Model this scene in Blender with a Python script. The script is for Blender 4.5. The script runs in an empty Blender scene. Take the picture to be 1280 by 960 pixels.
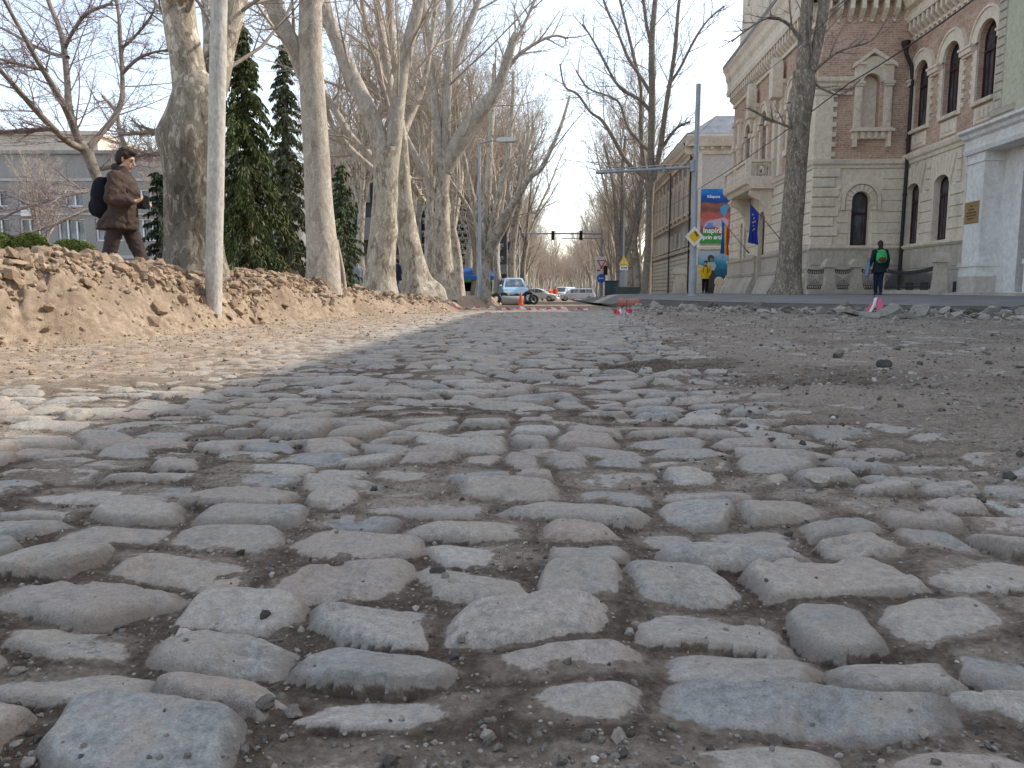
import bpy, bmesh, math, random
import numpy as np
from mathutils import Vector, Matrix
from mathutils.geometry import tessellate_polygon
PI = math.pi
R_ = math.radians
SC = bpy.context.scene
COL = SC.collection
CZ = 0.5                                   # camera height above the cobbles
TH = math.atan(115/960)                    # pitch
AL = math.atan(50/960)                     # street direction, measured from +Y towards +X
DV = Vector((math.sin(AL), math.cos(AL), 0)); NV = Vector((math.cos(AL), -math.sin(AL), 0))

def S2W(s, l, z=0.0):                      # street coordinates (along, lateral) to world
    return Vector((s*DV.x + l*NV.x, s*DV.y + l*NV.y, z))
def ray(u, v):
    a = (u-640)/960; b = (480-v)/960
    return a, math.cos(TH)+b*math.sin(TH), -math.sin(TH)+b*math.cos(TH)
def at(u, v, Y):                           # the point seen at a photo position, at a known distance
    r = ray(u, v); t = Y/r[1]
    return Vector((r[0]*t, Y, CZ+r[2]*t))
def px(w, Y): return w*Y/960.0

# ---------------------------------------------------------------- objects
def link(o, parent=None):
    COL.objects.link(o)
    if parent is not None: o.parent = parent
    return o
def tag(o, label=None, cat=None, group=None, kind=None):
    if label: o['label'] = label
    if cat: o['category'] = cat
    if group: o['group'] = group
    if kind: o['kind'] = kind
    return o
def thing(name, loc, label, cat, group=None, rz=0.0):
    o = bpy.data.objects.new(name, None); link(o)
    o.location = loc; o.rotation_euler = (0, 0, rz); o.empty_display_size = .2
    return tag(o, label, cat, group)
def mesh_obj(name, verts, faces, mat, parent=None, smooth=False, uvs=None, mats=None, midx=None):
    me = bpy.data.meshes.new(name)
    me.from_pydata([tuple(v) for v in verts], [], faces)
    if uvs is not None:
        ul = me.uv_layers.new(name='UVMap')
        ul.data.foreach_set('uv', np.array(uvs, dtype=np.float32).ravel())
    for m in (mats or [mat]): me.materials.append(m)
    if midx is not None: me.polygons.foreach_set('material_index', midx)
    if smooth: me.polygons.foreach_set('use_smooth', [True]*len(me.polygons))
    me.update()
    return link(bpy.data.objects.new(name, me), parent)
def np_mesh(name, V, quads=None, tris=None, smooth=True):
    """fast mesh from numpy arrays"""
    me = bpy.data.meshes.new(name)
    V = np.asarray(V, dtype=np.float32); me.vertices.add(len(V)); me.vertices.foreach_set('co', V.ravel())
    nq = 0 if quads is None else len(quads); nt = 0 if tris is None else len(tris)
    idx = []; starts = []
    if nq: idx.append(np.asarray(quads, dtype=np.int32).ravel()); starts.append(np.arange(nq)*4)
    if nt: idx.append(np.asarray(tris, dtype=np.int32).ravel()); starts.append(nq*4+np.arange(nt)*3)
    idx = np.concatenate(idx); starts = np.concatenate(starts).astype(np.int32)
    me.loops.add(len(idx)); me.loops.foreach_set('vertex_index', idx)
    me.polygons.add(nq+nt); me.polygons.foreach_set('loop_start', starts)
    me.update(calc_edges=True)
    me.polygons.foreach_set('use_smooth', np.full(nq+nt, smooth, dtype=bool))
    me.validate(verbose=False)
    return me
def np_attr(me, name, arr):
    a = me.attributes.new(name, 'FLOAT', 'POINT'); a.data.foreach_set('value', np.asarray(arr, dtype=np.float32).ravel())

class Frame:
    def __init__(s, O, e, n): s.O = Vector(O); s.e = Vector(e).normalized(); s.n = Vector(n).normalized()
    def w(s, h, z, d=0.0): return s.O + s.e*h + s.n*d + Vector((0, 0, z))
WORLD = Frame((0,0,0), (1,0,0), (0,-1,0))
class MB:
    """mesh builder in the (h, z, d) coordinates of a frame, metric uv per face"""
    def __init__(s, fr=WORLD): s.fr = fr; s.v = []; s.f = []
    def add(s, vs, fs):
        b = len(s.v); s.v += [tuple(v) for v in vs]; s.f += [tuple(b+i for i in f) for f in fs]
    def box(s, h0, h1, z0, z1, d0, d1, taper=0.0):
        t = taper
        s.add([(h0,z0,d0),(h1,z0,d0),(h1,z0,d1),(h0,z0,d1),(h0+t,z1,d0),(h1-t,z1,d0),(h1-t,z1,d1-t),(h0+t,z1,d1-t)],
              [(0,1,2,3),(7,6,5,4),(0,4,5,1),(1,5,6,2),(2,6,7,3),(3,7,4,0)])
    def bbox(s, h0, h1, z0, z1, d0, d1, b=.02):
        """box whose front face is bevelled by b"""
        b = min(b, (h1-h0)*.4, (z1-z0)*.4)
        s.add([(h0,z0,d0),(h1,z0,d0),(h1,z1,d0),(h0,z1,d0),(h0,z0,d1-b),(h1,z0,d1-b),(h1,z1,d1-b),(h0,z1,d1-b),
               (h0+b,z0+b,d1),(h1-b,z0+b,d1),(h1-b,z1-b,d1),(h0+b,z1-b,d1)],
              [(0,1,5,4),(1,2,6,5),(2,3,7,6),(3,0,4,7),(4,5,9,8),(5,6,10,9),(6,7,11,10),(7,4,8,11),(8,9,10,11)])
    def prof(s, h0, h1, pts):
        """profile pts (z, d) extruded along h"""
        n = len(pts)
        s.add([(h0,z,d) for z,d in pts]+[(h1,z,d) for z,d in pts], [(i,(i+1)%n,n+(i+1)%n,n+i) for i in range(n)]+[tuple(range(n))[::-1], tuple(range(n,2*n))])
    def poly(s, pts, d0, d1):
        """outline (h, z) extruded from d0 to d1"""
        n = len(pts)
        s.add([(h,z,d0) for h,z in pts]+[(h,z,d1) for h,z in pts], [(i,(i+1)%n,n+(i+1)%n,n+i) for i in range(n)]+[tuple(range(n))[::-1], tuple(range(n,2*n))])
    def ring(s, outer, inner, d0, d1):
        """closed or open band between two equally long outlines"""
        n = len(outer)
        s.add([(h,z,d1) for h,z in outer]+[(h,z,d1) for h,z in inner]+[(h,z,d0) for h,z in outer]+[(h,z,d0) for h,z in inner],
              [f for i in range(n-1) for f in ((i,i+1,n+i+1,n+i),(2*n+i,2*n+i+1,i+1,i),(n+i,n+i+1,3*n+i+1,3*n+i))])
    def tube(s, p, q, r0, r1=None, k=8, cap=True):
        r1 = r0 if r1 is None else r1
        p = Vector(p); q = Vector(q); a = (q-p).normalized()
        x = a.orthogonal().normalized(); y = a.cross(x)
        vs = [p+(x*math.cos(t)+y*math.sin(t))*r0 for t in [2*PI*i/k for i in range(k)]]+[q+(x*math.cos(t)+y*math.sin(t))*r1 for t in [2*PI*i/k for i in range(k)]]
        fs = [(i,(i+1)%k,k+(i+1)%k,k+i) for i in range(k)]
        if cap: fs += [tuple(range(k))[::-1], tuple(range(k,2*k))]
        s.add(vs, fs)
    def lathe(s, c, prof, k=16, axis='z'):
        """profile (r, z) turned round a vertical axis at c (h, z, d)"""
        vs = []
        for r, z in prof:
            for i in range(k):
                a = 2*PI*i/k
                if axis == 'z': vs.append((c[0]+r*math.cos(a), c[1]+z, c[2]+r*math.sin(a)))
                elif axis == 'd': vs.append((c[0]+r*math.cos(a), c[1]+r*math.sin(a), c[2]+z))
                else: vs.append((c[0]+z, c[1]+r*math.cos(a), c[2]+r*math.sin(a)))
        m = len(prof)
        s.add(vs, [(j*k+i, j*k+(i+1)%k, (j+1)*k+(i+1)%k, (j+1)*k+i) for j in range(m-1) for i in range(k)]+[tuple(range(k))[::-1], tuple(range((m-1)*k, m*k))])
    def wall(s, outer, holes, d0, reveal):
        """flat wall at depth d0 with openings whose reveals run back by reveal"""
        loops = [outer]+holes
        tri = tessellate_polygon([[Vector((h,z,0)) for h,z in lp] for lp in loops])
        flat = [p for lp in loops for p in lp]
        s.add([(h,z,d0) for h,z in flat], [tuple(t) for t in tri])
        for lp in holes:
            n = len(lp)
            s.add([(h,z,d0) for h,z in lp]+[(h,z,d0-reveal) for h,z in lp], [(i,(i+1)%n,n+(i+1)%n,n+i) for i in range(n)])
    def build(s, name, mat, parent=None, smooth=False, label=None):
        fr = s.fr; uvs = []
        for f in s.f:
            a, b, c = (Vector(s.v[f[0]]), Vector(s.v[f[1]]), Vector(s.v[f[2]]))
            n = (b-a).cross(c-a)
            if len(f) > 3 and n.length < 1e-9: n = (c-a).cross(Vector(s.v[f[3]])-a)
            ax = max(range(3), key=lambda i: abs(n[i]))
            for i in f:
                h, z, d = s.v[i]
                uvs.append((h, z) if ax == 2 else ((d, z) if ax == 0 else (h, d)))
        o = mesh_obj(name, [fr.w(*v) for v in s.v], s.f, mat, None, smooth, uvs)
        bm = bmesh.new(); bm.from_mesh(o.data); bmesh.ops.recalc_face_normals(bm, faces=bm.faces); bm.to_mesh(o.data); bm.free()
        if parent is not None:
            o.parent = parent
            loc = parent_matrix(parent)
            o.data.transform(loc.inverted())
        if label: o['label'] = label
        return o
def parent_matrix(p):
    m = Matrix.Identity(4)
    while p is not None:
        m = Matrix.LocRotScale(p.location, p.rotation_euler, p.scale) @ m; p = p.parent
    return m
def arch(h0, h1, z0, zs, rise, n=12):
    """opening outline: sill z0, springing zs, arch rise"""
    c = (h0+h1)/2; a = (h1-h0)/2
    return [(h0,z0),(h1,z0)]+[(c+a*math.cos(PI*i/n), zs+rise*math.sin(PI*i/n)) for i in range(n+1)]

# ---------------------------------------------------------------- value noise on arrays
_rs = np.random.RandomState(7); _T = _rs.rand(256, 256).astype(np.float32)
def vnoise(x, y, seed=0):
    x = np.asarray(x, dtype=np.float64)+seed*17.31; y = np.asarray(y, dtype=np.float64)+seed*9.77
    xi = np.floor(x).astype(np.int64); yi = np.floor(y).astype(np.int64)
    fx = x-xi; fy = y-yi; fx = fx*fx*fx*(fx*(fx*6-15)+10); fy = fy*fy*fy*(fy*(fy*6-15)+10)
    a = _T[xi & 255, yi & 255]; b = _T[(xi+1) & 255, yi & 255]; c = _T[xi & 255, (yi+1) & 255]; d = _T[(xi+1) & 255, (yi+1) & 255]
    return (a*(1-fx)+b*fx)*(1-fy)+(c*(1-fx)+d*fx)*fy*1.0
def fbm(x, y, oct=4, seed=0, gain=.5):
    s = 0; a = 1; t = 0
    for i in range(oct):
        s = s+a*vnoise(x, y, seed+i*3); t += a; a *= gain; x = x*2.03+1.7; y = y*2.03-.9
    return s/t
def cells(x, y, seed=0):
    """distance to the nearest of jittered cell points, to the border, and a random value of that cell"""
    x = np.asarray(x, dtype=np.float64); y = np.asarray(y, dtype=np.float64)
    xi = np.floor(x).astype(np.int64); yi = np.floor(y).astype(np.int64)
    f1 = np.full(x.shape, 9.0); f2 = np.full(x.shape, 9.0); cid = np.zeros(x.shape)
    for i in (-1,0,1):
        for j in (-1,0,1):
            a = (xi+i+seed*13) & 255; b = (yi+j+seed*29) & 255
            px_ = xi+i+_T[a, b]; py_ = yi+j+_T[b, a]
            d = np.hypot(px_-x, py_-y); m = d < f1
            f2 = np.where(m, f1, np.minimum(f2, d)); cid = np.where(m, _T[(a+77) & 255, (b+31) & 255], cid); f1 = np.where(m, d, f1)
    return f1, f2-f1, cid
def sstep(a, b, x):
    t = np.clip((x-a)/(b-a), 0, 1); return t*t*(3-2*t)

# ---------------------------------------------------------------- materials
class NT:
    def __init__(s, name, rough=.85, spec=.3):
        s.m = bpy.data.materials.new(name); s.m.use_nodes = True; s.t = s.m.node_tree
        s.b = s.t.nodes['Principled BSDF']; s.b.inputs['Roughness'].default_value = rough; s.b.inputs['Specular IOR Level'].default_value = spec
    def n(s, typ, **kw):
        o = s.t.nodes.new(typ)
        for k, v in kw.items():
            if k.startswith('i_'): o.inputs[k[2:].replace('_', ' ')].default_value = v
            else: setattr(o, k, v)
        return o
    def l(s, a, b): s.t.links.new(a, b)
    def coord(s, kind='Object'): return s.n('ShaderNodeTexCoord').outputs[kind]
    def attr(s, name): return s.n('ShaderNodeAttribute', attribute_name=name).outputs['Fac']
    def map(s, vec, scale=(1,1,1), loc=(0,0,0), rot=(0,0,0)):
        o = s.n('ShaderNodeMapping'); o.inputs['Scale'].default_value = scale; o.inputs['Location'].default_value = loc; o.inputs['Rotation'].default_value = rot
        s.l(vec, o.inputs['Vector']); return o.outputs[0]
    def noise(s, vec, scale, detail=4, rough=.55, dist=0):
        o = s.n('ShaderNodeTexNoise'); o.inputs['Scale'].default_value = scale; o.inputs['Detail'].default_value = detail
        o.inputs['Roughness'].default_value = rough; o.inputs['Distortion'].default_value = dist
        s.l(vec, o.inputs['Vector']); return o.outputs['Fac']
    def voro(s, vec, scale, feature='F1', out='Distance'):
        o = s.n('ShaderNodeTexVoronoi', feature=feature); o.inputs['Scale'].default_value = scale; s.l(vec, o.inputs['Vector']); return o.outputs[out]
    def ramp(s, fac, stops, interp='LINEAR'):
        o = s.n('ShaderNodeValToRGB'); o.color_ramp.interpolation = interp
        e = o.color_ramp.elements
        while len(e) < len(stops): e.new(.5)
        for i, (p, c) in enumerate(stops):
            e[i].position = p; e[i].color = (*c, 1) if not isinstance(c, (int, float)) else (c, c, c, 1)
        s.l(fac, o.inputs['Fac']); return o.outputs['Color']
    def mix(s, fac, a, b, mode='MIX'):
        o = s.n('ShaderNodeMix', data_type='RGBA', blend_type=mode)
        for i, v in ((0, fac), (6, a), (7, b)):
            if isinstance(v, (int, float)): o.inputs[i].default_value = v
            elif isinstance(v, tuple): o.inputs[i].default_value = (*v, 1) if len(v) == 3 else v
            else: s.l(v, o.inputs[i])
        return o.outputs[2]
    def math(s, op, a, b=0.0, clamp=False):
        o = s.n('ShaderNodeMath', operation=op, use_clamp=clamp)
        for i, v in ((0, a), (1, b)):
            if isinstance(v, (int, float)): o.inputs[i].default_value = v
            else: s.l(v, o.inputs[i])
        return o.outputs[0]
    def col(s, c):
        if isinstance(c, tuple): s.b.inputs['Base Color'].default_value = (*c, 1)
        else: s.l(c, s.b.inputs['Base Color'])
    def bump(s, h, strength=.5, dist=.02, prev=None):
        o = s.n('ShaderNodeBump'); o.inputs['Strength'].default_value = strength; o.inputs['Distance'].default_value = dist
        s.l(h, o.inputs['Height'])
        if prev is not None: s.l(prev, o.inputs['Normal'])
        s.l(o.outputs[0], s.b.inputs['Normal']); return o.outputs[0]

def mottled(name, c, var=.25, scale=4, rough=.8, bump=.3, bd=.01, fine=40, spec=.25, metal=0, coord='Object'):
    m = NT(name, rough, spec); v = m.coord(coord)
    a = m.noise(v, scale, 6, .6); b = m.noise(v, fine, 3)
    lo = tuple(x*(1-var) for x in c); hi = tuple(min(1, x*(1+var)) for x in c)
    k = m.ramp(a, [(.3, lo), (.7, hi)])
    k = m.mix(.35, k, m.ramp(b, [(.3, .25), (.7, .75)]), 'OVERLAY')
    m.col(k); m.b.inputs['Metallic'].default_value = metal
    if bump: m.bump(b, bump, bd)
    return m.m
def plain(name, c, rough=.6, spec=.3, metal=0):
    return mottled(name, c, .12, 3, rough, .12, .003, 60, spec, metal)
M = {}
# ================================================================ GROUND
def interp(y, pts): return np.interp(y, [p[0] for p in pts], [p[1] for p in pts])
XF = [(-5,-3.3),(0,-3.6),(5,-4.2),(6.45,-4.25),(7.4,-3.6),(9,-3.55),(11.2,-3.55),(14,-2.9),(17.9,-1.75),(20,-1.2),(22,-1.3),(24,-1.6),(27,-1.6),(60,.1)]
XC = [(-5,-4.5),(0,-4.7),(6,-4.85),(7.3,-4.85),(8,-4.55),(9,-4.3),(10.5,-4.12),(13,-3.9),(16,-3.6),(19,-2.8),(21,-2.2),(24,-2.4),(27,-2.3),(60,-.6)]
ZC = [(-5,.8),(6,.88),(7.3,.87),(8,.84),(9,.76),(9.8,.68),(10.5,.62),(11.5,.66),(13,.76),(14.5,.66),(16,.53),(19,.38),(21,.30),(24,.30),(44,.30),(60,.1),(92,-.25),(150,-.7),(600,-.9)]
ZP = [(-5,.3),(24,.3),(44,.3),(60,.15),(92,-.25),(150,-.7),(600,-.9)]
ZR = [(-5,0),(15,0),(51,-.34),(92,-.57),(150,-.85),(600,-1.0)]
LE = [(0,1.5),(1.5,1.45),(2.2,1.25),(3,1.0),(5,1.0),(9,1.3),(14,1.65),(21,2.2),(30,2.5)]        # right limit of the bare cobbles
SE = [(-5,9.5),(12.9,8.6),(17,5.15),(21.8,3.65),(92,7.5),(600,34)]                     # edge of the right pavement, x by y
ZS = [(12.9,.25),(24,.31),(44,.32),(60,.12),(92,-.35),(150,-.7),(600,-.9)]

rng = np.random.RandomState(11)
_rows = np.cumsum(np.clip(rng.normal(.132, .021, 400), .09, .19)); _rows = np.concatenate([[0], _rows])-1.0
_keys, _w, _par = [], [], []
for r in range(len(_rows)):
    e = np.cumsum(np.clip(rng.lognormal(math.log(.205), .30, 120), .11, .38))-10+rng.rand()*.2
    _keys.append(e+r*1000.0)
_keys = np.concatenate(_keys); _par = rng.rand(len(_keys), 12)

def cobbles(s, l):
    """height of the worn stones above the bed (0..1 shape), and random values of the stone"""
    ws = s+.16*(fbm(l*.9, s*.5, 2, 3)-.5)+.045*(vnoise(l*3.5, s*3.5, 5)-.5)+.016*(vnoise(l*12, s*12, 8)-.5)+.006*(vnoise(l*38, s*38, 9)-.5)
    wl = l+.07*(vnoise(l*3, s*3, 15)-.5)+.026*(vnoise(l*12, s*12, 21)-.5)+.008*(vnoise(l*34, s*34, 22)-.5)
    r = np.clip(np.searchsorted(_rows, ws)-1, 0, len(_rows)-2)
    key = r*1000.0+wl; i = np.clip(np.searchsorted(_keys, key), 1, len(_keys)-1)
    l0 = _keys[i-1]; l1 = _keys[i]; w = l1-l0; pr = _par[i]
    s0 = _rows[r]; s1 = _rows[r+1]; h = s1-s0
    a = (key-l0)/w*2-1; b = (ws-s0)/h*2-1
    # irregular outline: margins, wedge, cut corners
    b = (b-(pr[..., 2]-.5)*.22-a*(pr[..., 3]-.5)*.44)/(1.05-.18*pr[..., 0]**2)
    a = (a-(pr[..., 4]-.5)*.14-b*(pr[..., 1]-.5)*.50)/(1.03-.18*pr[..., 5]**2)
    e = 3.4+4.0*pr[..., 8]
    q = (np.abs(a)**e+np.abs(b)**e)**(1/e)
    for i1, i2 in ((9, 10), (11, 6)):                      # stones chipped across one or two corners
        ph = pr[..., i1]*2*PI; q = np.maximum(q, (a*np.cos(ph)+b*np.sin(ph))/(.82+.45*pr[..., i2]))
    edge = (1-q)*np.minimum(w, h)*.5                       # metres inside the outline
    rw = .012+.016*pr[..., 7]
    prof = np.clip((edge+.008)/(rw+.008), 0, 1); prof = 1-(1-prof)**1.45
    prof = prof*(.93+.07*sstep(.0, .06, edge))
    tilt = (pr[..., 1]-.5)*a*.16+(pr[..., 2]-.5)*b*.30
    return prof, tilt, edge, pr

def ground(x, y, full=False):
    x = np.asarray(x, dtype=np.float64); y = np.asarray(y, dtype=np.float64)
    s = x*DV.x+y*DV.y; l = x*NV.x+y*NV.y
    zr = interp(y, ZR)
    far = sstep(20, 45, y)
    # street level bed, soft undulation
    und = .030*(fbm(s*.55, l*.55, 3, 31)-.5)
    le = interp(y, LE)+.55*(fbm(s*1.3, l*1.3, 3, 40)-.5)
    right = sstep(-.55, .55, l-le)                         # dirt over the stones on the right
    patch = sstep(.56, .76, fbm(s*1.1+4, l*.9, 3, 44))*(.25+.40*sstep(6, 2.5, y))
    sand = sstep(-1.3, -2.9, l)*sstep(3.0, 4.4, y)
    endc = sstep(19.0, 21.0, y+.5*(vnoise(l*1.1, s*.4, 50)-.5))
    cover = np.clip(np.maximum.reduce([right*1.3, patch, endc*1.5]), 0, 1.5)
    prof, tilt, edge, pr = cobbles(s, l)
    micro = .0065*(fbm(s*24, l*24, 3, 61)-.5)+.0022*(vnoise(s*120, l*120, 66)-.5)*sstep(5, 2, y)
    midf = sstep(2.5, 7, y)
    stone = prof*(.036+.009*midf+.030*(pr[..., 5]-.5))+tilt*.095*prof+.012*prof*(fbm(s*5.5, l*4, 2, 64)-.5)+.005*(fbm(s*9, l*9, 3, 63)-.5)-.010*prof*sstep(.66, .8, fbm(s*13, l*13, 3, 165))+.0012*(vnoise(s*70, l*70, 4)-.5)*sstep(5, 2, y)
    clod = .010*(1-cells(s*14, l*14, 3)[0])*fbm(s*5, l*5, 2, 71)
    cv = np.clip(cover, 0, 1)
    base = -.006-.004*midf+.037*fbm(s*3.2, l*3.2, 3, 70)+.012*fbm(s*12, l*12, 3, 72)+sand*(.010+.018*fbm(s*2.2, l*2.2, 3, 79))+clod*(1+1.3*cv+sand*1.2)+micro*(1+cv)
    dirt = base+cv*(.030+.028*(fbm(s*1.7, l*1.7, 4, 73)-.4))
    k = .006
    hgt = np.maximum(stone, dirt); d = np.abs(stone-dirt); hgt = hgt+np.where(d < k, (k-d)**2/(4*k), 0)
    mask = np.clip(.5+(stone-dirt)/.010, 0, 1)
    # the broken pit on the right, with its rim
    pit = np.exp(-(((x-1.62)/.42)**2+((y-3.98)/.36)**2)**1.6)*(.8+.5*fbm(s*4, l*4, 3, 77))
    pit2 = np.exp(-(((x-1.05)/.5)**2+((y-4.9)/.30)**2)**1.5)*(.5+.6*fbm(s*4, l*4, 3, 78))
    chunk = cells(s*9+.4*vnoise(s*9, l*9, 1), l*9, 5)
    hgt = hgt-.075*pit-.035*pit2+(pit+pit2)*.03*(chunk[2]-.3)
    mask = mask*(1-sstep(.12, .4, pit+pit2))
    # left bank
    xf = interp(y, XF)+.35*(fbm(y*1.1, x*.3, 3, 80)-.5); xc = interp(y, XC); zc = interp(y, ZC)+.07*(fbm(y*1.7, x*.8, 3, 81)-.5)*sstep(30, 20, y); zp = interp(y, ZP)
    t = np.clip((xf-x)/np.maximum(xf-xc, .2), 0, 1)
    gul = sstep(.58, .75, vnoise(y*1.9, x*.25, 83))*.13*np.sin(np.clip(t, 0, 1)*PI)*sstep(25, 15, y)
    shape = .12*sstep(0, .12, t)+.50*sstep(.08, .58, t)+.38*sstep(.35, 1.0, t)
    bz = zr+(zc-zr)*shape-gul
    c1 = cells(s*3.1+.8*vnoise(s*3, l*3, 2), l*3.1, 7); c2 = cells(s*8+.6*vnoise(s*8, l*8, 3), l*8, 8)
    up = sstep(.25, .6, t)*sstep(34, 22, y)
    rough = (.15*(c1[2]-.5)*sstep(0, .25, c1[1])+.075*(c2[2]-.5)*sstep(0, .2, c2[1])+.06*(fbm(s*2.3, l*2.3, 4, 86)-.5))*up+(.085*(fbm(s*3.3, l*3.3, 4, 87)-.5)+.022*(c2[2]-.5)*sstep(0, .15, c2[1])*sstep(.35, .6, fbm(s*1.2, l*1.2, 2, 88)+.1)*2.2)*sstep(0, .12, t)*sstep(34, 22, y)
    back = sstep(.25, 1.5, xc-x); plat = zp+.035*(fbm(x*.9, y*.9, 3, 90)-.5)*sstep(60, 30, y)
    bank = np.where(x < xc, (zc*(1-back)+plat*back)+rough*(1-back*.9), bz+rough)
    onb = sstep(0, .07, t)
    z = zr+und*(1-far)+hgt*(1-far)+far*.01*fbm(s*2, l*2, 3, 92)
    z = z*(1-onb)+bank*onb
    mask = mask*(1-onb)*(1-far)
    # right side: rubble rising to the undercut pavement edge
    xe = interp(y, SE); tr = sstep(2.6, .05, xe-x)*sstep(26, 20, y)
    rub = cells(s*5+.5*vnoise(s*5, l*5, 2), l*5, 11)
    z = z+tr*(.075+.07*(fbm(s*1.6, l*1.6, 3, 95)-.5)+.045*(rub[2]-.5)*sstep(0, .2, rub[1]))
    z = np.where(x > xe+.15, np.minimum(z, interp(y, ZS)-.1), z)
    if not full: return z
    sandy = np.clip(np.maximum.reduce([sand, onb*sstep(8, 5, np.abs(x-xc)), endc*.75*sstep(3.5, 2.0, l)]), 0, 1)
    moist = np.clip(.35+1.3*(fbm(s*1.5, l*1.5, 4, 98)-.5)+.6*sstep(.02, -.01, edge)*(1-cv)-.25*cv+.5*(pit+pit2)-.20*sstep(.3,0,t)*onb, 0, 1)
    return z, mask, sandy, moist, pr[..., 0]*.5+pr[..., 3]*.5, onb, sstep(-.002, .017, edge)
def gz(x, y): return float(ground(np.array([x]), np.array([y]))[0])

def make_ground():
    ap = .8
    ys = [0.42]
    while ys[-1] < 27: ys.append(ys[-1]+max(.0042, .0034*(ys[-1]+ap)))
    while ys[-1] < 900: ys.append(ys[-1]*1.02+.05)
    ys = np.array(ys)
    a = np.concatenate([np.linspace(-3.2, -1.02, 60)[:-1], np.arange(-1.02, .98, .00255), np.linspace(.98, 3.0, 50)])
    X = (ys[:, None]+ap)*a[None, :]; Yg = np.repeat(ys[:, None], len(a), 1)
    z, mask, sandy, moist, tint, onb, core = ground(X, Yg, True)
    V = np.stack([X, Yg, z], -1).reshape(-1, 3)
    ny, nx = X.shape; i = np.arange(ny*nx).reshape(ny, nx)
    q = np.stack([i[:-1, :-1], i[:-1, 1:], i[1:, 1:], i[1:, :-1]], -1).reshape(-1, 4)
    me = np_mesh('ground', V, quads=q)
    for nme, arr in (('stone', mask), ('sandy', sandy), ('moist', moist), ('tint', tint), ('bank', onb), ('core', core)): np_attr(me, nme, arr)
    m = NT('cobbles_and_earth', .9, .2); v = m.coord('Object')
    n1 = m.noise(v, 2.2, 5, .6); n2 = m.noise(v, 14, 5, .62); n3 = m.noise(v, 75, 4, .65); n4 = m.noise(v, 320, 3, .6)
    tint_ = m.attr('tint'); st = m.attr('stone'); sd = m.attr('sandy'); mo = m.attr('moist'); co = m.attr('core')
    st = m.ramp(m.math('ADD', st, m.math('MULTIPLY', m.math('SUBTRACT', n3, .5), .9)), [(.40, 0.0), (.64, 1.0)])
    sc = m.ramp(tint_, [(.10, (.275,.285,.28)), (.25, (.34,.338,.318)), (.4, (.385,.35,.305)), (.52, (.32,.325,.31)), (.64, (.37,.315,.275)), (.76, (.415,.405,.375)), (.9, (.40,.37,.33))])
    sc = m.mix(.7, sc, m.ramp(n2, [(.25, .28), (.75, .72)]), 'OVERLAY')
    sc = m.mix(.6, sc, m.ramp(n3, [(.3, .26), (.7, .74)]), 'OVERLAY')
    sc = m.mix(.5, sc, m.ramp(n4, [(.3, .3), (.7, .7)]), 'OVERLAY')
    pits = m.math('MULTIPLY', m.math('LESS_THAN', m.voro(v, 150, 'F1'), .22), m.ramp(n2, [(.45, 0.0), (.6, .6)])); sc = m.mix(pits, sc, (.12,.105,.09))
    dust = m.math('MULTIPLY', m.ramp(m.math('ADD', n2, m.math('MULTIPLY', n1, .8)), [(.78, 0.0), (1.0, 1.0)]), .55)
    sc = m.mix(dust, sc, (.30,.25,.20))
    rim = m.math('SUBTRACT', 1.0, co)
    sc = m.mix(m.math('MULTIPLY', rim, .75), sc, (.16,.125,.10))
    dark = m.ramp(n3, [(.3, (.050,.036,.026)), (.52, (.088,.066,.049)), (.72, (.16,.128,.102))])
    mid = m.ramp(n3, [(.3, (.175,.145,.115)), (.5, (.26,.22,.18)), (.72, (.36,.315,.262))])
    dirt = m.mix(m.math('ADD', mo, m.math('MULTIPLY', m.math('SUBTRACT', n2, .5), 1.4), True), mid, dark)
    grit = m.voro(v, 95, 'F1'); gc = m.voro(v, 95, 'F1', 'Color')
    sepg = m.n('ShaderNodeSeparateColor'); m.l(gc, sepg.inputs[0])
    gm = m.math('MULTIPLY', m.math('LESS_THAN', grit, .26), m.math('GREATER_THAN', sepg.outputs[0], .86))
    dirt = m.mix(gm, dirt, m.ramp(sepg.outputs[1], [(0, (.12,.11,.10)), (.5, (.30,.27,.24)), (1, (.38,.35,.32))]))
    sandc = m.ramp(n2, [(.28, (.19,.14,.10)), (.5, (.305,.235,.17)), (.7, (.42,.335,.255))])
    sandc = m.mix(.45, sandc, m.ramp(n3, [(.3, .3), (.7, .7)]), 'OVERLAY')
    sandc = m.mix(m.math('MULTIPLY', m.attr('bank'), m.ramp(m.noise(v, 1.3, 5, .65), [(.50, 0.0), (.68, .75)])), sandc, (.20,.145,.105))
    sf = m.math('MULTIPLY', sd, m.ramp(n1, [(.15, .75), (.5, 1.0)]))
    dirt = m.mix(sf, dirt, sandc)
    sc = m.mix(m.math('MULTIPLY', sd, m.ramp(n2, [(.38, .55), (.6, .95)])), sc, m.mix(.35, sandc, (.42,.33,.25)))
    m.col(m.mix(st, dirt, sc))
    h = m.math('ADD', m.math('MULTIPLY', n3, m.math('SUBTRACT', 1.5, m.math('MULTIPLY', st, .75))), m.math('MULTIPLY', n4, .35))
    b1 = m.bump(n2, .35, .012); m.bump(h, .85, .009, b1)
    me.materials.append(m.m)
    o = link(bpy.data.objects.new('ground', me)); tag(o, kind='structure')
    o['label'] = 'worn cobblestone street dug out of sandy soil between dirt banks'
    # the land around, one sheet below everything out to the horizon
    b = MB(); b.add([(-3000,-1.4,3000),(3000,-1.4,3000),(3000,-1.4,-3000),(-3000,-1.4,-3000)], [(0,1,2,3)])
    M['far_earth'] = mottled('far_earth', (.2,.16,.12), .3, .05, .95, 0)
    tag(b.build('terrain', M['far_earth']), kind='structure')
make_ground()

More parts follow.
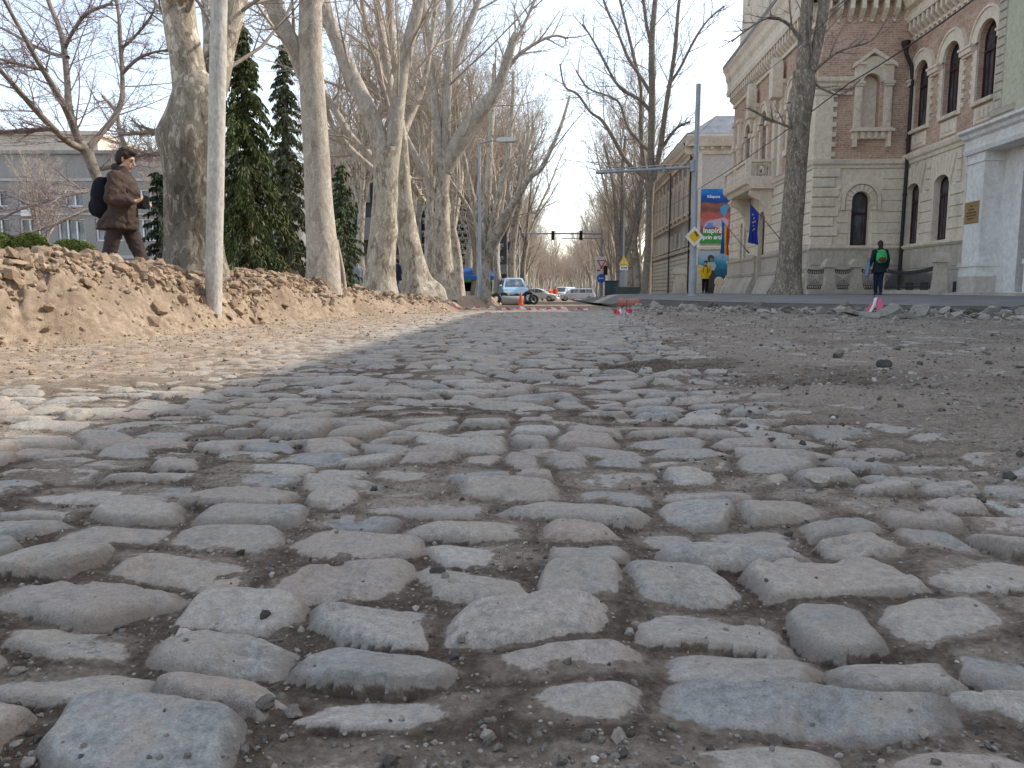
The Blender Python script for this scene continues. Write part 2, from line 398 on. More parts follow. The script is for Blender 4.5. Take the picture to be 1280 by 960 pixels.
# pavement on the right, with a broken edge
def make_pavement():
    ys = list(np.arange(11.4, 26, .16))+list(np.arange(26, 140, 2.0))
    L, top = [], []
    for i, y in enumerate(ys):
        xe = float(interp(y, SE))+(.16*(float(vnoise(y*2.2, 3.1, 5))-.5)+.07*(float(vnoise(y*9, 1.1, 5))-.5))*(1 if y < 26 else 0)
        L.append((xe, y, float(interp(y, ZS))))
    V = []; F = []; n = len(L)
    cols = 8; ze = lambda y, z: z+(min(z, float(interp(y, ZR))+.16)-z)*float(sstep(21, 34, y))
    for x, y, z in L:
        V.append((x+.06, y, z-.45)); V.append((x+.015, y, ze(y, z)-.02))
        for k in range(cols):
            t = k/(cols-1); xx = x+t**1.6*(26-x*.2); V.append((xx, y, (ze(y, z) if k == 0 else z)+.10*min(1, t*4)))
    c = cols+2
    for i in range(n-1):
        for k in range(c-1): F.append((i*c+k, i*c+k+1, (i+1)*c+k+1, (i+1)*c+k))
    # front end (towards the camera) runs off to the right
    b = len(V)
    for k in range(c-1):
        p, q = V[k], V[k+1]
    F.append(tuple(range(1, c)) + (b, b+1)); V += [(V[c-1][0], V[0][1], -.3), (V[0][0], V[0][1], -.3)]
    m = NT('pavement_asphalt', .9, .2); v = m.coord('Object')
    n1 = m.noise(v, 1.2, 5); n2 = m.noise(v, 60, 4, .7)
    k = m.ramp(n1, [(.3, (.15,.145,.14)), (.7, (.225,.215,.205))])
    k = m.mix(.5, k, m.ramp(n2, [(.3, .3), (.7, .7)]), 'OVERLAY'); m.col(k); m.bump(n2, .4, .006)
    o = mesh_obj('pavement', V, F, m.m); tag(o, 'grey asphalt pavement with a broken undercut edge along the buildings', kind='structure')
make_pavement()
# left pavement behind the bank
# ================================================================ TREES
class Tubes:
    def __init__(s): s.g = {}
    def add(s, pts, rad, k): s.g.setdefault((len(pts), k), []).append((pts, rad))
    def mesh(s, name):
        VV, QQ = [], []; base = 0
        for (n, k), lst in s.g.items():
            P = np.array([p for p, r in lst], dtype=np.float64); R = np.array([r for p, r in lst], dtype=np.float64)
            T = np.empty_like(P); T[:, 1:-1] = P[:, 2:]-P[:, :-2]; T[:, 0] = P[:, 1]-P[:, 0]; T[:, -1] = P[:, -1]-P[:, -2]
            T /= np.linalg.norm(T, axis=2, keepdims=True)+1e-9
            ref = np.zeros_like(P); d = P[:, -1]-P[:, 0]; d /= np.linalg.norm(d, axis=1, keepdims=True)+1e-9
            ax = np.where(np.abs(d[:, 0:1]) < .6, np.array([[1., 0, 0]]), np.array([[0, 1., 0]]))
            ref[:] = ax[:, None, :]
            X = np.cross(T, ref); X /= np.linalg.norm(X, axis=2, keepdims=True)+1e-9; Y = np.cross(T, X)
            a = np.arange(k)*2*PI/k
            V = P[:, :, None, :]+R[:, :, None, None]*(X[:, :, None, :]*np.cos(a)[None, None, :, None]+Y[:, :, None, :]*np.sin(a)[None, None, :, None])
            B = len(lst); idx = base+np.arange(B*n*k).reshape(B, n, k)
            q = np.stack([idx[:, :-1, :], np.roll(idx, -1, 2)[:, :-1, :], np.roll(idx, -1, 2)[:, 1:, :], idx[:, 1:, :]], -1).reshape(-1, 4)
            VV.append(V.reshape(-1, 3)); QQ.append(q); base += B*n*k
        return np_mesh(name, np.concatenate(VV), quads=np.concatenate(QQ))
def perp(rg, d):
    v = Vector((rg.gauss(0,1), rg.gauss(0,1), rg.gauss(0,1))); v -= d*v.dot(d); return v.normalized()
def path(rg, p, d, L, n, wob, trop):
    pts = [Vector(p)]; d = Vector(d).normalized()
    for i in range(n):
        d = (d+perp(rg, d)*rg.gauss(0, wob)+Vector((0, 0, trop))).normalized(); pts.append(pts[-1]+d*L/n)
    return pts
def side_shoots(rg, pts, rad, T, lv, prm):
    """children of a branch, down to the last level"""
    if lv > prm['lv']: return
    L = sum((pts[i+1]-pts[i]).length for i in range(len(pts)-1)); n = len(pts)-1
    cnt = max(2, int(prm['n'][lv]*rg.uniform(.8, 1.25)))
    az0 = rg.random()*6.28
    for c in range(cnt):
        t = prm['t0'][lv]+(1-prm['t0'][lv])*((c+rg.random()*.8)/cnt); t = min(t, .985)
        i = min(int(t*n), n-1); f = t*n-i
        p = pts[i].lerp(pts[i+1], f); d = (pts[i+1]-pts[i]).normalized(); r = rad[i]*(1-f)+rad[i+1]*f
        x = d.orthogonal().normalized(); y = d.cross(x); az = az0+c*2.4+rg.gauss(0, .4)
        ang = R_(rg.uniform(*prm['ang'][lv]))
        nd = (d*math.cos(ang)+(x*math.cos(az)+y*math.sin(az))*math.sin(ang))
        if nd.z < -.15: nd.z *= .2
        ln = L*prm['len'][lv]*rg.uniform(.65, 1.2)*(1.08-.55*t)
        r0 = min(r*.72, prm['rmax'][lv]*rg.uniform(.7, 1.15))
        seg = prm['seg'][lv]; q = path(rg, p, nd, ln, seg, prm['wob'], prm['trop'])
        rr = [max(prm['rmin'], r0*(1-.82*(k/seg)**.9)) for k in range(seg+1)]
        T.add(q, rr, prm['k'][lv]); side_shoots(rg, q, rr, T, lv+1, prm)
PL = dict(lv=4, n=[0,8,10,8,5], t0=[0,.25,.15,.12,.15], ang=[(0,0),(25,50),(28,58),(30,65),(30,70)], len=[0,.62,.55,.5,.5], rmax=[0,.10,.040,.013,.0062], rmin=.0030, seg=[0,7,6,4,3], k=[0,7,5,4,3], wob=.10, trop=.05)
def prm(**kw): d = dict(PL); d.update(kw); return d

def bark_mat(name, dark, mid, pale, sc=1.0, palemix=.5):
    m = NT(name, .88, .2); v = m.coord('Object'); vs = m.map(v, (1, 1, .45))
    n1 = m.noise(vs, 3.4*sc, 4, .6, .6); n2 = m.noise(vs, 9*sc, 5, .6, .8); n3 = m.noise(vs, 46*sc, 4, .6)
    c = m.ramp(n2, [(.39, dark), (.425, mid), (.565, mid), (.59, pale)])
    c2 = m.ramp(n1, [(.455, mid), (.49, pale)])
    sep = m.n('ShaderNodeSeparateXYZ'); m.l(v, sep.inputs[0])
    c = m.mix(palemix, c, c2)
    c = m.mix(.5, c, m.ramp(n3, [(.3, .25), (.7, .75)]), 'OVERLAY')
    v1 = m.voro(m.map(v, (1, 1, .6)), 7*sc, 'F1', 'Color'); s1 = m.n('ShaderNodeSeparateColor'); m.l(v1, s1.inputs[0])
    dd = m.voro(m.map(v, (1, 1, .6)), 7*sc, 'F1')
    spot = m.math('MULTIPLY', m.math('GREATER_THAN', s1.outputs[0], .72), m.math('LESS_THAN', m.math('ADD', dd, m.math('MULTIPLY', n2, .3)), .42))
    c = m.mix(m.math('MULTIPLY', spot, .8), c, pale)
    m.col(c); b = m.bump(n2, .55, .02*1/sc); m.bump(n3, .5, .008, b); return m.m
M['bark_plane'] = bark_mat('bark_plane', (.10,.08,.062), (.26,.218,.172), (.54,.49,.405), 1.25)
M['bark_pale'] = bark_mat('bark_pale', (.19,.155,.125), (.345,.30,.25), (.50,.455,.39), 1.2, .5)
M['bark_rough'] = bark_mat('bark_rough', (.08,.062,.048), (.175,.145,.115), (.38,.335,.275), 1.5, .25)
def giant():
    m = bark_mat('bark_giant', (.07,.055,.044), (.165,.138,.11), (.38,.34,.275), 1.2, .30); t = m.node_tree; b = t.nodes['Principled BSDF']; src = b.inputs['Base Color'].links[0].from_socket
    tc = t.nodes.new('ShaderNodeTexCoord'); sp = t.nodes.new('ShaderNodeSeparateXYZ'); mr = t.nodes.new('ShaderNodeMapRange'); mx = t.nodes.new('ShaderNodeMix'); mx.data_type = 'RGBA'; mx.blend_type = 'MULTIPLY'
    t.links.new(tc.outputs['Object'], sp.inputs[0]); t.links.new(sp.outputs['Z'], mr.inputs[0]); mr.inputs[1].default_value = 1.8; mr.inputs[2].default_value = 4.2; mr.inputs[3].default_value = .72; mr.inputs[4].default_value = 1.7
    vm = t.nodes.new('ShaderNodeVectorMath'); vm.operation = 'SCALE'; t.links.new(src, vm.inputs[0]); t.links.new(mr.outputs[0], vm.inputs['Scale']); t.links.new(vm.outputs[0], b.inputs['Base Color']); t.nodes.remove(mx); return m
M['bark_giant'] = giant()
M['bark_dark'] = mottled('bark_dark', (.20,.17,.14), .35, 5, .9, .6, .02, 30)
M['twig_brown'] = mottled('twig_brown', (.25,.21,.185), .25, 3, .85, .2)
M['twig_pale'] = mottled('twig_pale', (.40,.335,.275), .25, 2, .85, .2)
M['twig_violet'] = mottled('twig_violet', (.27,.22,.23), .25, 3, .85, .2)

def smooth_path(ctrl, rad, sub=4):
    """Catmull-Rom through control points, radii likewise"""
    P = [Vector(c) for c in ctrl]; out = []; ro = []
    for i in range(len(P)-1):
        p0 = P[max(i-1, 0)]; p1 = P[i]; p2 = P[i+1]; p3 = P[min(i+2, len(P)-1)]
        for j in range(sub):
            t = j/sub; out.append(.5*((2*p1)+(p2-p0)*t+(2*p0-5*p1+4*p2-p3)*t*t+(-p0+3*p1-3*p2+p3)*t**3)); ro.append(rad[i]*(1-t)+rad[i+1]*t)
    out.append(P[-1]); ro.append(rad[-1]); return out, ro
def trunk_mesh(rg, pts, rad, k=40, flare=.0, lump=.06, burl=None):
    """one lumpy tapered trunk; flare makes root buttresses at the foot"""
    P = np.array([tuple(p) for p in pts]); R = np.array(rad); n = len(P)
    V = []; L = np.concatenate([[0], np.cumsum(np.linalg.norm(P[1:]-P[:-1], axis=1))])
    ph = [rg.random()*6.28 for _ in range(4)]; nb = rg.randint(5, 7)
    for i in range(n):
        t = P[min(i+1, n-1)]-P[max(i-1, 0)]; t /= np.linalg.norm(t); x = np.cross([0, 1., 0], t); x /= np.linalg.norm(x); y = np.cross(t, x)
        for j in range(k):
            a = 2*PI*j/k
            nse = float(vnoise(math.cos(a)*1.4+L[i]*1.1+ph[0], math.sin(a)*1.4+ph[1], 3))-.5
            ns2 = float(vnoise(math.cos(a)*3.5+L[i]*3.2+ph[2], math.sin(a)*3.5+L[i]*.7, 9))-.5
            r = R[i]*(1+lump*2*nse+lump*.8*ns2)
            if flare: r += R[i]*flare*math.exp(-L[i]/(R[0]*1.25))*(.45+.55*max(0, math.cos(a*nb+ph[3]+.6*math.sin(a*2)))**1.0)
            V.append(P[i]+(x*math.cos(a)+y*math.sin(a))*r)
    V = np.array(V)
    if burl:
        for c, br, amt in burl:
            d = np.linalg.norm(V-np.array(c), axis=1); w = np.exp(-(d/br)**2)
            ax = V-np.array([np.interp(V[:, 2], P[:, 2], P[:, 0]), np.interp(V[:, 2], P[:, 2], P[:, 1]), V[:, 2]]).T
            V += ax/(np.linalg.norm(ax, axis=1, keepdims=True)+1e-6)*(w*amt)[:, None]
    idx = np.arange(n*k).reshape(n, k); nx = np.roll(idx, -1, 1)
    return V, np.stack([idx[:-1], nx[:-1], nx[1:], idx[1:]], -1).reshape(-1, 4)

def hero_tree(name, label, cat, Y, trunk, limbs, mat, twigmat, seed, group=None, flare=.35, k=40, burl=None, prm_=None, lump=.05, limbmat=None):
    """trunk and limbs follow the photographed skeleton: rows of (u, v, width px, depth offset)"""
    rg = random.Random(seed)
    def conv(rows): return [at(r[0], r[1], Y+(r[3] if len(r) > 3 else 0)) for r in rows], [px(r[2], Y+(r[3] if len(r) > 3 else 0))/2 for r in rows]
    tp, tr = conv(trunk); base = Vector((tp[0].x, tp[0].y, gz(tp[0].x, tp[0].y)-.12))
    tp = [base]+tp; tr = [tr[0]]+tr
    if (tp[1]-tp[0]).length < .25: tp.pop(1); tr.pop(1)
    pts, rad = smooth_path(tp, tr, 7)
    root = thing(name, base, label, cat, group)
    B = np.array(base)
    bl = [(tuple(at(u, v, Y)), r, a) for u, v, r, a in (burl or [])]
    V, Q = trunk_mesh(rg, pts, rad, k, flare, lump, bl)
    me = np_mesh('trunk', V-B, quads=Q); me.materials.append(mat); link(bpy.data.objects.new('trunk', me), root)
    T = Tubes(); Tw = Tubes()
    p_ = prm_ or PL
    LV = []; LQ = []; off = 0
    for li in limbs:
        lp, lr = conv(li); q, rr = smooth_path(lp, lr, 4)
        V, Qd = trunk_mesh(rg, q, rr, 14, 0, .07); LV.append(V); LQ.append(Qd+off); off += len(V)
        n = len(q); side_shoots(rg, q, rr, Tw, p_.get('start', 2), p_)
    # upper end of the trunk carries twigs too
    if LV:
        me = np_mesh('limbs', np.concatenate(LV)-B, quads=np.concatenate(LQ)); me.materials.append(limbmat or mat); link(bpy.data.objects.new('limb_crown', me), root)
    if Tw.g:
        me = Tw.mesh('branches'); co = np.empty(len(me.vertices)*3, dtype=np.float32); me.vertices.foreach_get('co', co); co = co.reshape(-1, 3)-B; me.vertices.foreach_set('co', co.ravel()); me.update()
        me.materials.append(twigmat); link(bpy.data.objects.new('crown', me), root)
    return root

# ---- the large planes on the left bank
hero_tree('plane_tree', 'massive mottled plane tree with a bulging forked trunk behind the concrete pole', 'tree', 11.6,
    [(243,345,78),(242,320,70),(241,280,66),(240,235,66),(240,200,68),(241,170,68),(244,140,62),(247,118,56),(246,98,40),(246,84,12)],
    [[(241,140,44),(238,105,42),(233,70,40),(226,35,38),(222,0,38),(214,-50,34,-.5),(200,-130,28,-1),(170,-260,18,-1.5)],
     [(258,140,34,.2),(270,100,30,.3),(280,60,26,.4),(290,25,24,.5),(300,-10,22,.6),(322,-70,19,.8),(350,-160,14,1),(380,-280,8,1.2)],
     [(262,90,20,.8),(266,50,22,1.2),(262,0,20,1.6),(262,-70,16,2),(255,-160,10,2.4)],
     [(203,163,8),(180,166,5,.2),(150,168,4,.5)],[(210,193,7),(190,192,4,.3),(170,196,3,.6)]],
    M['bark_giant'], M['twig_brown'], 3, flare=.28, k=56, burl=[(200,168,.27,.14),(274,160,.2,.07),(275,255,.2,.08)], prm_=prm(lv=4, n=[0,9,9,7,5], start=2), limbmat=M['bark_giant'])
hero_tree('plane_tree', 'smooth pale grey plane tree with a straight knotted trunk beside the spruces', 'tree', 15,
    [(404,356,44),(404,330,40),(401,290,36),(398,240,33),(395,180,31),(391,120,30),(388,70,29),(388,20,27),(387,-40,25),(386,-140,22),(384,-260,16),(384,-380,9)],
    [[(386,112,12),(378,85,20),(368,60,20),(352,30,20),(338,0,20),(318,-50,17,-.5),(290,-130,13,-1),(270,-240,8,-1.5)],
     [(372,62,9),(362,35,9,.5),(352,8,9,1),(346,-60,7,1.4)],
     [(389,20,14),(402,-10,14,.4),(430,-70,12,.8),(460,-150,9,1.2),(480,-260,5,1.6)]],
    M['bark_pale'], M['twig_pale'], 4, flare=.10, k=44, burl=[(388,72,.10,.05)], lump=.022, prm_=prm(start=2, n=[0,8,9,7,5]))
hero_tree('plane_tree', 'pale plane tree with a wide three-way fork and a rounded bark scar on its trunk', 'tree', 20,
    [(474,366,42),(475,345,36),(478,300,33),(481,260,31),(482,225,30),(483,200,32),(482,186,34)],
    [[(479,205,24),(474,175,22),(462,142,21),(446,108,20),(433,80,19),(420,48,17),(410,22,16),(402,-5,15),(385,-70,12),(372,-160,8)],
     [(487,205,22),(492,180,20),(495,146,19),(500,110,17),(506,76,16),(514,40,15),(523,5,14),(535,-50,12),(548,-140,8)],
     [(489,160,10,.5),(490,125,11,.8),(484,85,11,1),(476,35,10,1.2),(470,-10,9,1.4),(460,-80,7,1.6)],
     [(492,150,9,.8),(480,110,9,1.2),(468,70,8,1.4),(457,30,7,1.6),(450,-20,6,1.8)],
     [(472,206,10,.3),(458,190,10,.3),(438,170,9,.3),(420,140,9,.3),(402,112,8,.3),(385,85,7,.4),(360,50,6,.5)],
     [(470,215,8,.6),(452,200,8,.7),(430,178,7,.8),(412,150,6,.9),(402,120,5,1),(385,90,4,1.2)],
     [(505,150,6,.8),(489,140,6,.8),(470,112,6,1.2),(460,100,5,1.2)]],
    M['bark_plane'], M['twig_pale'], 5, flare=.35, k=40, burl=[(489,288,.16,.10)], prm_=prm(start=2, n=[0,8,9,7,5]), limbmat=M['bark_pale'])
hero_tree('plane_tree', 'slender brownish plane trunk leaning left, standing directly right of the scarred plane', 'tree', 22,
    [(527,367,42),(522,350,30),(515,315,25),(509,280,22),(505,245,20),(503,210,18),(501,180,17),(498,150,15),(495,110,13),(490,60,11),(486,0,9),(480,-70,6)],
    [[(503,215,9),(512,225,9,.3),(520,238,8,.5),(530,252,7,.7)],[(500,180,8),(512,150,8,.5),(528,110,7,.8),(538,60,6,1),(545,0,5,1.2)]],
    M['bark_plane'], M['twig_pale'], 6, flare=.75, k=36, prm_=prm(start=2, n=[0,7,6,5,3]))
hero_tree('plane_tree', 'plane tree with a split dark wound and one thick limb reaching to the right', 'tree', 27,
    [(553,362,34),(553,345,27),(553,310,22),(553,270,18),(553,240,17),(554,215,19),(554,198,20)],
    [[(551,215,11),(549,190,11),(546,150,11),(541,105,10),(535,60,9),(529,10,9),(522,-50,7),(515,-120,5)],
     [(555,215,11),(557,185,11),(558,140,11),(560,90,10),(561,40,10),(563,0,9),(566,-70,7),(570,-150,5)],
     [(556,215,18),(564,196,21),(578,172,22),(592,148,20),(606,131,18),(617,118,15),(626,100,13),(634,75,11),(641,52,10),(645,42,8)],
     [(556,120,7,.3),(566,90,8,.3),(580,45,8,.4),(592,15,7,.5),(603,-12,6,.6),(612,-60,5,.8)],
     [(549,250,9),(543,245,9),(533,225,8),(522,200,8),(511,178,7),(503,160,6,.3)],
     [(620,112,5),(637,80,4,.3),(660,60,4,.5),(690,45,3,.8),(710,48,2,1)],[(636,70,5),(648,45,4,.3),(660,20,3,.5),(668,0,3,.7)]],
    M['bark_plane'], M['twig_pale'], 7, flare=.55, k=36, burl=[(551,275,.25,.06)], prm_=prm(start=2, n=[0,8,9,7,5]), limbmat=M['bark_pale'])
hero_tree('plane_tree', 'many-stemmed plane tree behind the left lamp post with one dark stem leaning far right', 'tree', 38,
    [(604,362,19),(604,345,16),(604,325,15)],
    [[(602,345,12),(610,318,13),(620,292,12),(633,268,11),(645,248,9),(662,222,7),(678,208,6),(700,160,4,.5),(712,120,3,.8)],
     [(604,335,12),(612,300,10,.5),(620,262,9,.8),(628,225,8,1),(636,185,7,1.2),(640,140,5,1.4),(642,90,4,1.6)],
     [(602,335,12),(600,300,10,-.5),(594,262,9,-.8),(585,225,8,-1),(578,185,6,-1.2),(574,140,4,-1.4)],
     [(603,330,11),(606,280,10,.8),(610,240,9,1.2),(612,190,8,1.6),(615,140,6,2),(618,80,4,2.4)],
     [(602,300,6),(590,270,6,-.3),(576,245,5,-.5),(562,225,4,-.7)],
     [(611,318,8,.4),(632,282,7,.6),(648,240,6,.8),(655,200,5,1),(668,160,4,1.2)]],
    M['bark_plane'], M['twig_pale'], 8, flare=.15, k=28, prm_=prm(start=2, n=[0,9,8,6,3], len=[0,.6,.5,.5,.5]))
# ---- right side
hero_tree('plane_tree', 'mottled dark plane tree on the right pavement in front of the brick mansion', 'tree', 25,
    [(982,371,42),(985,352,31),(988,315,27),(991,270,26),(995,215,25),(999,160,25),(1004,115,27),(1007,90,28)],
    [[(1004,108,17),(1004,75,16),(1006,40,15),(1009,0,14),(1012,-60,12),(1010,-140,9),(1006,-240,5)],
     [(1010,110,16),(1016,85,15),(1023,50,14),(1031,5,14),(1042,-60,11,.3),(1060,-150,8,.6),(1080,-250,4,.8)],
     [(1008,60,5),(985,30,4,-.3),(960,22,3,-.6),(930,40,2,-.9),(915,52,2,-1)],
     [(1003,165,4),(985,158,3,-.2),(960,148,3,-.4),(938,136,2,-.8)],
     [(1016,90,4),(1040,70,3,-.2),(1060,60,3,-.4),(1090,50,2,-.7),(1110,20,2,-.9)],
     [(1012,100,3),(1030,112,3,-.2),(1052,118,2,-.3),(1075,100,2,-.5)]],
    M['bark_rough'], M['twig_brown'], 9, flare=.45, k=40, burl=[(1022,60,.14,.08)], prm_=prm(start=2, n=[0,5,6,5,4], len=[0,.5,.42,.45,.45]))
hero_tree('plane_tree', 'tall bare plane with upright stems beside the long cream building', 'tree', 46,
    [(807,371,14),(809,340,11),(811,300,9.5),(812,260,9),(813,225,11)],
    [[(814,230,8),(814,190,9),(815,140,8),(815,90,8),(815,50,7),(818,10,6),(824,-50,5),(828,-110,3)],
     [(811,228,6),(805,205,6,.3),(801,160,5,.5),(801,110,4,.7),(792,70,4,.9),(780,20,3,1.2),(765,-40,3,1.4)],
     [(818,225,7),(826,180,7,-.3),(833,130,6,-.5),(838,100,5,-.6),(844,60,5,-.8),(848,10,4,-1),(856,-50,3,-1.2)],
     [(810,224,5),(795,213,5,.3),(782,200,5,.4),(765,170,5,.5),(752,150,4,.7),(738,140,3,.8),(722,118,3,1),(706,108,2,1.2),(700,80,2,1.4)],
     [(814,140,5),(800,125,4,-.3),(778,112,4,-.5),(765,95,3,-.7),(752,70,3,-.9),(738,45,2,-1.1),(728,30,2,-1.3)],
     [(815,120,5),(800,95,4,.2),(785,72,4,.4),(772,40,3,.6),(758,10,3,.8),(745,-30,2,1)],
     [(812,190,4),(800,178,4,.3),(785,160,3,.5),(775,130,3,.7),(760,120,2,.9),(735,110,2,1),(720,88,2,1.2)],
     [(834,110,4),(850,85,3,-.3),(868,50,3,-.5),(885,25,2,-.7),(905,8,2,-.9)],
     [(815,60,5),(808,30,4,.3),(804,0,4,.5),(795,-40,3,.7)],
     [(820,200,4),(832,178,4,-.2),(846,160,3,-.4),(862,152,2,-.6)]],
    M['bark_dark'], M['twig_brown'], 10, flare=.3, k=24, prm_=prm(start=2, n=[0,6,12,8,5], len=[0,.5,.42,.45,.5], rmax=[0,.1,.030,.013,.0075], rmin=.005), lump=.05)
hero_tree('street_tree', 'dark V-forked tree standing behind the warning sign post', 'tree', 58,
    [(776,368,14),(776,345,12),(775,325,12)],
    [[(774,328,8),(771,290,6),(769,250,5),(764,215,4,.5),(755,180,3,1)],[(777,328,8),(786,300,7),(794,270,5),(799,245,4),(806,215,3,.5),(812,190,2,1)],
     [(775,320,7),(778,270,5,.5),(778,215,4,1),(782,170,3,1.3)]],
    M['bark_dark'], M['twig_brown'], 12, flare=.2, k=18, prm_=prm(start=2, n=[0,7,7,5,3], rmin=.008))
# ---- ornamental tree far left
hero_tree('ornamental_tree', 'broad bare ornamental tree with violet-brown twigs behind the walking man', 'tree', 16.5,
    [(140,345,12),(138,312,11),(135,270,11),(127,238,12),(117,212,13),(108,188,14)],
    [[(108,190,11),(96,170,9),(84,140,8,-.4),(66,108,7,-.8),(48,78,6,-1.2),(28,42,5,-1.6),(6,2,4,-2),(-30,-60,3,-2.6)],
     [(106,190,10),(95,165,8,.3),(86,130,8,.6),(84,100,7,.8),(80,60,7,1),(74,35,6,1.2),(60,0,5,1.4),(45,-50,4,1.7)],
     [(104,186,9),(86,178,8,-.5),(66,160,8,-1),(45,138,7,-1.4),(22,112,6,-1.8),(0,88,5,-2.2),(-40,50,4,-2.6)],
     [(64,160,7,-1),(40,163,6,-1.1),(10,165,6,-1.3),(-30,166,5,-1.5)],
     [(110,186,9,.2),(125,168,7,.5),(142,148,7,.8),(152,125,6,1),(153,95,5,1.2),(150,45,5,1.4),(148,15,4,1.6),(140,-20,3,1.8)],
     [(153,92,4,1.2),(170,75,4,1.1),(190,66,3,1),(212,62,2,.9)],[(150,62,4,1.4),(166,48,3,1.3),(186,25,3,1.2),(194,8,2,1.1)],
     [(80,62,5,1),(92,38,4,.8),(110,16,4,.6),(140,4,3,.4)],[(85,72,5,.9),(62,66,4,1.2),(38,55,4,1.5),(12,40,3,1.8),(-20,25,2,2)],
     [(60,88,5,-.9),(30,82,4,-1.2),(0,74,3,-1.5),(-40,66,2,-1.8)],
     [(118,212,7,.3),(150,206,5,.6),(180,196,4,.8),(206,192,3,1)],
     [(126,236,6,-.3),(100,240,5,-.8),(62,250,4,-1.3),(25,262,3,-1.8),(-10,280,2,-2.2)],
     [(134,270,5,-.3),(110,262,4,-.8),(80,275,4,-1.3),(40,290,3,-1.8),(0,300,2,-2.2)],
     [(162,205,6,3),(157,185,6,3),(150,165,5,3.2),(145,140,4,3.4),(128,120,3,3.6)]],
    M['bark_dark'], M['twig_violet'], 13, flare=.2, k=20, lump=.09, prm_=prm(start=2, lv=4, n=[0,10,15,9,6], len=[0,.5,.5,.45,.42], ang=[(0,0),(25,50),(32,68),(32,75),(35,75)], rmax=[0,.06,.017,.0075,.0042], rmin=.0026, wob=.14, trop=.02, t0=[0,.1,.08,.1,.15]))

# ---- prototypes of the bare trees further off
def make_proto(seed, H, kind):
    rg = random.Random(seed); TT = Tubes(); TW = Tubes()
    hb = H*rg.uniform(.24, .36); pts, rad = smooth_path([(0,0,-.4), (rg.gauss(0,.12),rg.gauss(0,.12),hb*.5), (rg.gauss(0,.3),rg.gauss(0,.3),hb)], [.31,.26,.21], 5)
    V, Q = trunk_mesh(rg, pts, rad, 14, .35, .06)
    n = rg.randint(3, 5); pr = prm(lv=4, n=[0,7,8,7,4], rmin=.0065 if kind else .0055, rmax=[0,.10,.042,.018,.010], trop=.07, wob=.11, ang=[(0,0),(20,42),(22,50),(28,60),(30,65)], len=[0,.55,.5,.5,.5])
    LV = [V]; LQ = [Q]; off = len(V)
    for i in range(n):
        a = i*6.28/n+rg.random(); lean = rg.uniform(.14, .42) if i else .08
        q = path(rg, pts[-2], (math.cos(a)*lean, math.sin(a)*lean, 1), H*rg.uniform(.55, .74), 9, .09, .05)
        rr = [.145*(1-.8*k/9) for k in range(10)]
        V, Q = trunk_mesh(rg, q, rr, 8, 0, .05); LV.append(V); LQ.append(Q+off); off += len(V)
        side_shoots(rg, q, rr, TW, 1, pr)
    t = np_mesh('trunk', np.concatenate(LV), quads=np.concatenate(LQ)); c = TW.mesh('crown'); return t, c
def put_tree(pr, x, y, z, rz, sc, label, cat, group, mt, mc, name='bare_tree'):
    key = (pr[0].name, mt.name)
    if key not in _var:
        a = pr[0].copy(); a.materials.append(mt); b = pr[1].copy(); b.materials.append(mc); _var[key] = (a, b)
    a, b = _var[key]
    r = thing(name, (x, y, z), label, cat, group, rz); r.scale = (sc, sc, sc*1.0)
    link(bpy.data.objects.new('trunk', a), r); link(bpy.data.objects.new('crown', b), r); return r
_var = {}
PROTO = [make_proto(100+i, 15, i % 2) for i in range(6)]
rg = random.Random(5)
for side, l0, nm in ((-1, -5.2, 'left'), (1, 7.2, 'right')):
    s = 50 if side < 0 else 66
    i = 0
    while s < 420:
        for row in range(2):
            l = l0+side*row*rg.uniform(3.2, 4.2)+rg.gauss(0, .3)
            if (s < 75 and row == 1 and side > 0) or (row == 1 and rg.random() < .4): continue
            p = S2W(s+rg.uniform(-1.5, 1.5), l+(1.2 if side > 0 and s > 100 else 0)); z = float(interp(p.y, ZP))-.05
            near = s < 120
            put_tree(PROTO[rg.randrange(6)], p.x, p.y, z, rg.random()*6.28, rg.uniform(.82, 1.2),
                     'tall bare plane tree in the %s-hand row of the avenue, beyond the crossing' % nm if not near else 'bare plane tree in the %s-hand avenue row, near the parked cars' % nm,
                     'tree', '%s row of bare avenue trees%s' % (nm, ' near the cars' if near else ' in the distance'), M['bark_plane'] if rg.random() < .6 else M['bark_dark'], M['twig_pale'])
        s += rg.uniform(6.5, 8.5)*(1 if s < 200 else 1.7)
# end of the avenue closed by a far grove
for i in range(60):
    p = S2W(rg.uniform(230, 430), rg.uniform(-16, 24))
    put_tree(PROTO[rg.randrange(6)], p.x, p.y, -.9, rg.random()*6.28, rg.uniform(.9, 1.4), 'hazy bare tree closing the far end of the avenue', 'tree', 'bare trees closing the avenue', M['bark_plane'], M['twig_pale'])
# park on the left, between the bank and the grey buildings
for (u, Y, sc) in ((455,44,.95),(500,50,1.05),(535,42,.95),(575,47,1.05),(590,60,1.1),(625,55,1.0),(642,66,1.1),(425,56,1.0),(655,80,1.1),(560,64,1.15),(520,66,1.1)):
    p = at(u, 365, Y)
    put_tree(PROTO[rg.randrange(6)], p.x, p.y, float(interp(Y, ZP)), rg.random()*6.28, sc, 'bare plane tree in the park between the bank and the lattice building', 'tree', 'bare park trees before the lattice building', M['bark_plane'], M['twig_pale'])
for (u, Y, sc) in ((-60,36,.5),(60,50,.55),(215,48,.6),(-190,30,.7)):
    p = at(u, 365, Y)
    put_tree(PROTO[rg.randrange(6)], p.x, p.y, .25, rg.random()*6.28, sc, 'small bare tree in front of the long grey building at the left', 'tree', 'small bare trees before the grey building', M['bark_dark'], M['twig_violet'])

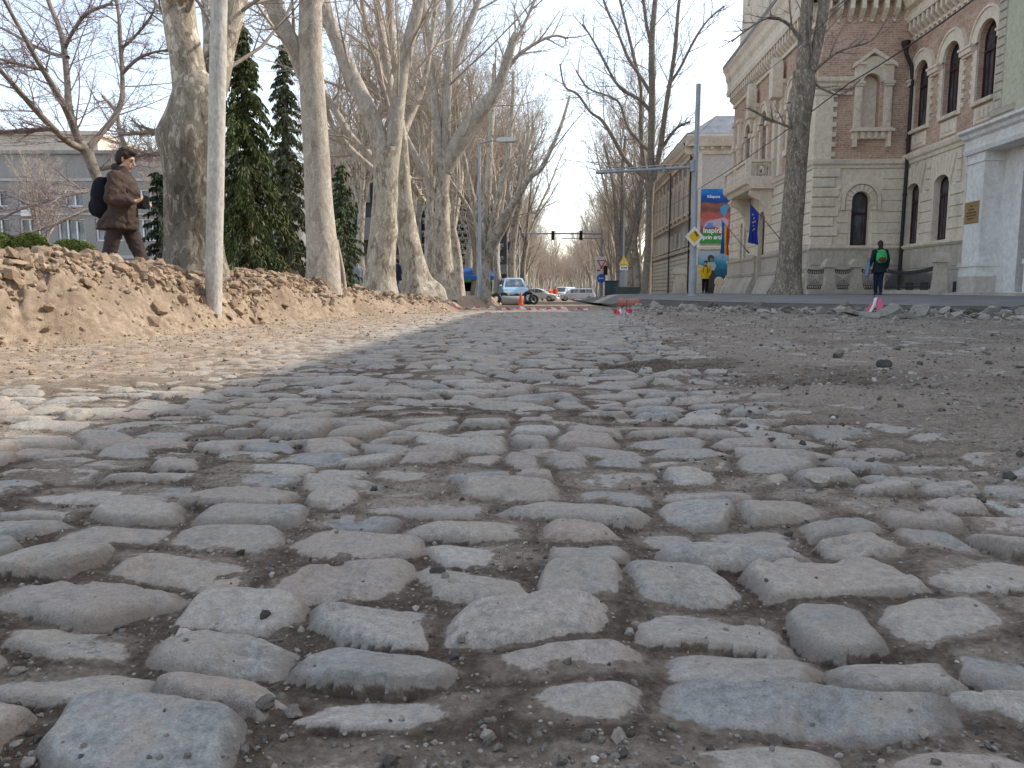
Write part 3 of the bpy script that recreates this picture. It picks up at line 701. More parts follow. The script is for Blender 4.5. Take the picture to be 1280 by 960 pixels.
# ---- spruces
def conifer(label, u, Y, vtop, rmax, seed, col, zlow=.6, n=150, name='spruce_tree', droop=.55):
    rg = random.Random(seed); rn = np.random.RandomState(seed)
    b = at(u, 365, Y); z0 = .25; H = at(u, vtop, Y).z-z0
    root = thing(name, (b.x, b.y, z0), label, 'tree')
    T = Tubes(); pts = [Vector((0,0,-.2)), Vector((.03,0,H*.5)), Vector((0,0,H))]; q, rr = smooth_path(pts, [.17,.10,.015], 5); T.add(q, rr, 8)
    me = T.mesh('trunk'); me.materials.append(M['bark_dark']); link(bpy.data.objects.new('trunk', me), root)
    TB = Tubes(); C = []; D = []; 
    for i in range(n):
        t = (i+rg.random())/n; z = zlow+(H-zlow)*t; a = i*2.4+rg.gauss(0, .3)
        if rg.random() < .12: continue
        L = rmax*(1-t)**.75*rg.uniform(.45, 1.3)*(.72+.65*float(vnoise(math.cos(a)*1.3+z*.9, math.sin(a)*1.3+z*.4, seed)))+.12; d = Vector((math.cos(a), math.sin(a), .22-.1*(1-t)))
        bp = path(rg, (0, 0, z), d, L, 6, .05, -droop*.28); TB.add(bp, [.022*(1-.85*k/6) for k in range(7)], 4)
        for k in range(1, 7):
            for j in range(int(9+13*L)):
                p = bp[k-1].lerp(bp[k], rg.random()); sd_ = Vector((rg.gauss(0, 1), rg.gauss(0, 1), 0)).normalized()
                w = .05+.20*L*.45*(1-k/9)
                p2 = p+sd_*rg.random()*w; dd = (sd_*.35+Vector((math.cos(a)*.3, math.sin(a)*.3, -rg.uniform(.5, 1.5)))).normalized()
                C.append(tuple(p2)); D.append(tuple(dd*rg.uniform(.07, .20)))
    me = TB.mesh('limbs'); me.materials.append(M['bark_dark']); link(bpy.data.objects.new('limb', me), root)
    C = np.array(C); D = np.array(D); N_ = rn.randn(len(C), 3); S = np.cross(D, N_); S /= np.linalg.norm(S, axis=1, keepdims=True); S *= rn.uniform(.012, .03, (len(C), 1))
    V = np.concatenate([C-S*.5, C+S*.5, C+D*.6+S, C+D*.6-S, C+D], 0); n_ = len(C); i = np.arange(n_)
    Qd = np.stack([i, i+n_, i+2*n_, i+3*n_], 1); Tr = np.stack([i+3*n_, i+2*n_, i+4*n_], 1)
    me = np_mesh('needles', V, quads=Qd, tris=Tr, smooth=False)
    np_attr(me, 'shade', np.tile(rn.rand(n_), 5))
    m = NT('needles_'+str(seed), .75, .15); sh = m.attr('shade'); nn = m.noise(m.coord('Object'), 1.6, 3)
    m.col(m.ramp(m.math('ADD', m.math('MULTIPLY', sh, .5), m.math('MULTIPLY', nn, .6)), [(.25, tuple(c*.45 for c in col)), (.55, col), (.85, tuple(c*1.9 for c in col))]))
    me.materials.append(m.m); link(bpy.data.objects.new('crown', me), root)
conifer('tall dark green spruce with drooping sprays, nearer the massive plane trunk', 314, 22, 28, 1.6, 1, (.072,.088,.03), n=230, droop=.8)
conifer('slimmer grey-green spruce between the two pale plane trunks', 364, 26, 55, 1.3, 2, (.08,.092,.045), n=170, droop=.7)
conifer('low dark evergreen behind the smooth grey plane trunk', 430, 30, 205, 1.0, 3, (.07,.10,.045), n=90)
conifer('dark evergreen shrub seen between the walking man and the massive plane trunk', 205, 24, 214, .75, 4, (.025,.04,.022), n=60, name='evergreen_shrub')

# ---- clipped bushes
def bush(label, u, vtop, w, Y, seed):
    rn = np.random.RandomState(seed); p = at(u, 365, Y); zt = at(u, vtop, Y).z; r = px(w, Y)/2; z0 = .25; H = zt-z0
    root = thing('clipped_bush', (p.x, p.y, z0), label, 'bush', 'clipped bushes on the left')
    n = 9000; th = rn.rand(n)*2*PI; cz = rn.rand(n)*1.15-.15; rad = (.86+.16*rn.rand(n)**.5)*(1+.05*np.sin(th*5+cz*7))
    c = np.stack([np.cos(th)*np.sqrt(np.clip(1-cz**2, 0, 1))*r*rad, np.sin(th)*np.sqrt(np.clip(1-cz**2, 0, 1))*r*rad, np.clip(H-r*.8, 0, 9)+cz*min(r*.8, H)*rad], -1)
    A = rn.randn(n, 3); A /= np.linalg.norm(A, axis=1, keepdims=True); B = np.cross(A, rn.randn(n, 3)); B /= np.linalg.norm(B, axis=1, keepdims=True)
    s = rn.uniform(.012, .026, (n, 1)); V = np.concatenate([c-A*s, c+B*s*.5, c+A*s, c-B*s*.5]); i = np.arange(n)
    me = np_mesh('leaves', V, quads=np.stack([i, i+n, i+2*n, i+3*n], 1), smooth=False); np_attr(me, 'shade', np.tile(rn.rand(n), 4)); me.materials.append(M['box_leaf']); link(bpy.data.objects.new('foliage', me), root)
    b = MB(); b.lathe((0,0,0), [(r*.3,0),(r*.75,H*.35),(r*.8,H*.6),(r*.6,H*.85),(r*.05,H*.93)], 14); o = b.build('core', M['box_core'], None, True); o.parent = root; o.name = 'stem'  # dark solid core filling the bush behind its leaves
m = NT('box_leaf', .6, .3); m.col(m.ramp(m.attr('shade'), [(0, (.06,.09,.02)), (.6, (.13,.17,.035)), (1, (.22,.25,.06))])); M['box_leaf'] = m.m
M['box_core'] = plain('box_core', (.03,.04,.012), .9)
bush('round clipped bush at the left edge of the picture', 2, 291, 44, 14, 1)
bush('small dome of clipped box, second from the left', 43, 292, 38, 14, 2)
bush('widest low clipped bush, nearest the walking man', 94, 300, 62, 14, 3)
bush('tiny yellowish bush just behind the walking man', 140, 320, 18, 13, 4)
# ================================================================ BRICK MANSION AND NEIGHBOURS
def stone_mat(name, c, stain=(.20,.165,.13), amt=.5, block=None):
    m = NT(name, .88, .2); v = m.coord('Object'); uv = m.coord('UV')
    n1 = m.noise(m.map(v, (1,1,.35)), .9, 6, .6); n2 = m.noise(v, 7, 5, .65); n3 = m.noise(v, 60, 3)
    k = m.ramp(n2, [(.3, tuple(x*.78 for x in c)), (.55, c), (.75, tuple(min(1, x*1.14) for x in c))])
    k = m.mix(m.math('MULTIPLY', m.ramp(n1, [(.50, 0.0), (.75, 1.0)]), amt), k, stain)
    h = n3
    if block:
        br = m.n('ShaderNodeTexBrick'); br.offset = .5; br.inputs['Scale'].default_value = 1; br.inputs['Brick Width'].default_value = block[0]; br.inputs['Row Height'].default_value = block[1]
        br.inputs['Mortar Size'].default_value = .008; br.inputs['Mortar Smooth'].default_value = .3
        br.inputs['Color1'].default_value = (.42,.42,.42,1); br.inputs['Color2'].default_value = (.58,.56,.54,1); br.inputs['Mortar'].default_value = (.2,.19,.18,1)
        m.l(uv, br.inputs['Vector']); k = m.mix(.7, k, br.outputs['Color'], 'OVERLAY')
    m.col(k); m.bump(h, .3, .006); return m.m
def brick_mat(name):
    m = NT(name, .9, .2); uv = m.coord('UV'); v = m.coord('Object')
    wv = m.n('ShaderNodeVectorMath', operation='ADD'); nz = m.n('ShaderNodeTexNoise'); nz.inputs['Scale'].default_value = 3; m.l(v, nz.inputs['Vector'])
    sc = m.n('ShaderNodeVectorMath', operation='SCALE'); sc.inputs['Scale'].default_value = .02; m.l(nz.outputs['Color'], sc.inputs[0]); m.l(uv, wv.inputs[0]); m.l(sc.outputs[0], wv.inputs[1])
    br = m.n('ShaderNodeTexBrick'); br.inputs['Scale'].default_value = 1; br.inputs['Brick Width'].default_value = .27; br.inputs['Row Height'].default_value = .085
    br.inputs['Mortar Size'].default_value = .009; br.inputs['Mortar Smooth'].default_value = .4; br.inputs['Bias'].default_value = -.1
    br.inputs['Color1'].default_value = (.33,.178,.128,1); br.inputs['Color2'].default_value = (.48,.32,.24,1); br.inputs['Mortar'].default_value = (.50,.43,.35,1)
    m.l(wv.outputs[0], br.inputs['Vector'])
    n1 = m.noise(v, 1.1, 5, .6); n2 = m.noise(v, 11, 4, .7)
    k = m.mix(m.math('MULTIPLY', m.ramp(n2, [(.42, 0.0), (.62, 1.0)]), .55), br.outputs['Color'], (.58,.46,.38))
    k = m.mix(.4, k, m.ramp(n1, [(.3, .3), (.7, .72)]), 'OVERLAY')
    m.col(k); m.bump(br.outputs['Fac'], -.5, .01); return m.m
M['lime'] = stone_mat('limestone', (.72,.635,.52), (.34,.285,.225), .6)
M['lime_block'] = stone_mat('limestone_ashlar', (.44,.375,.295), (.22,.185,.15), .6, (.8,.42))
M['lime_grey'] = stone_mat('weathered_stone', (.50,.445,.375), (.22,.195,.165), .7)
M['brick'] = brick_mat('old_brick')
M['white_plaster'] = stone_mat('white_plaster', (.74,.73,.71), (.45,.42,.38), .5)
M['green_plaster'] = stone_mat('pale_green_plaster', (.50,.50,.38), (.33,.30,.23), .5)
M['cream_plaster'] = stone_mat('cream_plaster', (.68,.60,.48), (.42,.36,.29), .45)
M['grey_plaster'] = stone_mat('grey_plaster', (.55,.50,.45), (.36,.33,.30), .45)
M['maroon'] = plain('maroon_paint', (.050,.012,.014), .55)
M['maroon_door'] = mottled('maroon_door', (.085,.018,.018), .3, 3, .5, .3)
def glass_mat(name, c=(.02,.022,.026), rough=.12):  # paler patches in the pane colour stand in for curtains and reflections
    m = NT(name, rough, .6); n = m.noise(m.coord('Object'), .7, 2); m.col(m.ramp(m.noise(m.map(m.coord('Object'), (1.3,1.3,.5)), 1.6, 4, .6), [(.35, c), (.5, tuple(x*2.0 for x in c)), (.62, tuple(x*4.5 for x in c))])); m.bump(n, .05, .02); return m.m
M['glass'] = glass_mat('window_glass')
M['zinc'] = mottled('roof_zinc', (.20,.21,.24), .25, 2, .6, .2)
M['dark_metal'] = mottled('dark_metal', (.028,.022,.022), .3, 6, .5, .2)
M['iron'] = mottled('fence_iron', (.05,.05,.05), .3, 6, .6, .2)
M['brass'] = mottled('brass_plate', (.30,.20,.085), .2, 4, .45, .2)
DZ = -.12
F_WING = Frame(S2W(0, 14, DZ), DV, -NV)            # street-facing wall of the wing, h = s
F_FRONT = Frame(S2W(32, 0, DZ), NV, -DV)           # camera-facing wall of the block, h = lateral
F_SIDE = Frame(S2W(0, 10.4, DZ), DV, -NV)          # street-facing wall of the block, h = s
def window(fr, par, h0, h1, z0, zs, rise, dep=-.17, split=True, transom=None, name='window', label=None):
    o = arch(h0, h1, z0, zs, rise); c = (h0+h1)/2; t = .07
    inn = arch(h0+t, h1-t, z0+t, zs, max(.01, rise-t*.6))
    b = MB(fr); b.ring(o+[o[0]], inn+[inn[0]], dep-.05, dep)
    if split: b.box(c-.035, c+.035, z0+t, zs+rise-t, dep-.05, dep-.005)
    tz = transom if transom else zs-.15*(zs-z0)
    b.box(h0+t, h1-t, tz-.05, tz+.05, dep-.05, dep+.02)
    for q in ((h0+c)/2, (h1+c)/2): b.box(q-.012, q+.012, z0+t, tz, dep-.05, dep-.02)
    w_ = b.build(name, M['maroon'], par, label=label)
    g = MB(fr); g.poly(arch(h0+t*.5, h1-t*.5, z0+t*.5, zs, max(.01, rise-t*.3)), dep-.06, dep-.035); g.build('pane', M['glass'], w_)
    return w_
def courses(b, h0, h1, z0, z1, holes, rg, ch=.42, d=.04, bl=(.7, 1.1), gap=.035):
    """rows of raised blocks round openings (h0, h1, z0, z1 boxes)"""
    n = max(1, round((z1-z0)/ch)); ch = (z1-z0)/n
    for r in range(n):
        a, c = z0+r*ch+gap/2, z0+(r+1)*ch-gap/2
        iv = [(h0, h1)]
        for (p, q, e, f) in holes:
            if e < c and f > a:
                nv = []
                for (x, y) in iv:
                    if q <= x or p >= y: nv.append((x, y))
                    else:
                        if p > x: nv.append((x, p))
                        if q < y: nv.append((q, y))
                iv = nv
        for (x, y) in iv:
            if y-x < .08: continue
            k = max(1, round((y-x)/rg.uniform(*bl))); cuts = [x+(y-x)*(j+(rg.uniform(-.15, .15) if 0 < j < k else 0))/k for j in range(k+1)]
            for j in range(k): b.bbox(cuts[j]+.008, cuts[j+1]-.008, a, c, .0, d+rg.uniform(-.006, .006), .018)
def voussoirs(b, c, zs, r0, r1, n, d, a0=0, a1=PI, gap=.02):
    for i in range(n):
        p, q = a0+(a1-a0)*i/n+gap, a0+(a1-a0)*(i+1)/n-gap
        b.poly([(c+r0*math.cos(p), zs+r0*math.sin(p)), (c+r1*math.cos(p), zs+r1*math.sin(p)), (c+r1*math.cos(q), zs+r1*math.sin(q)), (c+r0*math.cos(q), zs+r0*math.sin(q))], 0, d)
def corbels(b, h0, h1, z0, z1, pitch, d0, d1, w=.16):
    n = int((h1-h0)/pitch)
    for i in range(n):
        c = h0+(i+.5)*(h1-h0)/n
        b.add([(c-w/2,z1,d0),(c+w/2,z1,d0),(c+w/2,z1,d1),(c-w/2,z1,d1),(c-w/2,z0,d0),(c+w/2,z0,d0),(c+w/2,(z0+z1)/2,d1),(c-w/2,(z0+z1)/2,d1)], [(0,1,2,3),(4,5,1,0),(5,6,2,1),(6,7,3,2),(7,4,0,3),(4,7,6,5)])
        b.lathe((c, z0-.02, d0+.05), [(.01,-.07),(.055,-.03),(.055,.03)], 8)
def quoins(b, h0, side, z0, z1, w0=.34, w1=.55, ch=.28, d=.05):
    n = int((z1-z0)/ch); ch = (z1-z0)/n
    for i in range(n):
        w_ = w1 if i % 2 else w0
        a, c = (h0, h0+w_) if side > 0 else (h0-w_, h0)
        b.bbox(a, c, z0+i*ch+.006, z0+(i+1)*ch-.006, 0, d, .012)

def mansion():
    rg = random.Random(21)
    R = thing('brick_mansion', S2W(32, 12, .3), 'ornate brick and limestone mansion with arched windows and a corner balcony', 'building')
    # ---------- wing (h = s, from 25.3 to 32)
    fw = F_WING; s0, s1 = 24.0, 32.0
    lows = [(31.25,), (29.03,), (26.8,)]
    lo = [arch(c-.52, c+.52, 2.49, 4.50, .30) for (c,) in lows]
    up = [arch(c-.56, c+.56, 6.86, 8.78, .54) for c in (31.1, 28.87, 26.64)]
    b = MB(fw); b.wall([(s0,1.55),(s1,1.55),(s1,5.62),(s0,5.62)], lo, 0, .24); b.build('wall', M['lime'], R)
    b = MB(fw); b.wall([(s0,6.02),(s1,6.02),(s1,10.4),(s0,10.4)], up, 0, .24); b.build('wall', M['brick'], R, label='brick upper wall of the wing')
    b = MB(fw); courses(b, s0, s1, 2.42, 5.56, [(c-.62, c+.62, 2.3, 4.62) for (c,) in lows]+[(c-.95, c+.95, 4.40, 5.56) for (c,) in lows], rg, .40, .05, (.95, 1.3)); 
    for (c,) in lows:
        for i in range(7):                         # fan of wedge stones over each lower window
            x0 = c-.62+i*1.24/7; x1 = x0+1.24/7; f = 1.45
            zA = 4.52+.30*math.cos((x0-c)/.62*1.45); zB = 4.52+.30*math.cos((x1-c)/.62*1.45); dz = 5.52
            b.poly([(x0+.012,zA+.02),(x1-.012,zB+.02),(c+(x1-c)*f-.012,dz-(0 if i == 3 else .10)),(c+(x0-c)*f+.012,dz-(0 if i == 3 else .10))], 0, .055)
        b.ring([(h, z) for h, z in arch(c-.64, c+.64, 2.49, 4.50, .36)[2:]], [(h, z) for h, z in arch(c-.53, c+.53, 2.49, 4.50, .30)[2:]], 0, .07)
        b.box(c-.64, c-.53, 2.42, 4.5, 0, .055); b.box(c+.53, c+.64, 2.42, 4.5, 0, .055)
    b.build('rusticated_blocks', M['lime'], R)
    for (c,) in lows: window(fw, R, c-.52, c+.52, 2.49, 4.50, .30, transom=4.12)
    for c in (31.1, 28.87, 26.64): window(fw, R, c-.56, c+.56, 6.86, 8.78, .54, transom=8.45)
    # pier stones, imposts, hood arches, panels under the upper windows
    b = MB(fw)
    for c in (31.1, 28.87, 26.64):
        o = arch(c-.92, c+.92, 8.6, 8.72, .96, 16)[2:]; i_ = arch(c-.57, c+.57, 8.6, 8.78, .55, 16)[2:]
        b.ring(o, i_, 0, .09); o2 = arch(c-.98, c+.98, 8.6, 8.72, 1.04, 16)[2:]; b.ring(o2, o, 0, .14)
        b.box(c-.80, c-.57, 6.72, 8.55, 0, .06); b.box(c+.57, c+.80, 6.72, 8.55, 0, .06)
        for k in range(6):
            for sg in (-1, 1):
                x = c+sg*.80; b.bbox(min(x, x+sg*.11), max(x, x+sg*.11), 6.9+k*.30, 7.05+k*.30, 0, .055, .01)
        b.prof(c-.62, c+.62, [(6.72,0),(6.72,.16),(6.80,.18),(6.86,.12),(6.86,0)])
        b.bbox(c-.56, c+.56, 6.12, 6.66, 0, .05, .02)
        for k in range(3): b.bbox(c-.36+k*.26, c-.18+k*.26, 6.24, 6.54, .05, .09, .02)
    for c in (29.98, 27.75, 32.0-.12, 25.5):
        w_ = .34 if c < 31.5 else .12
        b.box(c-w_, c+w_, 8.48, 8.56, 0, .12); b.box(c-w_-.03, c+w_+.03, 8.56, 8.72, 0, .20); b.box(c-w_-.06, c+w_+.06, 8.72, 8.80, 0, .24)
    b.build('window_surround', M['lime'], R)
    b = MB(fw); b.prof(s0, s1, [(5.60,0),(5.60,.06),(5.72,.08),(5.78,.16),(5.90,.20),(5.96,.20),(6.04,.05),(6.04,0)]); b.build('string_course', M['lime'], R)
    b = MB(fw); b.prof(s0, s1, [(2.28,0),(2.28,.10),(2.36,.18),(2.42,.18),(2.46,.05),(2.46,0)]); b.build('sill_course', M['lime'], R)
    b = MB(fw); b.box(s0, s1, .3, 1.42, -.2, .02); b.box(s0, s1, 1.42, 2.28, -.2, .06)
    for k in range(20): b.bbox(s0+.02+k*.4, s0+.38+k*.4, 1.52, 2.24, .06, .085, .015)
    b.build('basement', M['lime_grey'], R)
    b = MB(fw)
    for c in (31.1, 29.9, 28.7, 27.5): b.poly([(c-.32,.62),(c+.32,.62),(c+.32,.98),(c-.32,.98)], .022, .03)
    b.build('basement_window', M['glass'], R)
    b = MB(fw); corbels(b, s0, s1, 10.35, 10.95, .34, 0, .30, .13); b.box(s0, s1, 10.38, 10.5, 0, .07); b.prof(s0, s1, [(10.95,0),(10.95,.34),(11.1,.36),(11.2,.30),(11.35,.30),(11.42,.5),(11.6,.58),(11.75,.70),(11.9,.72),(11.9,0)])
    b.build('cornice', M['lime'], R)
    b = MB(fw); b.add([(s0,11.9,.7),(s1,11.9,.7),(s1,14.6,-5),(s0,14.6,-5)], [(0,1,2,3)]); b.box(s0, s1, .3, 11.9, -8, -.34); b.build('roof', M['zinc'], R)
    # ---------- camera-facing wall of the block (h = lateral 10.4 .. 14)
    ff = F_FRONT; l0, l1 = 10.4, 14.0
    wb = arch(11.93, 12.62, 2.44, 4.25, .345); ni = arch(12.10, 12.78, 7.05, 8.75, .34)
    b = MB(ff); b.wall([(l0,1.6),(l1,1.6),(l1,5.55),(l0,5.55)], [wb], 0, .24); b.build('wall', M['lime'], R)
    b = MB(ff); b.wall([(l0,5.83),(l1,5.83),(l1,12.9),(l0,12.9)], [ni], 0, .30); b.build('wall', M['brick'], R, label='red brick wall above the rusticated ground floor')
    b = MB(ff); b.poly(arch(12.08, 12.80, 7.03, 8.75, .36), -.32, -.29); b.build('niche', M['lime'], R)
    b = MB(ff); c = 12.275
    courses(b, l0+.95, l1, 2.50, 5.5, [(c-.44, c+.44, 2.3, 4.3), (c-.78, c+.78, 3.85, 5.1)], rg, .42, .04, (1.0, 1.4))
    n = 8
    for k in range(n):                              # big quoin blocks of the corner
        a = 2.46+k*.385; w_ = 1.02 if k % 2 else .82; b.bbox(l0-.085, l0+w_, a, a+.35, 0, .09, .03)
    voussoirs(b, c, 4.25, .36, .60, 9, .07); o = arch(c-.76, c+.76, 3.9, 4.25, .76, 16)[2:]; i_ = arch(c-.64, c+.64, 3.9, 4.25, .64, 16)[2:]; b.ring(o, i_, 0, .11)
    b.box(c-.76, c-.64, 3.88, 4.25, 0, .11); b.box(c+.64, c+.76, 3.88, 4.25, 0, .11)
    for k in range(2): b.box(c-.60, c-.36, 3.88+k*.19, 4.05+k*.19, 0, .07); b.box(c+.36, c+.60, 3.88+k*.19, 4.05+k*.19, 0, .07)
    b.build('rusticated_blocks', M['lime'], R)
    window(ff, R, 11.93, 12.62, 2.44, 4.25, .345, transom=3.75, split=False)
    b = MB(ff); b.prof(l0-.12, l1, [(5.50,0),(5.50,.08),(5.60,.10),(5.66,.18),(5.80,.22),(5.86,.05),(5.86,0)]); b.build('string_course', M['lime'], R)
    b = MB(ff); b.prof(l0-.12, l1, [(2.30,0),(2.30,.10),(2.38,.17),(2.46,.17),(2.48,0)]); b.build('sill_course', M['lime'], R)
    b = MB(ff); b.box(l0-.06, l1, 1.6, 2.3, -.2, .07)
    for k in range(8): b.bbox(l0+.02+k*.45, l0+.43+k*.45, 1.68, 2.26, .07, .095, .015)
    b.prof(l0-.10, l1, [(1.42,-.2),(1.42,.12),(1.56,.16),(1.62,.05),(1.62,-.2)]); b.prof(l0-.18, l1, [(.3,-.2),(.3,.34),(.9,.26),(1.42,.1),(1.42,-.2)])
    b.build('basement', M['lime_grey'], R)
    # upper pier with toothed edge, cornice over it
    b = MB(ff); b.box(l0-.07, l0+.60, 5.86, 8.55, 0, .09); 
    for k in range(7): b.bbox(l0+.60, l0+.76, 5.95+k*.38, 6.14+k*.38, 0, .09, .01)
    b.prof(l0-.16, l0+1.35, [(8.55,0),(8.55,.10),(8.65,.16),(8.72,.16),(8.80,.26),(8.95,.28),(8.98,0)])
    b.prof(l0-.12, l0+1.3, [(8.30,0),(8.30,.12),(8.40,.14),(8.44,0)])
    b.build('pilaster', M['lime'], R)
    # niche frame: pilasters, pediment, shelf with corbels
    b = MB(ff)
    for x in (11.80, 12.94):
        b.bbox(x, x+.30, 6.95, 8.62, 0, .12, .02); b.box(x-.03, x+.33, 8.62, 8.70, 0, .17); b.box(x-.06, x+.36, 8.70, 8.80, 0, .20); b.bbox(x+.06, x+.24, 7.1, 8.5, .12, .135, .01)
        b.poly([(x+.15,7.65),(x+.22,7.77),(x+.15,7.89),(x+.08,7.77)], .135, .17); b.poly([(x+.09,7.3),(x+.15,7.45),(x+.21,7.3)], .135, .165)
        b.box(x-.02, x+.32, 8.80, 9.42, 0, .10); b.box(x-.07, x+.37, 9.42, 9.52, 0, .18)
    o = arch(11.78, 13.26, 8.9, 9.05, .70, 16)[2:]; i_ = arch(12.09, 12.79, 8.9, 8.76, .35, 16)[2:]; b.ring(o, i_, 0, .09)
    b.poly([(11.70,9.45),(12.44,10.02),(13.36,9.45),(13.36,9.32),(12.44,9.86),(11.70,9.32)], 0, .2)
    b.poly([(11.95,9.30),(12.44,9.75),(13.0,9.30)], 0, .11)
    b.box(11.70, 13.34, 6.88, 6.98, 0, .30); b.box(11.76, 13.28, 6.98, 7.04, 0, .22)
    b.box(11.76, 13.28, 6.60, 6.88, 0, .12)
    for x in (11.80, 12.06, 12.32, 12.58, 12.84, 13.10): b.poly([(x,6.88),(x+.13,6.88),(x+.13,6.30 if x in (11.80, 13.10) else 6.62),(x,6.30 if x in (11.80, 13.10) else 6.62)], 0, .22)
    b.build('niche_frame', M['lime'], R)
    # ---------- street-facing wall of the block (h = s 32 .. 46.5)
    fs = F_SIDE; a0, a1 = 32.0, 46.3
    door = arch(39.0, 40.15, .55, 4.1, .5); twl = [arch(42.55+k*.85, 43.1+k*.85, 2.3, 4.1, .275) for k in (0, 1)]
    w_up = [arch(39.0, 40.05, 6.95, 8.9, .52), arch(42.1, 43.15, 6.95, 8.9, .52)]; far = arch(34.6, 35.5, 2.44, 4.25, .4); fup = arch(34.5, 35.5, 6.95, 8.8, .5)
    b = MB(fs); b.wall([(a0,.3),(a1,.3),(a1,5.55),(a0,5.55)], [door, far]+twl, 0, .34); b.build('wall', M['lime'], R)
    b = MB(fs); b.wall([(a0,5.83),(a1,5.83),(a1,12.0),(a0,12.0)], w_up+[fup], 0, .34); b.build('wall', M['brick'], R)
    b = MB(fs); courses(b, a0, a1, 2.50, 5.5, [(38.8,40.35,0,4.7),(42.4,44.2,2.2,4.5),(34.4,35.7,2.2,4.9)], rg, .42, .05, (.8, 1.2)); b.build('rusticated_blocks', M['lime'], R)
    b = MB(fs); b.prof(a0-.12, a1, [(5.50,0),(5.50,.08),(5.60,.10),(5.66,.18),(5.80,.22),(5.86,.05),(5.86,0)]); b.build('string_course', M['lime'], R)
    b = MB(fs)
    for (p, q) in ((a0, 38.9), (40.25, a1)):
        b.prof(p, q, [(1.42,-.2),(1.42,.20),(1.56,.24),(1.62,.12),(2.2,.12),(2.3,.2),(2.42,.2),(2.46,.0),(2.46,-.2)]); b.prof(p, q, [(.3,-.2),(.3,.62),(.9,.42),(1.42,.16),(1.42,-.2)])
    b.build('basement', M['lime_grey'], R)
    for k in (0, 1): window(fs, R, 42.55+k*.85, 43.1+k*.85, 2.3, 4.1, .275, split=False)
    window(fs, R, 34.6, 35.5, 2.44, 4.25, .4); window(fs, R, 34.5, 35.5, 6.95, 8.8, .5); window(fs, R, 39.0, 40.05, 6.95, 8.9, .52); window(fs, R, 42.1, 43.15, 6.95, 8.9, .52)
    b = MB(fs); b.poly(arch(39.02, 40.13, .55, 4.1, .5), -.3, -.22)
    for k in range(2):
        for j in range(3): b.bbox(39.12+k*.5, 39.52+k*.5, .75+j*1.1, 1.7+j*1.1, -.22, -.18, .03)
    b.build('door', M['maroon_door'], R)
    b = MB(fs)
    for (x0, x1) in ((39.0, 40.05), (42.1, 43.15), (34.5, 35.5)):
        c = (x0+x1)/2; o = arch(x0-.3, x1+.3, 8.7, 8.9, .86, 14)[2:]; i_ = arch(x0-.01, x1+.01, 8.7, 8.9, .53, 14)[2:]; b.ring(o, i_, 0, .12)
        o2 = arch(x0-.38, x1+.38, 8.7, 8.9, .95, 14)[2:]; b.ring(o2, o, 0, .18)
        b.box(x0-.28, x0, 6.6, 8.7, 0, .10); b.box(x1, x1+.28, 6.6, 8.7, 0, .10); b.box(x0-.34, x0+.02, 8.6, 8.82, 0, .2); b.box(x1-.02, x1+.34, 8.6, 8.82, 0, .2); b.box(x0-.35, x1+.35, 6.6, 6.85, 0, .2)
    for x in (36.6, 37.6, 41.1, 44.6, 45.7): b.box(x-.22, x+.22, 5.9, 9.9, 0, .15); b.box(x-.28, x+.28, 9.9, 10.1, 0, .24); b.box(x-.28, x+.28, 8.5, 8.72, 0, .22)
    b.box(a0-.07, a0+.55, 5.86, 8.55, 0, .08)
    for k in range(7): b.bbox(a0+.55, a0+.72, 5.95+k*.38, 6.14+k*.38, 0, .08, .01)
    b.prof(a0-.16, a0+1.2, [(8.55,0),(8.55,.10),(8.65,.16),(8.72,.16),(8.80,.26),(8.95,.28),(8.98,0)])
    b.poly([(36.3,9.3),(36.9,9.3),(36.9,10.6),(36.6,11.1),(36.3,10.6)], .15, .6)     # small console turrets on the upper wall
    b.poly([(40.8,9.4),(41.3,9.4),(41.3,10.7),(41.05,11.1),(40.8,10.7)], .15, .55)
    b.build('window_surround', M['lime'], R)
    b = MB(fs); corbels(b, a0, a1, 11.1, 11.8, .42, 0, .34, .16); b.box(a0, a1, 11.05, 11.2, 0, .10); b.prof(a0-.3, a1+.45, [(11.8,0),(11.8,.38),(12.0,.42),(12.2,.36),(12.5,.36),(12.7,.46),(13.0,.50),(13.2,.62),(13.32,.64),(13.32,0)])
    b.build('cornice', M['lime'], R)
    b = MB(ff); corbels(b, l0, l1+2, 11.1, 11.8, .42, 0, .34, .16); b.prof(l0-.4, l1+2, [(11.8,0),(11.8,.38),(12.0,.42),(12.2,.36),(12.5,.36),(12.7,.46),(13.0,.50),(13.2,.62),(13.32,.64),(13.32,0)]); b.build('cornice', M['lime'], R)
    b = MB(fs); b.poly([(38.3,13.3),(38.3,14.3),(38.7,14.3),(38.7,16.2),(41.0,18.0),(43.3,16.2),(43.3,14.3),(43.7,14.3),(43.7,13.3)], -.5, .42); b.poly([(36.0,13.3),(36.0,14.6),(36.9,14.6),(36.9,13.3)], -.4, .45)
    b.ring(arch(40.0, 42.0, 14.2, 15.2, .8)[2:], arch(40.2, 41.8, 14.2, 15.2, .65)[2:], .42, .5); b.build('gable', M['lime'], R)
    b = MB(fs); b.box(a0+.5, a1-.02, .3, 13.3, -9, -.40); b.add([(a0-.3,13.33,.66),(a1+.45,13.33,.66),(a1+.45,13.5,.66),(a0-.3,13.5,.66),(a0+3,16.2,-4.5),(a1-3,16.2,-4.5),(a0-.3,13.4,-9),(a1+.45,13.4,-9)], [(0,1,2,3),(3,2,5,4),(1,7,5,2),(0,3,4,6)]); b.build('roof', M['zinc'], R)
    # ---------- balcony: slab, consoles, balustrade on two sides
    s_, e_, P = 37.4, 42.2, 1.35
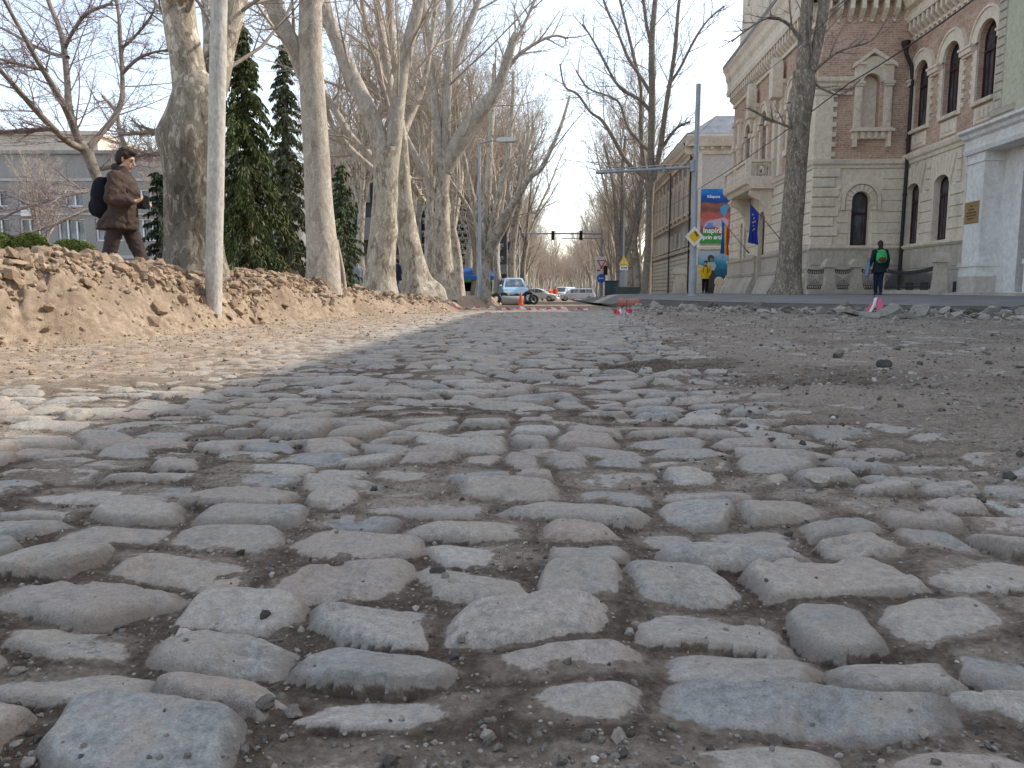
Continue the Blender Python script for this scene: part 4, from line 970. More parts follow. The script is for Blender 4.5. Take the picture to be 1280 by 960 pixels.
    b = MB(fs); b.prof(s_, e_, [(5.45,0),(5.45,P-.25),(5.62,P-.15),(5.70,P),(5.92,P+.05),(5.92,0)]); B_ = b.build('balcony', M['lime'], R)
    for h in (s_+.25, e_-.55):
        b = MB(fs); pr = [(5.45,.05),(5.45,1.05),(5.22,1.10),(5.10,.98),(4.9,.62),(4.45,.36),(3.9,.22),(3.75,.05)]
        n_ = len(pr); b.prof(h, h+.30, pr); b.build('console', M['lime'], B_)
    b = MB(fs); b.box(s_, e_, 5.92, 6.02, P-.17, P); b.box(s_, e_, 6.66, 6.78, P-.19, P+.02); b.box(s_, s_+.17, 5.92, 6.02, .1, P-.17); b.box(s_-.02, s_+.17, 6.66, 6.78, .1, P-.19)
    for h in (s_-.01, s_+(e_-s_)/2-.1, e_-.22): b.box(h, h+.23, 5.9, 6.84, P-.2, P+.03)
    b.box(s_-.01, s_+.21, 5.9, 6.84, .05, .22)
    for k in range(22):
        h = s_+.35+k*(e_-s_-.6)/22; b.lathe((h, 6.02, P-.09), [(.03,0),(.045,.08),(.065,.22),(.035,.42),(.045,.64)], 8)
    b.ring([(s_+2.3+.26*math.cos(t), 6.34+.26*math.sin(t)) for t in [2*PI*i/16 for i in range(17)]], [(s_+2.3+.17*math.cos(t), 6.34+.17*math.sin(t)) for t in [2*PI*i/16 for i in range(17)]], P-.14, P-.04)
    b.build('balustrade', M['lime'], B_)
    fb = Frame(S2W(s_, 0, DZ), NV, -DV); b = MB(fb); x0 = 10.4-P
    for k in range(3): b.lathe((x0+.32+k*.13, 6.02, -.09), [(.03,0),(.045,.08),(.06,.22),(.035,.42),(.045,.64)], 8); b.lathe((x0+P-.32-k*.13+.02, 6.02, -.09), [(.03,0),(.045,.08),(.06,.22),(.035,.42),(.045,.64)], 8)
    b.build('balustrade', M['lime'], B_)
    b = MB(fb); cx = x0+P/2; b.ring([(cx+.27*math.cos(t), 6.34+.27*math.sin(t)) for t in [2*PI*i/20 for i in range(21)]], [(cx+.17*math.cos(t), 6.34+.17*math.sin(t)) for t in [2*PI*i/20 for i in range(21)]], -.12, .0); b.build('medallion', M['lime_grey'], B_)
    # downpipe in the angle between wing and block
    b = MB(fw); zz = [(9.95,.42),(9.75,.38),(9.3,.16),(8.7,.10)]
    for (z1_, d1_), (z2_, d2_) in zip(zz, zz[1:]): b.tube((31.75,z1_,d1_), (31.75,z2_,d2_), .075)
    b.tube((31.75,8.7,.10), (31.75,.62,.16), .07)
    for z in (8.5, 6.5, 4.4, 2.2): b.tube((31.75,z,.13), (31.75,z+.08,.13), .09)
    b.lathe((31.75, 9.9, .42), [(.08,0),(.17,.25),(.17,.34)], 10); b.build('downpipe', M['dark_metal'], R)
    return R
mansion()

# ---- stone posts and iron railings in front of the wing and the block
def stone_post(fr, h, d, label, H=1.22, w=.34):
    p = fr.w(h, .45, d); R = thing('stone_post', (p.x, p.y, gz0(p)), label, 'stone post', 'stone fence posts before the mansion'); 
    f = Frame((p.x, p.y, gz0(p)), fr.e, fr.n); b = MB(f)
    pts = [(-w*.9,0),(w*.9,0),(w*.75,.25),(w*.45,.62),(w*.40,.95),(w*.55,H-.2),(-w*.55,H-.2),(-w*.40,.95),(-w*.45,.62),(-w*.75,.25)]
    b.poly(pts, -.16, .16); b.build('shaft', M['lime_grey'], R)
    b = MB(f); b.box(-w*.78, w*.78, H-.2, H-.08, -.24, .24); b.poly([(-w*.72,H-.08),(w*.72,H-.08),(w*.5,H+.06),(w*.2,H+.12),(-w*.2,H+.12),(-w*.5,H+.06)], -.2, .2); b.build('cap', M['lime_grey'], R)
def gz0(p): return float(interp(p.y, ZS))+.095
def railing(fr, h0, h1, d, label, sag=.16, H=.95, mesh=True):
    c = fr.w((h0+h1)/2, 0, d); z = gz0(c); f = Frame((fr.w(0,0,0).x, fr.w(0,0,0).y, z), fr.e, fr.n)
    R = thing('iron_railing', (c.x, c.y, z), label, 'railing'); n = max(6, int((h1-h0)/.055))
    b = MB(f); b.box(h0, h1, .02, .16, d-.18, d+.18); b.build('stone_base', M['lime_grey'], R)
    top = lambda t: H-sag*4*t*(1-t)
    b = MB(f)
    for i in range(16):
        t0, t1 = i/16, (i+1)/16
        for dz, r in ((0, .022), (-.12, .014)): b.tube((h0+(h1-h0)*t0, top(t0)+dz, d), (h0+(h1-h0)*t1, top(t1)+dz, d), r, k=5)
    b.tube((h0, .22, d), (h1, .22, d), .018, k=5); b.tube((h0, .34, d), (h1, .34, d), .012, k=5); b.build('rail', M['iron'], R)
    b = MB(f); k = int((h1-h0)/.075)
    for i in range(k+1):
        t = i/k; h = h0+(h1-h0)*t
        for sg in (-1, 1):                                         # diagonal lattice, two directions
            t2 = t+sg*(.62)/(h1-h0)
            za, zb = .34, top(t)-.12
            tt = min(max(t2, 0), 1); fr_ = abs(tt-t)/abs(t2-t) if t2 != t else 1
            b.tube((h, za, d), (h0+(h1-h0)*tt, za+(min(zb, top(tt)-.12)-za)*fr_, d+.004*sg), .0075, k=3, cap=False)
        b.lathe((h, .28, d), [(.006,-.05),(.028,0),(.006,.05)], 5); b.lathe((h, top(t)-.06, d), [(.006,-.05),(.028,0),(.006,.05)], 5)
    b.build('lattice', M['iron'], R)
FP = Frame(S2W(30.2, 0, 0), NV, -DV)
for i, h in enumerate((10.55, 11.55)):
    stone_post(FP, h, 0, ('flared stone post nearest the big tree on the right', 'flared stone post left of the woman with the green backpack')[i])
FQ = Frame(S2W(0, 12.5, 0), DV, -NV)
stone_post(FQ, 30.2, 0, 'flared stone post directly behind the woman with the green backpack', 1.32, .42)
stone_post(FQ, 25.75, 0, 'flared stone post against the white portal pillar', 1.25, .3)
railing(FP, 9.75, 10.33, 0, 'short iron railing panel beside the big tree on the right', .05)
railing(FP, 10.78, 11.33, 0, 'short iron railing panel between the two left stone posts', .05)
railing(FP, 11.78, 12.3, 0, 'short iron railing panel right before the woman with the green backpack', .05)
railing(FQ, 26.0, 29.85, 0, 'long sagging iron lattice railing under the wing windows', .14)

# ---- portal building at the right edge
def portal():
    R = thing('plastered_building', S2W(20, 14, .3), 'pale green plastered building with a white portal at the right edge', 'building')
    fe = Frame(S2W(0, 13.6, DZ), DV, -NV)
    dr = [(22.1,.62),(23.55,.62),(23.55,4.10),(22.1,4.10)]; dr2 = [(15.0,.62),(16.4,.62),(16.4,4.1),(15.0,4.1)]
    ups = [arch(c-.6, c+.6, 7.0, 9.2, .5) for c in (21.3, 17.5, 13.7, 9.9, 6.1, 2.3)]; lows = [arch(c-.6, c+.6, 2.4, 4.4, .3) for c in (18.3, 11.5, 7.7, 3.9)]
    b = MB(fe); b.wall([(-45,5.3),(25.15,5.3),(25.15,12.6),(-45,12.6)], ups, .12, .4); b.build('wall', M['green_plaster'], R)
    b = MB(fe); b.wall([(-45,-.5),(25.15,-.5),(25.15,5.3),(-45,5.3)], [dr, dr2]+lows, 0, .4); b.build('wall', M['white_plaster'], R, label='white plastered ground floor wall')
    b = MB(fe); b.box(25.12, 25.15, 5.3, 12.6, -.4, .12)
    for k in range(24): b.bbox(24.72, 25.12, 6.15+k*.26, 6.38+k*.26, .12, .17, .02)
    b.prof(24.0, 25.2, [(5.95,.1),(5.95,.2),(6.1,.26),(6.15,.1)]); b.build('quoin', M['lime_grey'], R)
    b = MB(fe); b.box(-45, 25.1, -.5, 12.6, -14, -.42); b.build('body', M['green_plaster'], R)
    b = MB(fe); b.prof(-45, 25.2, [(12.3,0),(12.3,.3),(12.6,.5),(12.9,.62),(13.0,.62),(13.1,.4),(15.1,-1.0),(15.1,-1.4),(12.6,-1.4)]); b.build('roof', M['zinc'], R)
    b = MB(fe)                                     # pillars of the portal and the entablature
    for x in (24.45, 21.0):
        b = MB(fe); b.box(x, x+1.05, .62, 1.45, 0, .66); b.box(x+.04, x+1.01, 1.45, 4.85, 0, .60); b.box(x-.03, x+1.08, 1.40, 1.52, 0, .70); b.box(x-.02, x+1.07, 4.55, 4.62, 0, .64); b.build('pillar', M['white_plaster'], R)
    b = MB(fe); b.prof(20.8, 25.6, [(4.85,0),(4.85,.68),(4.98,.72),(5.02,.66),(5.28,.66),(5.34,.76),(5.44,.80),(5.50,.92),(5.58,.92),(5.62,0)]); b.build('entablature', M['white_plaster'], R)
    for x in (24.45,):
        b = MB(fe); b.box(x-.02, x+1.07, .50, .62, 0, .74); b.box(x-.005, x+1.055, .62, 1.10, .66, .675); b.box(x-.015, x-.002, .62, 1.10, .05, .66); b.build('plinth', M['grey_plaster'], R)
    b = MB(fe); b.box(22.1, 23.55, .62, 4.1, -.36, -.3)
    for k in range(2):
        b.bbox(22.2+k*.7, 22.78+k*.7, .75, 1.9, -.3, -.26, .03); b.bbox(22.2+k*.7, 22.78+k*.7, 3.55, 4.0, -.3, -.26, .03)
        b.ring([(22.20+k*.7,2.0),(22.78+k*.7,2.0),(22.78+k*.7,3.45),(22.20+k*.7,3.45),(22.20+k*.7,2.0)], [(22.27+k*.7,2.07),(22.71+k*.7,2.07),(22.71+k*.7,3.38),(22.27+k*.7,3.38),(22.27+k*.7,2.07)], -.3, -.27)
    D = b.build('door', M['maroon_door'], R); b = MB(fe); b.box(22.27, 22.71, 2.07, 3.38, -.3, -.29); b.box(22.97, 23.41, 2.07, 3.38, -.3, -.29); b.build('pane', M['glass'], D)
    b = MB(fe); b.box(15.0, 16.4, .62, 4.1, -.36, -.3); b.build('door', M['maroon_door'], R)
    for c in (21.3, 17.5, 13.7, 9.9, 6.1, 2.3): window(fe, R, c-.6, c+.6, 7.0, 9.2, .5, -.2)
    for c in (18.3, 11.5, 7.7, 3.9): window(fe, R, c-.6, c+.6, 2.4, 4.4, .3, -.3)
    b = MB(fe); b.box(21.5, 25.6, .30, .60, -.3, 1.15); b.box(21.2, 25.8, .2, .46, -.3, 1.5); b.build('step', M['lime_grey'], R)
    # plaque: its own thing on the pillar
    fp = Frame(S2W(0, 13.0, DZ), DV, -NV); b = MB(fp); b.bbox(24.62, 25.40, 2.74, 3.40, .004, .035, .012); P = b.build('wall_plaque', M['brass'])
    tag(P, 'brass wall plaque with worn lines of lettering on the white pillar', 'plaque')
    eg = plain('engraving', (.09,.055,.03), .6)
    for z, w_ in ((3.24,.16),(3.14,.30),(3.04,.52),(2.95,.56),(2.86,.40)):
        b = MB(fp); h = 25.01-w_/2
        while h < 25.01+w_/2: b.box(h, h+.022, z, z+.045, .035, .038); h += .034
        b.build('lettering', eg, P)
portal()
# ================================================================ THE OTHER BUILDINGS
def long_house():
    R = thing('long_building', S2W(57, 11, 0), 'long cream two-storey building with a zinc roof beyond the mansion', 'building')
    fr = Frame(S2W(0, 10.0, DZ), DV, -NV); a0, a1 = 56.0, 81.0
    gr, mid, up = [], [], []
    xs = [57.8+i*2.15 for i in range(11)]
    for x in xs: gr.append([(x-.45,1.0),(x+.45,1.0),(x+.45,2.9),(x-.45,2.9)]); mid.append([(x-.45,4.15),(x+.45,4.15),(x+.45,5.3),(x-.45,5.3)]); up.append(arch(x-.5, x+.5, 6.5, 8.5, .5, 8))
    b = MB(fr); b.wall([(a0,-.5),(a1,-.5),(a1,3.7),(a0,3.7)], gr, 0, .3); b.build('wall', M['grey_plaster'], R)
    b = MB(fr); b.wall([(a0,3.7),(a1,3.7),(a1,10.6),(a0,10.6)], mid+up, 0, .3); b.build('wall', M['cream_plaster'], R)
    for lp in gr+mid+up:
        h0, h1 = lp[0][0], lp[1][0]; z0 = lp[0][1]; z1 = max(p[1] for p in lp)
        b = MB(fr); b.ring([(h0,z0),(h1,z0),(h1,z1),(h0,z1),(h0,z0)], [(h0+.08,z0+.08),(h1-.08,z0+.08),(h1-.08,z1-.08),(h0+.08,z1-.08),(h0+.08,z0+.08)], -.25, -.18); b.box((h0+h1)/2-.04, (h0+h1)/2+.04, z0+.08, z1-.08, -.25, -.19)
        W = b.build('window', M['white_frame'], R); b = MB(fr); b.box(h0, h1, z0, z1, -.29, -.26); b.build('pane', M['glass'], W)
    b = MB(fr)
    for x in xs: b.ring(arch(x-.72, x+.72, 8.4, 8.5, .75, 8)[2:], arch(x-.5, x+.5, 8.4, 8.5, .5, 8)[2:], 0, .08); b.box(x-.7, x+.7, 6.3, 6.48, 0, .12); b.box(x-.6, x+.6, 4.0, 4.12, 0, .1)
    for i in range(12): x = 56.7+i*2.15; b.box(x-.14, x+.14, 6.1, 10.0, 0, .09)
    b.prof(a0-.1, a1, [(3.62,0),(3.62,.12),(3.8,.18),(3.9,0)]); b.prof(a0-.1, a1, [(5.9,0),(5.9,.08),(6.05,.14),(6.12,0)])
    for k in range(10): b.prof(a0, a1, [(.1+k*.34,0),(.1+k*.34,.03),(.36+k*.34,.03),(.36+k*.34,0)])
    b.build('trim', M['cream_plaster'], R)
    b = MB(fr); corbels(b, a0, a1, 10.35, 10.7, .7, 0, .35, .22); b.prof(a0-.5, a1, [(10.2,0),(10.2,.1),(10.35,.14),(10.7,.14),(10.7,.45),(10.95,.55),(11.3,.75),(11.45,.75),(11.45,0)]); b.build('cornice', M['lime'], R)
    for x in (57.0, 66.5, 77.5):
        b = MB(fr); b.tube((x,11.2,.7), (x,10.4,.16), .07); b.tube((x,10.4,.16), (x,.2,.16), .06); b.build('downpipe', M['dark_metal'] if x < 60 else M['iron'], R)
    fc = Frame(S2W(56, 0, DZ), NV, -DV); b = MB(fc); b.box(10.0, 22, -.5, 10.6, -24, 0); b.build('gable_wall', M['grey_plaster'], R)
    b = MB(fc); corbels(b, 10.0, 22, 10.35, 10.7, .7, 0, .35, .22); b.prof(9.25, 22, [(10.2,0),(10.2,.1),(10.35,.14),(10.7,.14),(10.7,.45),(10.95,.55),(11.3,.75),(11.45,.75),(11.45,0)])
    b.box(9.98, 10.45, -.3, 10.2, 0, .1); b.prof(10.0, 22, [(3.62,0),(3.62,.14),(3.8,.2),(3.9,0)]); b.build('cornice', M['lime'], R)
    b = MB(fr); b.add([(a0-.75,11.46,.75),(a1,11.46,.75),(a1,13.0,-1.5),(a0+.9,13.0,-1.5),(a0+.9,13.0,-11),(a0-.75,11.46,-12),(a1,13,-11)], [(0,1,2,3),(0,3,4,5),(3,2,6,4)]); b.box(a0-.75, a1, 11.45, 11.55, .2, .77); b.build('roof', M['zinc'], R)
    b = MB(fr); b.box(a1, a1+.9, -.5, 9.0, -2, .35); b.build('corner_pier', M['grey_plaster'], R)
M['white_frame'] = plain('white_frame', (.42,.42,.42), .6)
long_house()

def emissive_free(name, fn, rough=.6):
    m = NT(name, rough, .3); m.col(fn(m)); return m.m
def text_mesh(body, size, name, mat, parent, mtx, bold=.0):
    cu = bpy.data.curves.new(name, 'FONT'); cu.body = body; cu.size = size; cu.align_x = 'LEFT'; cu.offset = bold; cu.extrude = .004
    ob = bpy.data.objects.new(name+'_tmp', cu); COL.objects.link(ob)
    dg = bpy.context.evaluated_depsgraph_get(); me = bpy.data.meshes.new_from_object(ob.evaluated_get(dg)); me.name = name
    bpy.data.objects.remove(ob); me.materials.clear(); me.materials.append(mat); me.transform(mtx)
    o = bpy.data.objects.new(name, me); link(o, parent)
    if parent is not None: me.transform(parent_matrix(parent).inverted())
    return o
def fmtx(fr, h, z, d):
    o = fr.w(h, z, d); return Matrix(((fr.e.x, 0, fr.n.x, o.x), (fr.e.y, 0, fr.n.y, o.y), (0, 1, 0, o.z), (0, 0, 0, 1)))
WHITE = plain('sign_white', (.78,.78,.78), .5)
def billboards():
    f = Frame(S2W(55.88, 0, DZ), NV, -DV)
    # upper poster
    R = thing('billboard', f.w(11.8, 4.0, 0), 'colourful tourism banner with blue sky and white lettering on the gable wall', 'banner')
    b = MB(f); b.box(10.38, 13.0, 3.98, 7.85, -.08, -.03); b.build('frame', M['grey_plaster'], R)
    def poster(m):
        uv = m.coord('UV'); n1 = m.noise(m.map(uv, (1.2, 2.2, 1)), 1.3, 4, .6, .8); sep = m.n('ShaderNodeSeparateXYZ'); m.l(uv, sep.inputs[0])
        z = m.math('ADD', sep.outputs['Y'], m.math('MULTIPLY', m.math('SUBTRACT', m.noise(uv, .9, 3), .5), .35))
        t = m.math('DIVIDE', m.math('SUBTRACT', z, 4.0), 3.85)
        base = m.ramp(t, [(0, (.06,.16,.05)), (.14, (.05,.14,.05)), (.17, (.22,.03,.04)), (.38, (.42,.16,.17)), (.5, (.40,.12,.10)), (.62, (.20,.07,.06)), (.72, (.28,.12,.08)), (.76, (.02,.05,.20)), (.86, (.01,.11,.42)), (1, (.03,.22,.55))])
        return m.mix(.55, base, m.ramp(n1, [(.3, .25), (.7, .75)]), 'OVERLAY')
    b = MB(f); b.box(10.42, 12.96, 4.02, 7.81, -.03, 0); b.build('print', emissive_free('banner_print', poster), R)
    def blob(name, pts, c, d): b = MB(f); b.poly(pts, 0, d); b.build(name, plain('ink_%s_%d' % (name, len(bpy.data.materials)), c), R)
    blob('print_field', [(10.42,4.02),(12.2,4.02),(12.1,4.35),(11.6,4.75),(11.1,5.05),(10.75,4.95),(10.42,4.6)], (.05,.24,.05), .004)
    blob('print_blouse', [(10.6,5.25),(10.95,5.6),(11.5,5.72),(12.1,5.85),(12.4,5.6),(12.3,5.1),(11.9,4.95),(11.5,5.2),(11.0,5.3),(10.75,5.18)], (.50,.36,.44), .006)
    blob('print_sleeve', [(10.8,5.22),(11.0,5.5),(11.3,5.45),(11.3,5.22),(11.05,5.12)], (.09,.26,.60), .009)
    blob('print_scarf', [(11.75,6.5),(12.05,6.75),(12.45,6.65),(12.25,6.25),(12.1,5.9),(11.85,6.1)], (.08,.30,.52), .006)
    blob('print_belt', [(11.6,4.9),(12.0,5.15),(12.2,4.95),(11.95,4.7),(11.7,4.72)], (.45,.16,.06), .009)
    blob('print_hill', [(10.42,6.0),(10.8,6.25),(11.4,6.15),(11.55,5.95),(11.0,5.75),(10.42,5.8)], (.48,.10,.08), .004)
    text_mesh('Inspiră', .50, 'lettering', WHITE, R, fmtx(f, 10.62, 4.78, .012), .012)
    text_mesh('prin artă', .40, 'lettering', WHITE, R, fmtx(f, 10.62, 4.34, .012), .012)
    text_mesh('Răspuns', .26, 'lettering', WHITE, R, fmtx(f, 10.85, 7.2, .012), .006)
    # lower poster
    R = thing('poster', f.w(11.6, .5, 0), 'teal poster of a figure in a white blouse behind the person in yellow', 'poster')
    def p2(m):
        uv = m.coord('UV'); sep = m.n('ShaderNodeSeparateXYZ'); m.l(uv, sep.inputs[0]); n1 = m.noise(uv, .8, 3)
        z = m.math('ADD', m.math('DIVIDE', m.math('SUBTRACT', sep.outputs['Y'], .5), 3.0), m.math('MULTIPLY', m.math('SUBTRACT', n1, .5), .5))
        return m.ramp(z, [(0, (.03,.03,.03)), (.35, (.012,.03,.045)), (.6, (.01,.09,.17)), (.74, (.03,.22,.33)), (.85, (.30,.38,.45)), (1, (.36,.40,.48))])
    b = MB(f); b.box(10.32, 12.98, .48, 3.52, -.03, 0); b.build('print', emissive_free('poster_print', p2), R)
    def bl(name, pts, c, d): b = MB(f); b.poly(pts, 0, d); b.build(name, plain('pink_%s' % name, c), R)
    bl('print_hair', [(11.1+.24*math.cos(a)+.13, 2.98+.27*math.sin(a)) for a in [i*2*PI/12 for i in range(12)]], (.035,.05,.04), .004)
    bl('print_face', [(11.15+.12*math.cos(a)+.13, 2.88+.16*math.sin(a)) for a in [i*2*PI/10 for i in range(10)]], (.14,.15,.12), .008)
    bl('print_blouse', [(10.8,2.55),(11.1,2.72),(11.5,2.72),(11.62,2.5),(11.5,2.15),(11.0,2.15)], (.34,.36,.32), .006)
    bl('print_skirt', [(11.0,2.15),(11.5,2.15),(11.75,.9),(10.7,.9)], (.05,.035,.03), .005)
billboards()

# ---- gate posts beside the long building and the low stone posts before its posters
def gate_post(u, Y, vtop, w, label):
    p = at(u, 366, Y); z0 = float(interp(Y, ZS))+.05; H = at(u, vtop, Y).z-z0
    R = thing('gate_post', (p.x, p.y, z0), label, 'gate post', 'stone gate posts by the long building'); f = Frame((p.x, p.y, z0), NV, -DV)
    b = MB(f); b.poly([(-w*.6,0),(w*.6,0),(w*.5,.4),(w*.36,H*.6),(w*.36,H-.45),(-w*.36,H-.45),(-w*.36,H*.6),(-w*.5,.4)], -w*.4, w*.4); b.build('shaft', M['lime_grey'], R)
    b = MB(f); b.box(-w*.5, w*.5, H-.45, H-.3, -w*.5, w*.5); b.poly([(w*.52*math.cos(a), H-.3+.3*max(0, math.sin(a))) for a in [i*PI/8 for i in range(9)]], -w*.45, w*.45); b.build('cap', M['lime_grey'], R)
gate_post(849, 52, 334, .85, 'taller rounded stone gate post left of the sign pole')
gate_post(871, 52, 331, .85, 'rounded stone gate post half hidden by the sign pole')
gate_post(898, 48, 346, .45, 'slim flared stone post beside the person in yellow')
gate_post(909, 48, 346, .45, 'slim flared stone post at the mansion corner')

# ---- grey slab building with lattice facade
def lattice_house():
    x0, x1, Y, z1 = -18.5, -.5, 74.0, 15.6
    R = thing('lattice_building', (-8, 74, 0), 'grey multi-storey building with an interlocking concrete lattice facade behind the park trees', 'building')
    f = Frame((0, Y, 0), (1,0,0), (0,-1,0)); xm = -8.6
    b = MB(f); b.box(x0, x1, -1.5, z1, -14, -.4); b.build('body', M['dark_wall'], R)
    b = MB(f); b.box(xm-.4, xm, -1, z1, -.4, .2); b.box(xm, x1, z1-.8, z1, -.4, .2); b.box(xm, x1, 2.2, 3.1, -.4, .3); b.build('frame', M['concrete'], R)
    b = MB(f); s = .60; nz = int((z1-4)/s); nx = int((x1-xm)/s)
    for i in range(nx):
        for j in range(nz):
            x = xm+i*s+s/2+(s/2 if j % 2 else 0); z = 3.3+j*s+s/2
            if x > x1-.4: continue
            b.box(x-.27, x+.27, z+.13, z+.27, -.3, 0); b.box(x-.07, x+.07, z-.20, z+.13, -.3, -.01); b.box(x-.27, x-.17, z-.04, z+.13, -.3, -.02); b.box(x+.17, x+.27, z-.04, z+.13, -.3, -.02); b.box(x-.18, x+.18, z-.27, z-.19, -.3, -.02)
    b.build('lattice', M['concrete_pale'], R)
    b = MB(f); holes = []
    for r in range(4):
        for i in range(6): holes.append([(x0+.8+i*1.55,1.9+r*3.5),(x0+2.0+i*1.55,1.9+r*3.5),(x0+2.0+i*1.55,4.0+r*3.5),(x0+.8+i*1.55,4.0+r*3.5)])
    b.wall([(x0,-1),(xm-.4,-1),(xm-.4,z1),(x0,z1)], holes, 0, .3); b.build('wall', M['concrete'], R)
    for lp in holes:
        b = MB(f); h0, z0 = lp[0]; h1, zz = lp[2]; b.ring([(h0,z0),(h1,z0),(h1,zz),(h0,zz),(h0,z0)], [(h0+.09,z0+.09),(h1-.09,z0+.09),(h1-.09,zz-.09),(h0+.09,zz-.09),(h0+.09,z0+.09)], -.28, -.2); b.box((h0+h1)/2-.05, (h0+h1)/2+.05, z0, zz, -.28, -.21); W = b.build('window', M['white_frame'], R)
        b = MB(f); b.box(h0, h1, z0, zz, -.34, -.3); b.build('pane', M['glass_sky'], W)
M['concrete'] = stone_mat('grey_concrete', (.30,.30,.295), (.18,.17,.165), .5)
M['concrete_pale'] = stone_mat('pale_concrete', (.46,.46,.45), (.3,.29,.28), .4)
M['dark_wall'] = plain('dark_wall', (.09,.092,.10), .8)
M['glass_sky'] = glass_mat('glass_sky', (.05,.06,.075), .08)
lattice_house()
def hills():
    n = 60; V = []; F = []
    for i in range(n+1):
        x = -600+1200*i/n; h = 30+26*float(fbm(x*.006+3, .5, 3, 4)); V += [(x, 760, -3), (x, 800, h*.7), (x, 900, h), (x, 1000, -3)]
    for i in range(n):
        for k in range(3): F.append((4*i+k, 4*i+k+1, 4*i+k+5, 4*i+k+4))
    tag(mesh_obj('hills', V, F, mottled('wooded_hill', (.20,.17,.145), .3, .02, .95, 0), None, True), kind='structure')
hills()
def grey_house():
    x0, x1, Y, z1 = -62.0, -17.5, 60.0, 10.9
    R = thing('grey_building', (-40, 60, 0), 'long low grey institutional building with white-framed windows at the far left', 'building')
    f = Frame((0, Y, 0), (1,0,0), (0,-1,0)); holes = []
    for r, (za, zb) in enumerate(((.9,2.6),(4.4,6.1),(7.0,8.3))):
        x = x0+1
        while x < x1-2.6: holes.append([(x,za),(x+2.1,za),(x+2.1,zb),(x,zb)]); x += 2.9
    b = MB(f); b.wall([(x0,-1),(x1,-1),(x1,z1),(x0,z1)], holes, 0, .3); b.build('wall', M['concrete'], R)
    b = MB(f); b.box(x0, x1, -1, z1, -14, -.35); b.box(x0, x1, z1, z1+.25, -14, .25); b.build('body', M['concrete'], R)
    b = MB(f); b.box(x0, x1, 3.05, 3.3, 0, .12); b.box(x0, x1, 6.35, 6.5, 0, .1); b.box(x0, x1, 8.9, 9.1, 0, .1); b.build('trim', M['concrete_pale'], R)
    for i, lp in enumerate(holes):
        h0, z0 = lp[0]; h1, zz = lp[2]; b = MB(f); b.ring([(h0,z0),(h1,z0),(h1,zz),(h0,zz),(h0,z0)], [(h0+.1,z0+.1),(h1-.1,z0+.1),(h1-.1,zz-.1),(h0+.1,zz-.1),(h0+.1,z0+.1)], -.28, -.16)
        for q in (1, 2): b.box(h0+q*.7-.05, h0+q*.7+.05, z0, zz, -.28, -.17)
        W = b.build('window', WHITE, R); b = MB(f); b.box(h0, h1, z0, zz, -.34, -.3); b.build('pane', M['glass_sky'], W)
        if i % 7 == 3:
            b = MB(f); b.bbox(h0+.3, h0+1.1, z0-.75, z0-.15, 0, .3, .04); b.lathe((h0+.6, z0-.45, .3), [(.2,0),(.2,.01),(.05,.02)], 12, 'd'); b.build('air_conditioner', WHITE, R)
grey_house()
def far_block():
    R = thing('pale_block', (-66, 84, 0), 'pale beige block rising above the long grey building', 'building')
    f = Frame((0, 84, 0), (1,0,0), (0,-1,0)); b = MB(f); b.box(-72, -44, -1, 17.0, -12, 0); b.box(-72.3, -43.7, 17.0, 17.4, -12.2, .3); b.build('wall', M['beige'], R)
    for r in range(4):
        for i in range(10):
            b = MB(f); h = -70.5+i*2.7; z = 4+r*3.3; b.ring([(h,z),(h+1.4,z),(h+1.4,z+1.5),(h,z+1.5),(h,z)], [(h+.1,z+.1),(h+1.3,z+.1),(h+1.3,z+1.4),(h+.1,z+1.4),(h+.1,z+.1)], 0, .06); W = b.build('window', WHITE, R); b = MB(f); b.box(h+.1, h+1.3, z+.1, z+1.4, 0, .02); b.build('pane', M['glass_sky'], W)
M['beige'] = stone_mat('beige_render', (.55,.49,.42), (.4,.36,.3), .4)
far_block()
def glass_block():
    R = thing('glass_building', at(632, 365, 92), 'dark blue-grey glazed building glimpsed behind the light van', 'building')
    f = Frame(at(630, 365, 92), (1,0,0), (0,-1,0)); b = MB(f); b.box(-3.5, .9, -2, 5.9, -8, 0); b.build('wall', M['glassy'], R)
    b = MB(f)
    for i in range(9): b.box(-3.5+i*.53, -3.42+i*.53, -2, 5.9, 0, .08)
    for j in range(5): b.box(-3.5, .9, j*1.2, j*1.2+.1, 0, .07)
    b.build('mullion', M['concrete_pale'], R)
M['glassy'] = glass_mat('glassy', (.05,.075,.10), .15)
glass_block()
# market stalls under the park trees
def stall(u, Y, vtop, w, c, c2, label):
    p = at(u, 365, Y); z0 = float(interp(Y, ZP)); ht = at(u, vtop, Y).z-z0
    R = thing('market_stall', (p.x, p.y, z0), label, 'stall'); f = Frame((p.x, p.y, z0), (1,0,0), (0,-1,0)); mc = plain('stall_a_%d' % u, c); mc2 = plain('stall_b_%d' % u, c2)
    b = MB(f); b.add([(-w/2,ht-.55,.9),(w/2,ht-.55,.9),(w/2-.3,ht,0),(-w/2+.3,ht,0),(w/2,ht-.55,-.9),(-w/2,ht-.55,-.9)], [(0,1,2,3),(2,4,5,3),(1,4,2),(0,3,5)]); b.box(-w/2, w/2, ht-.8, ht-.55, .88, .9); b.build('awning', mc, R)
    b = MB(f); b.box(-w/2+.1, w/2-.1, ht-1.55, ht-.8, .2, .5); b.build('panel', mc2, R)
    b = MB(f); b.bbox(-w/2+.1, w/2-.1, 0, .95, -.3, .5, .03); b.build('counter', M['concrete_pale'], R)
    for x in (-w/2+.08, w/2-.08):
        for d in (-.8, .8): b = MB(f); b.tube((x,0,d), (x,ht-.55,d), .03); b.build('post', M['concrete_pale'], R)
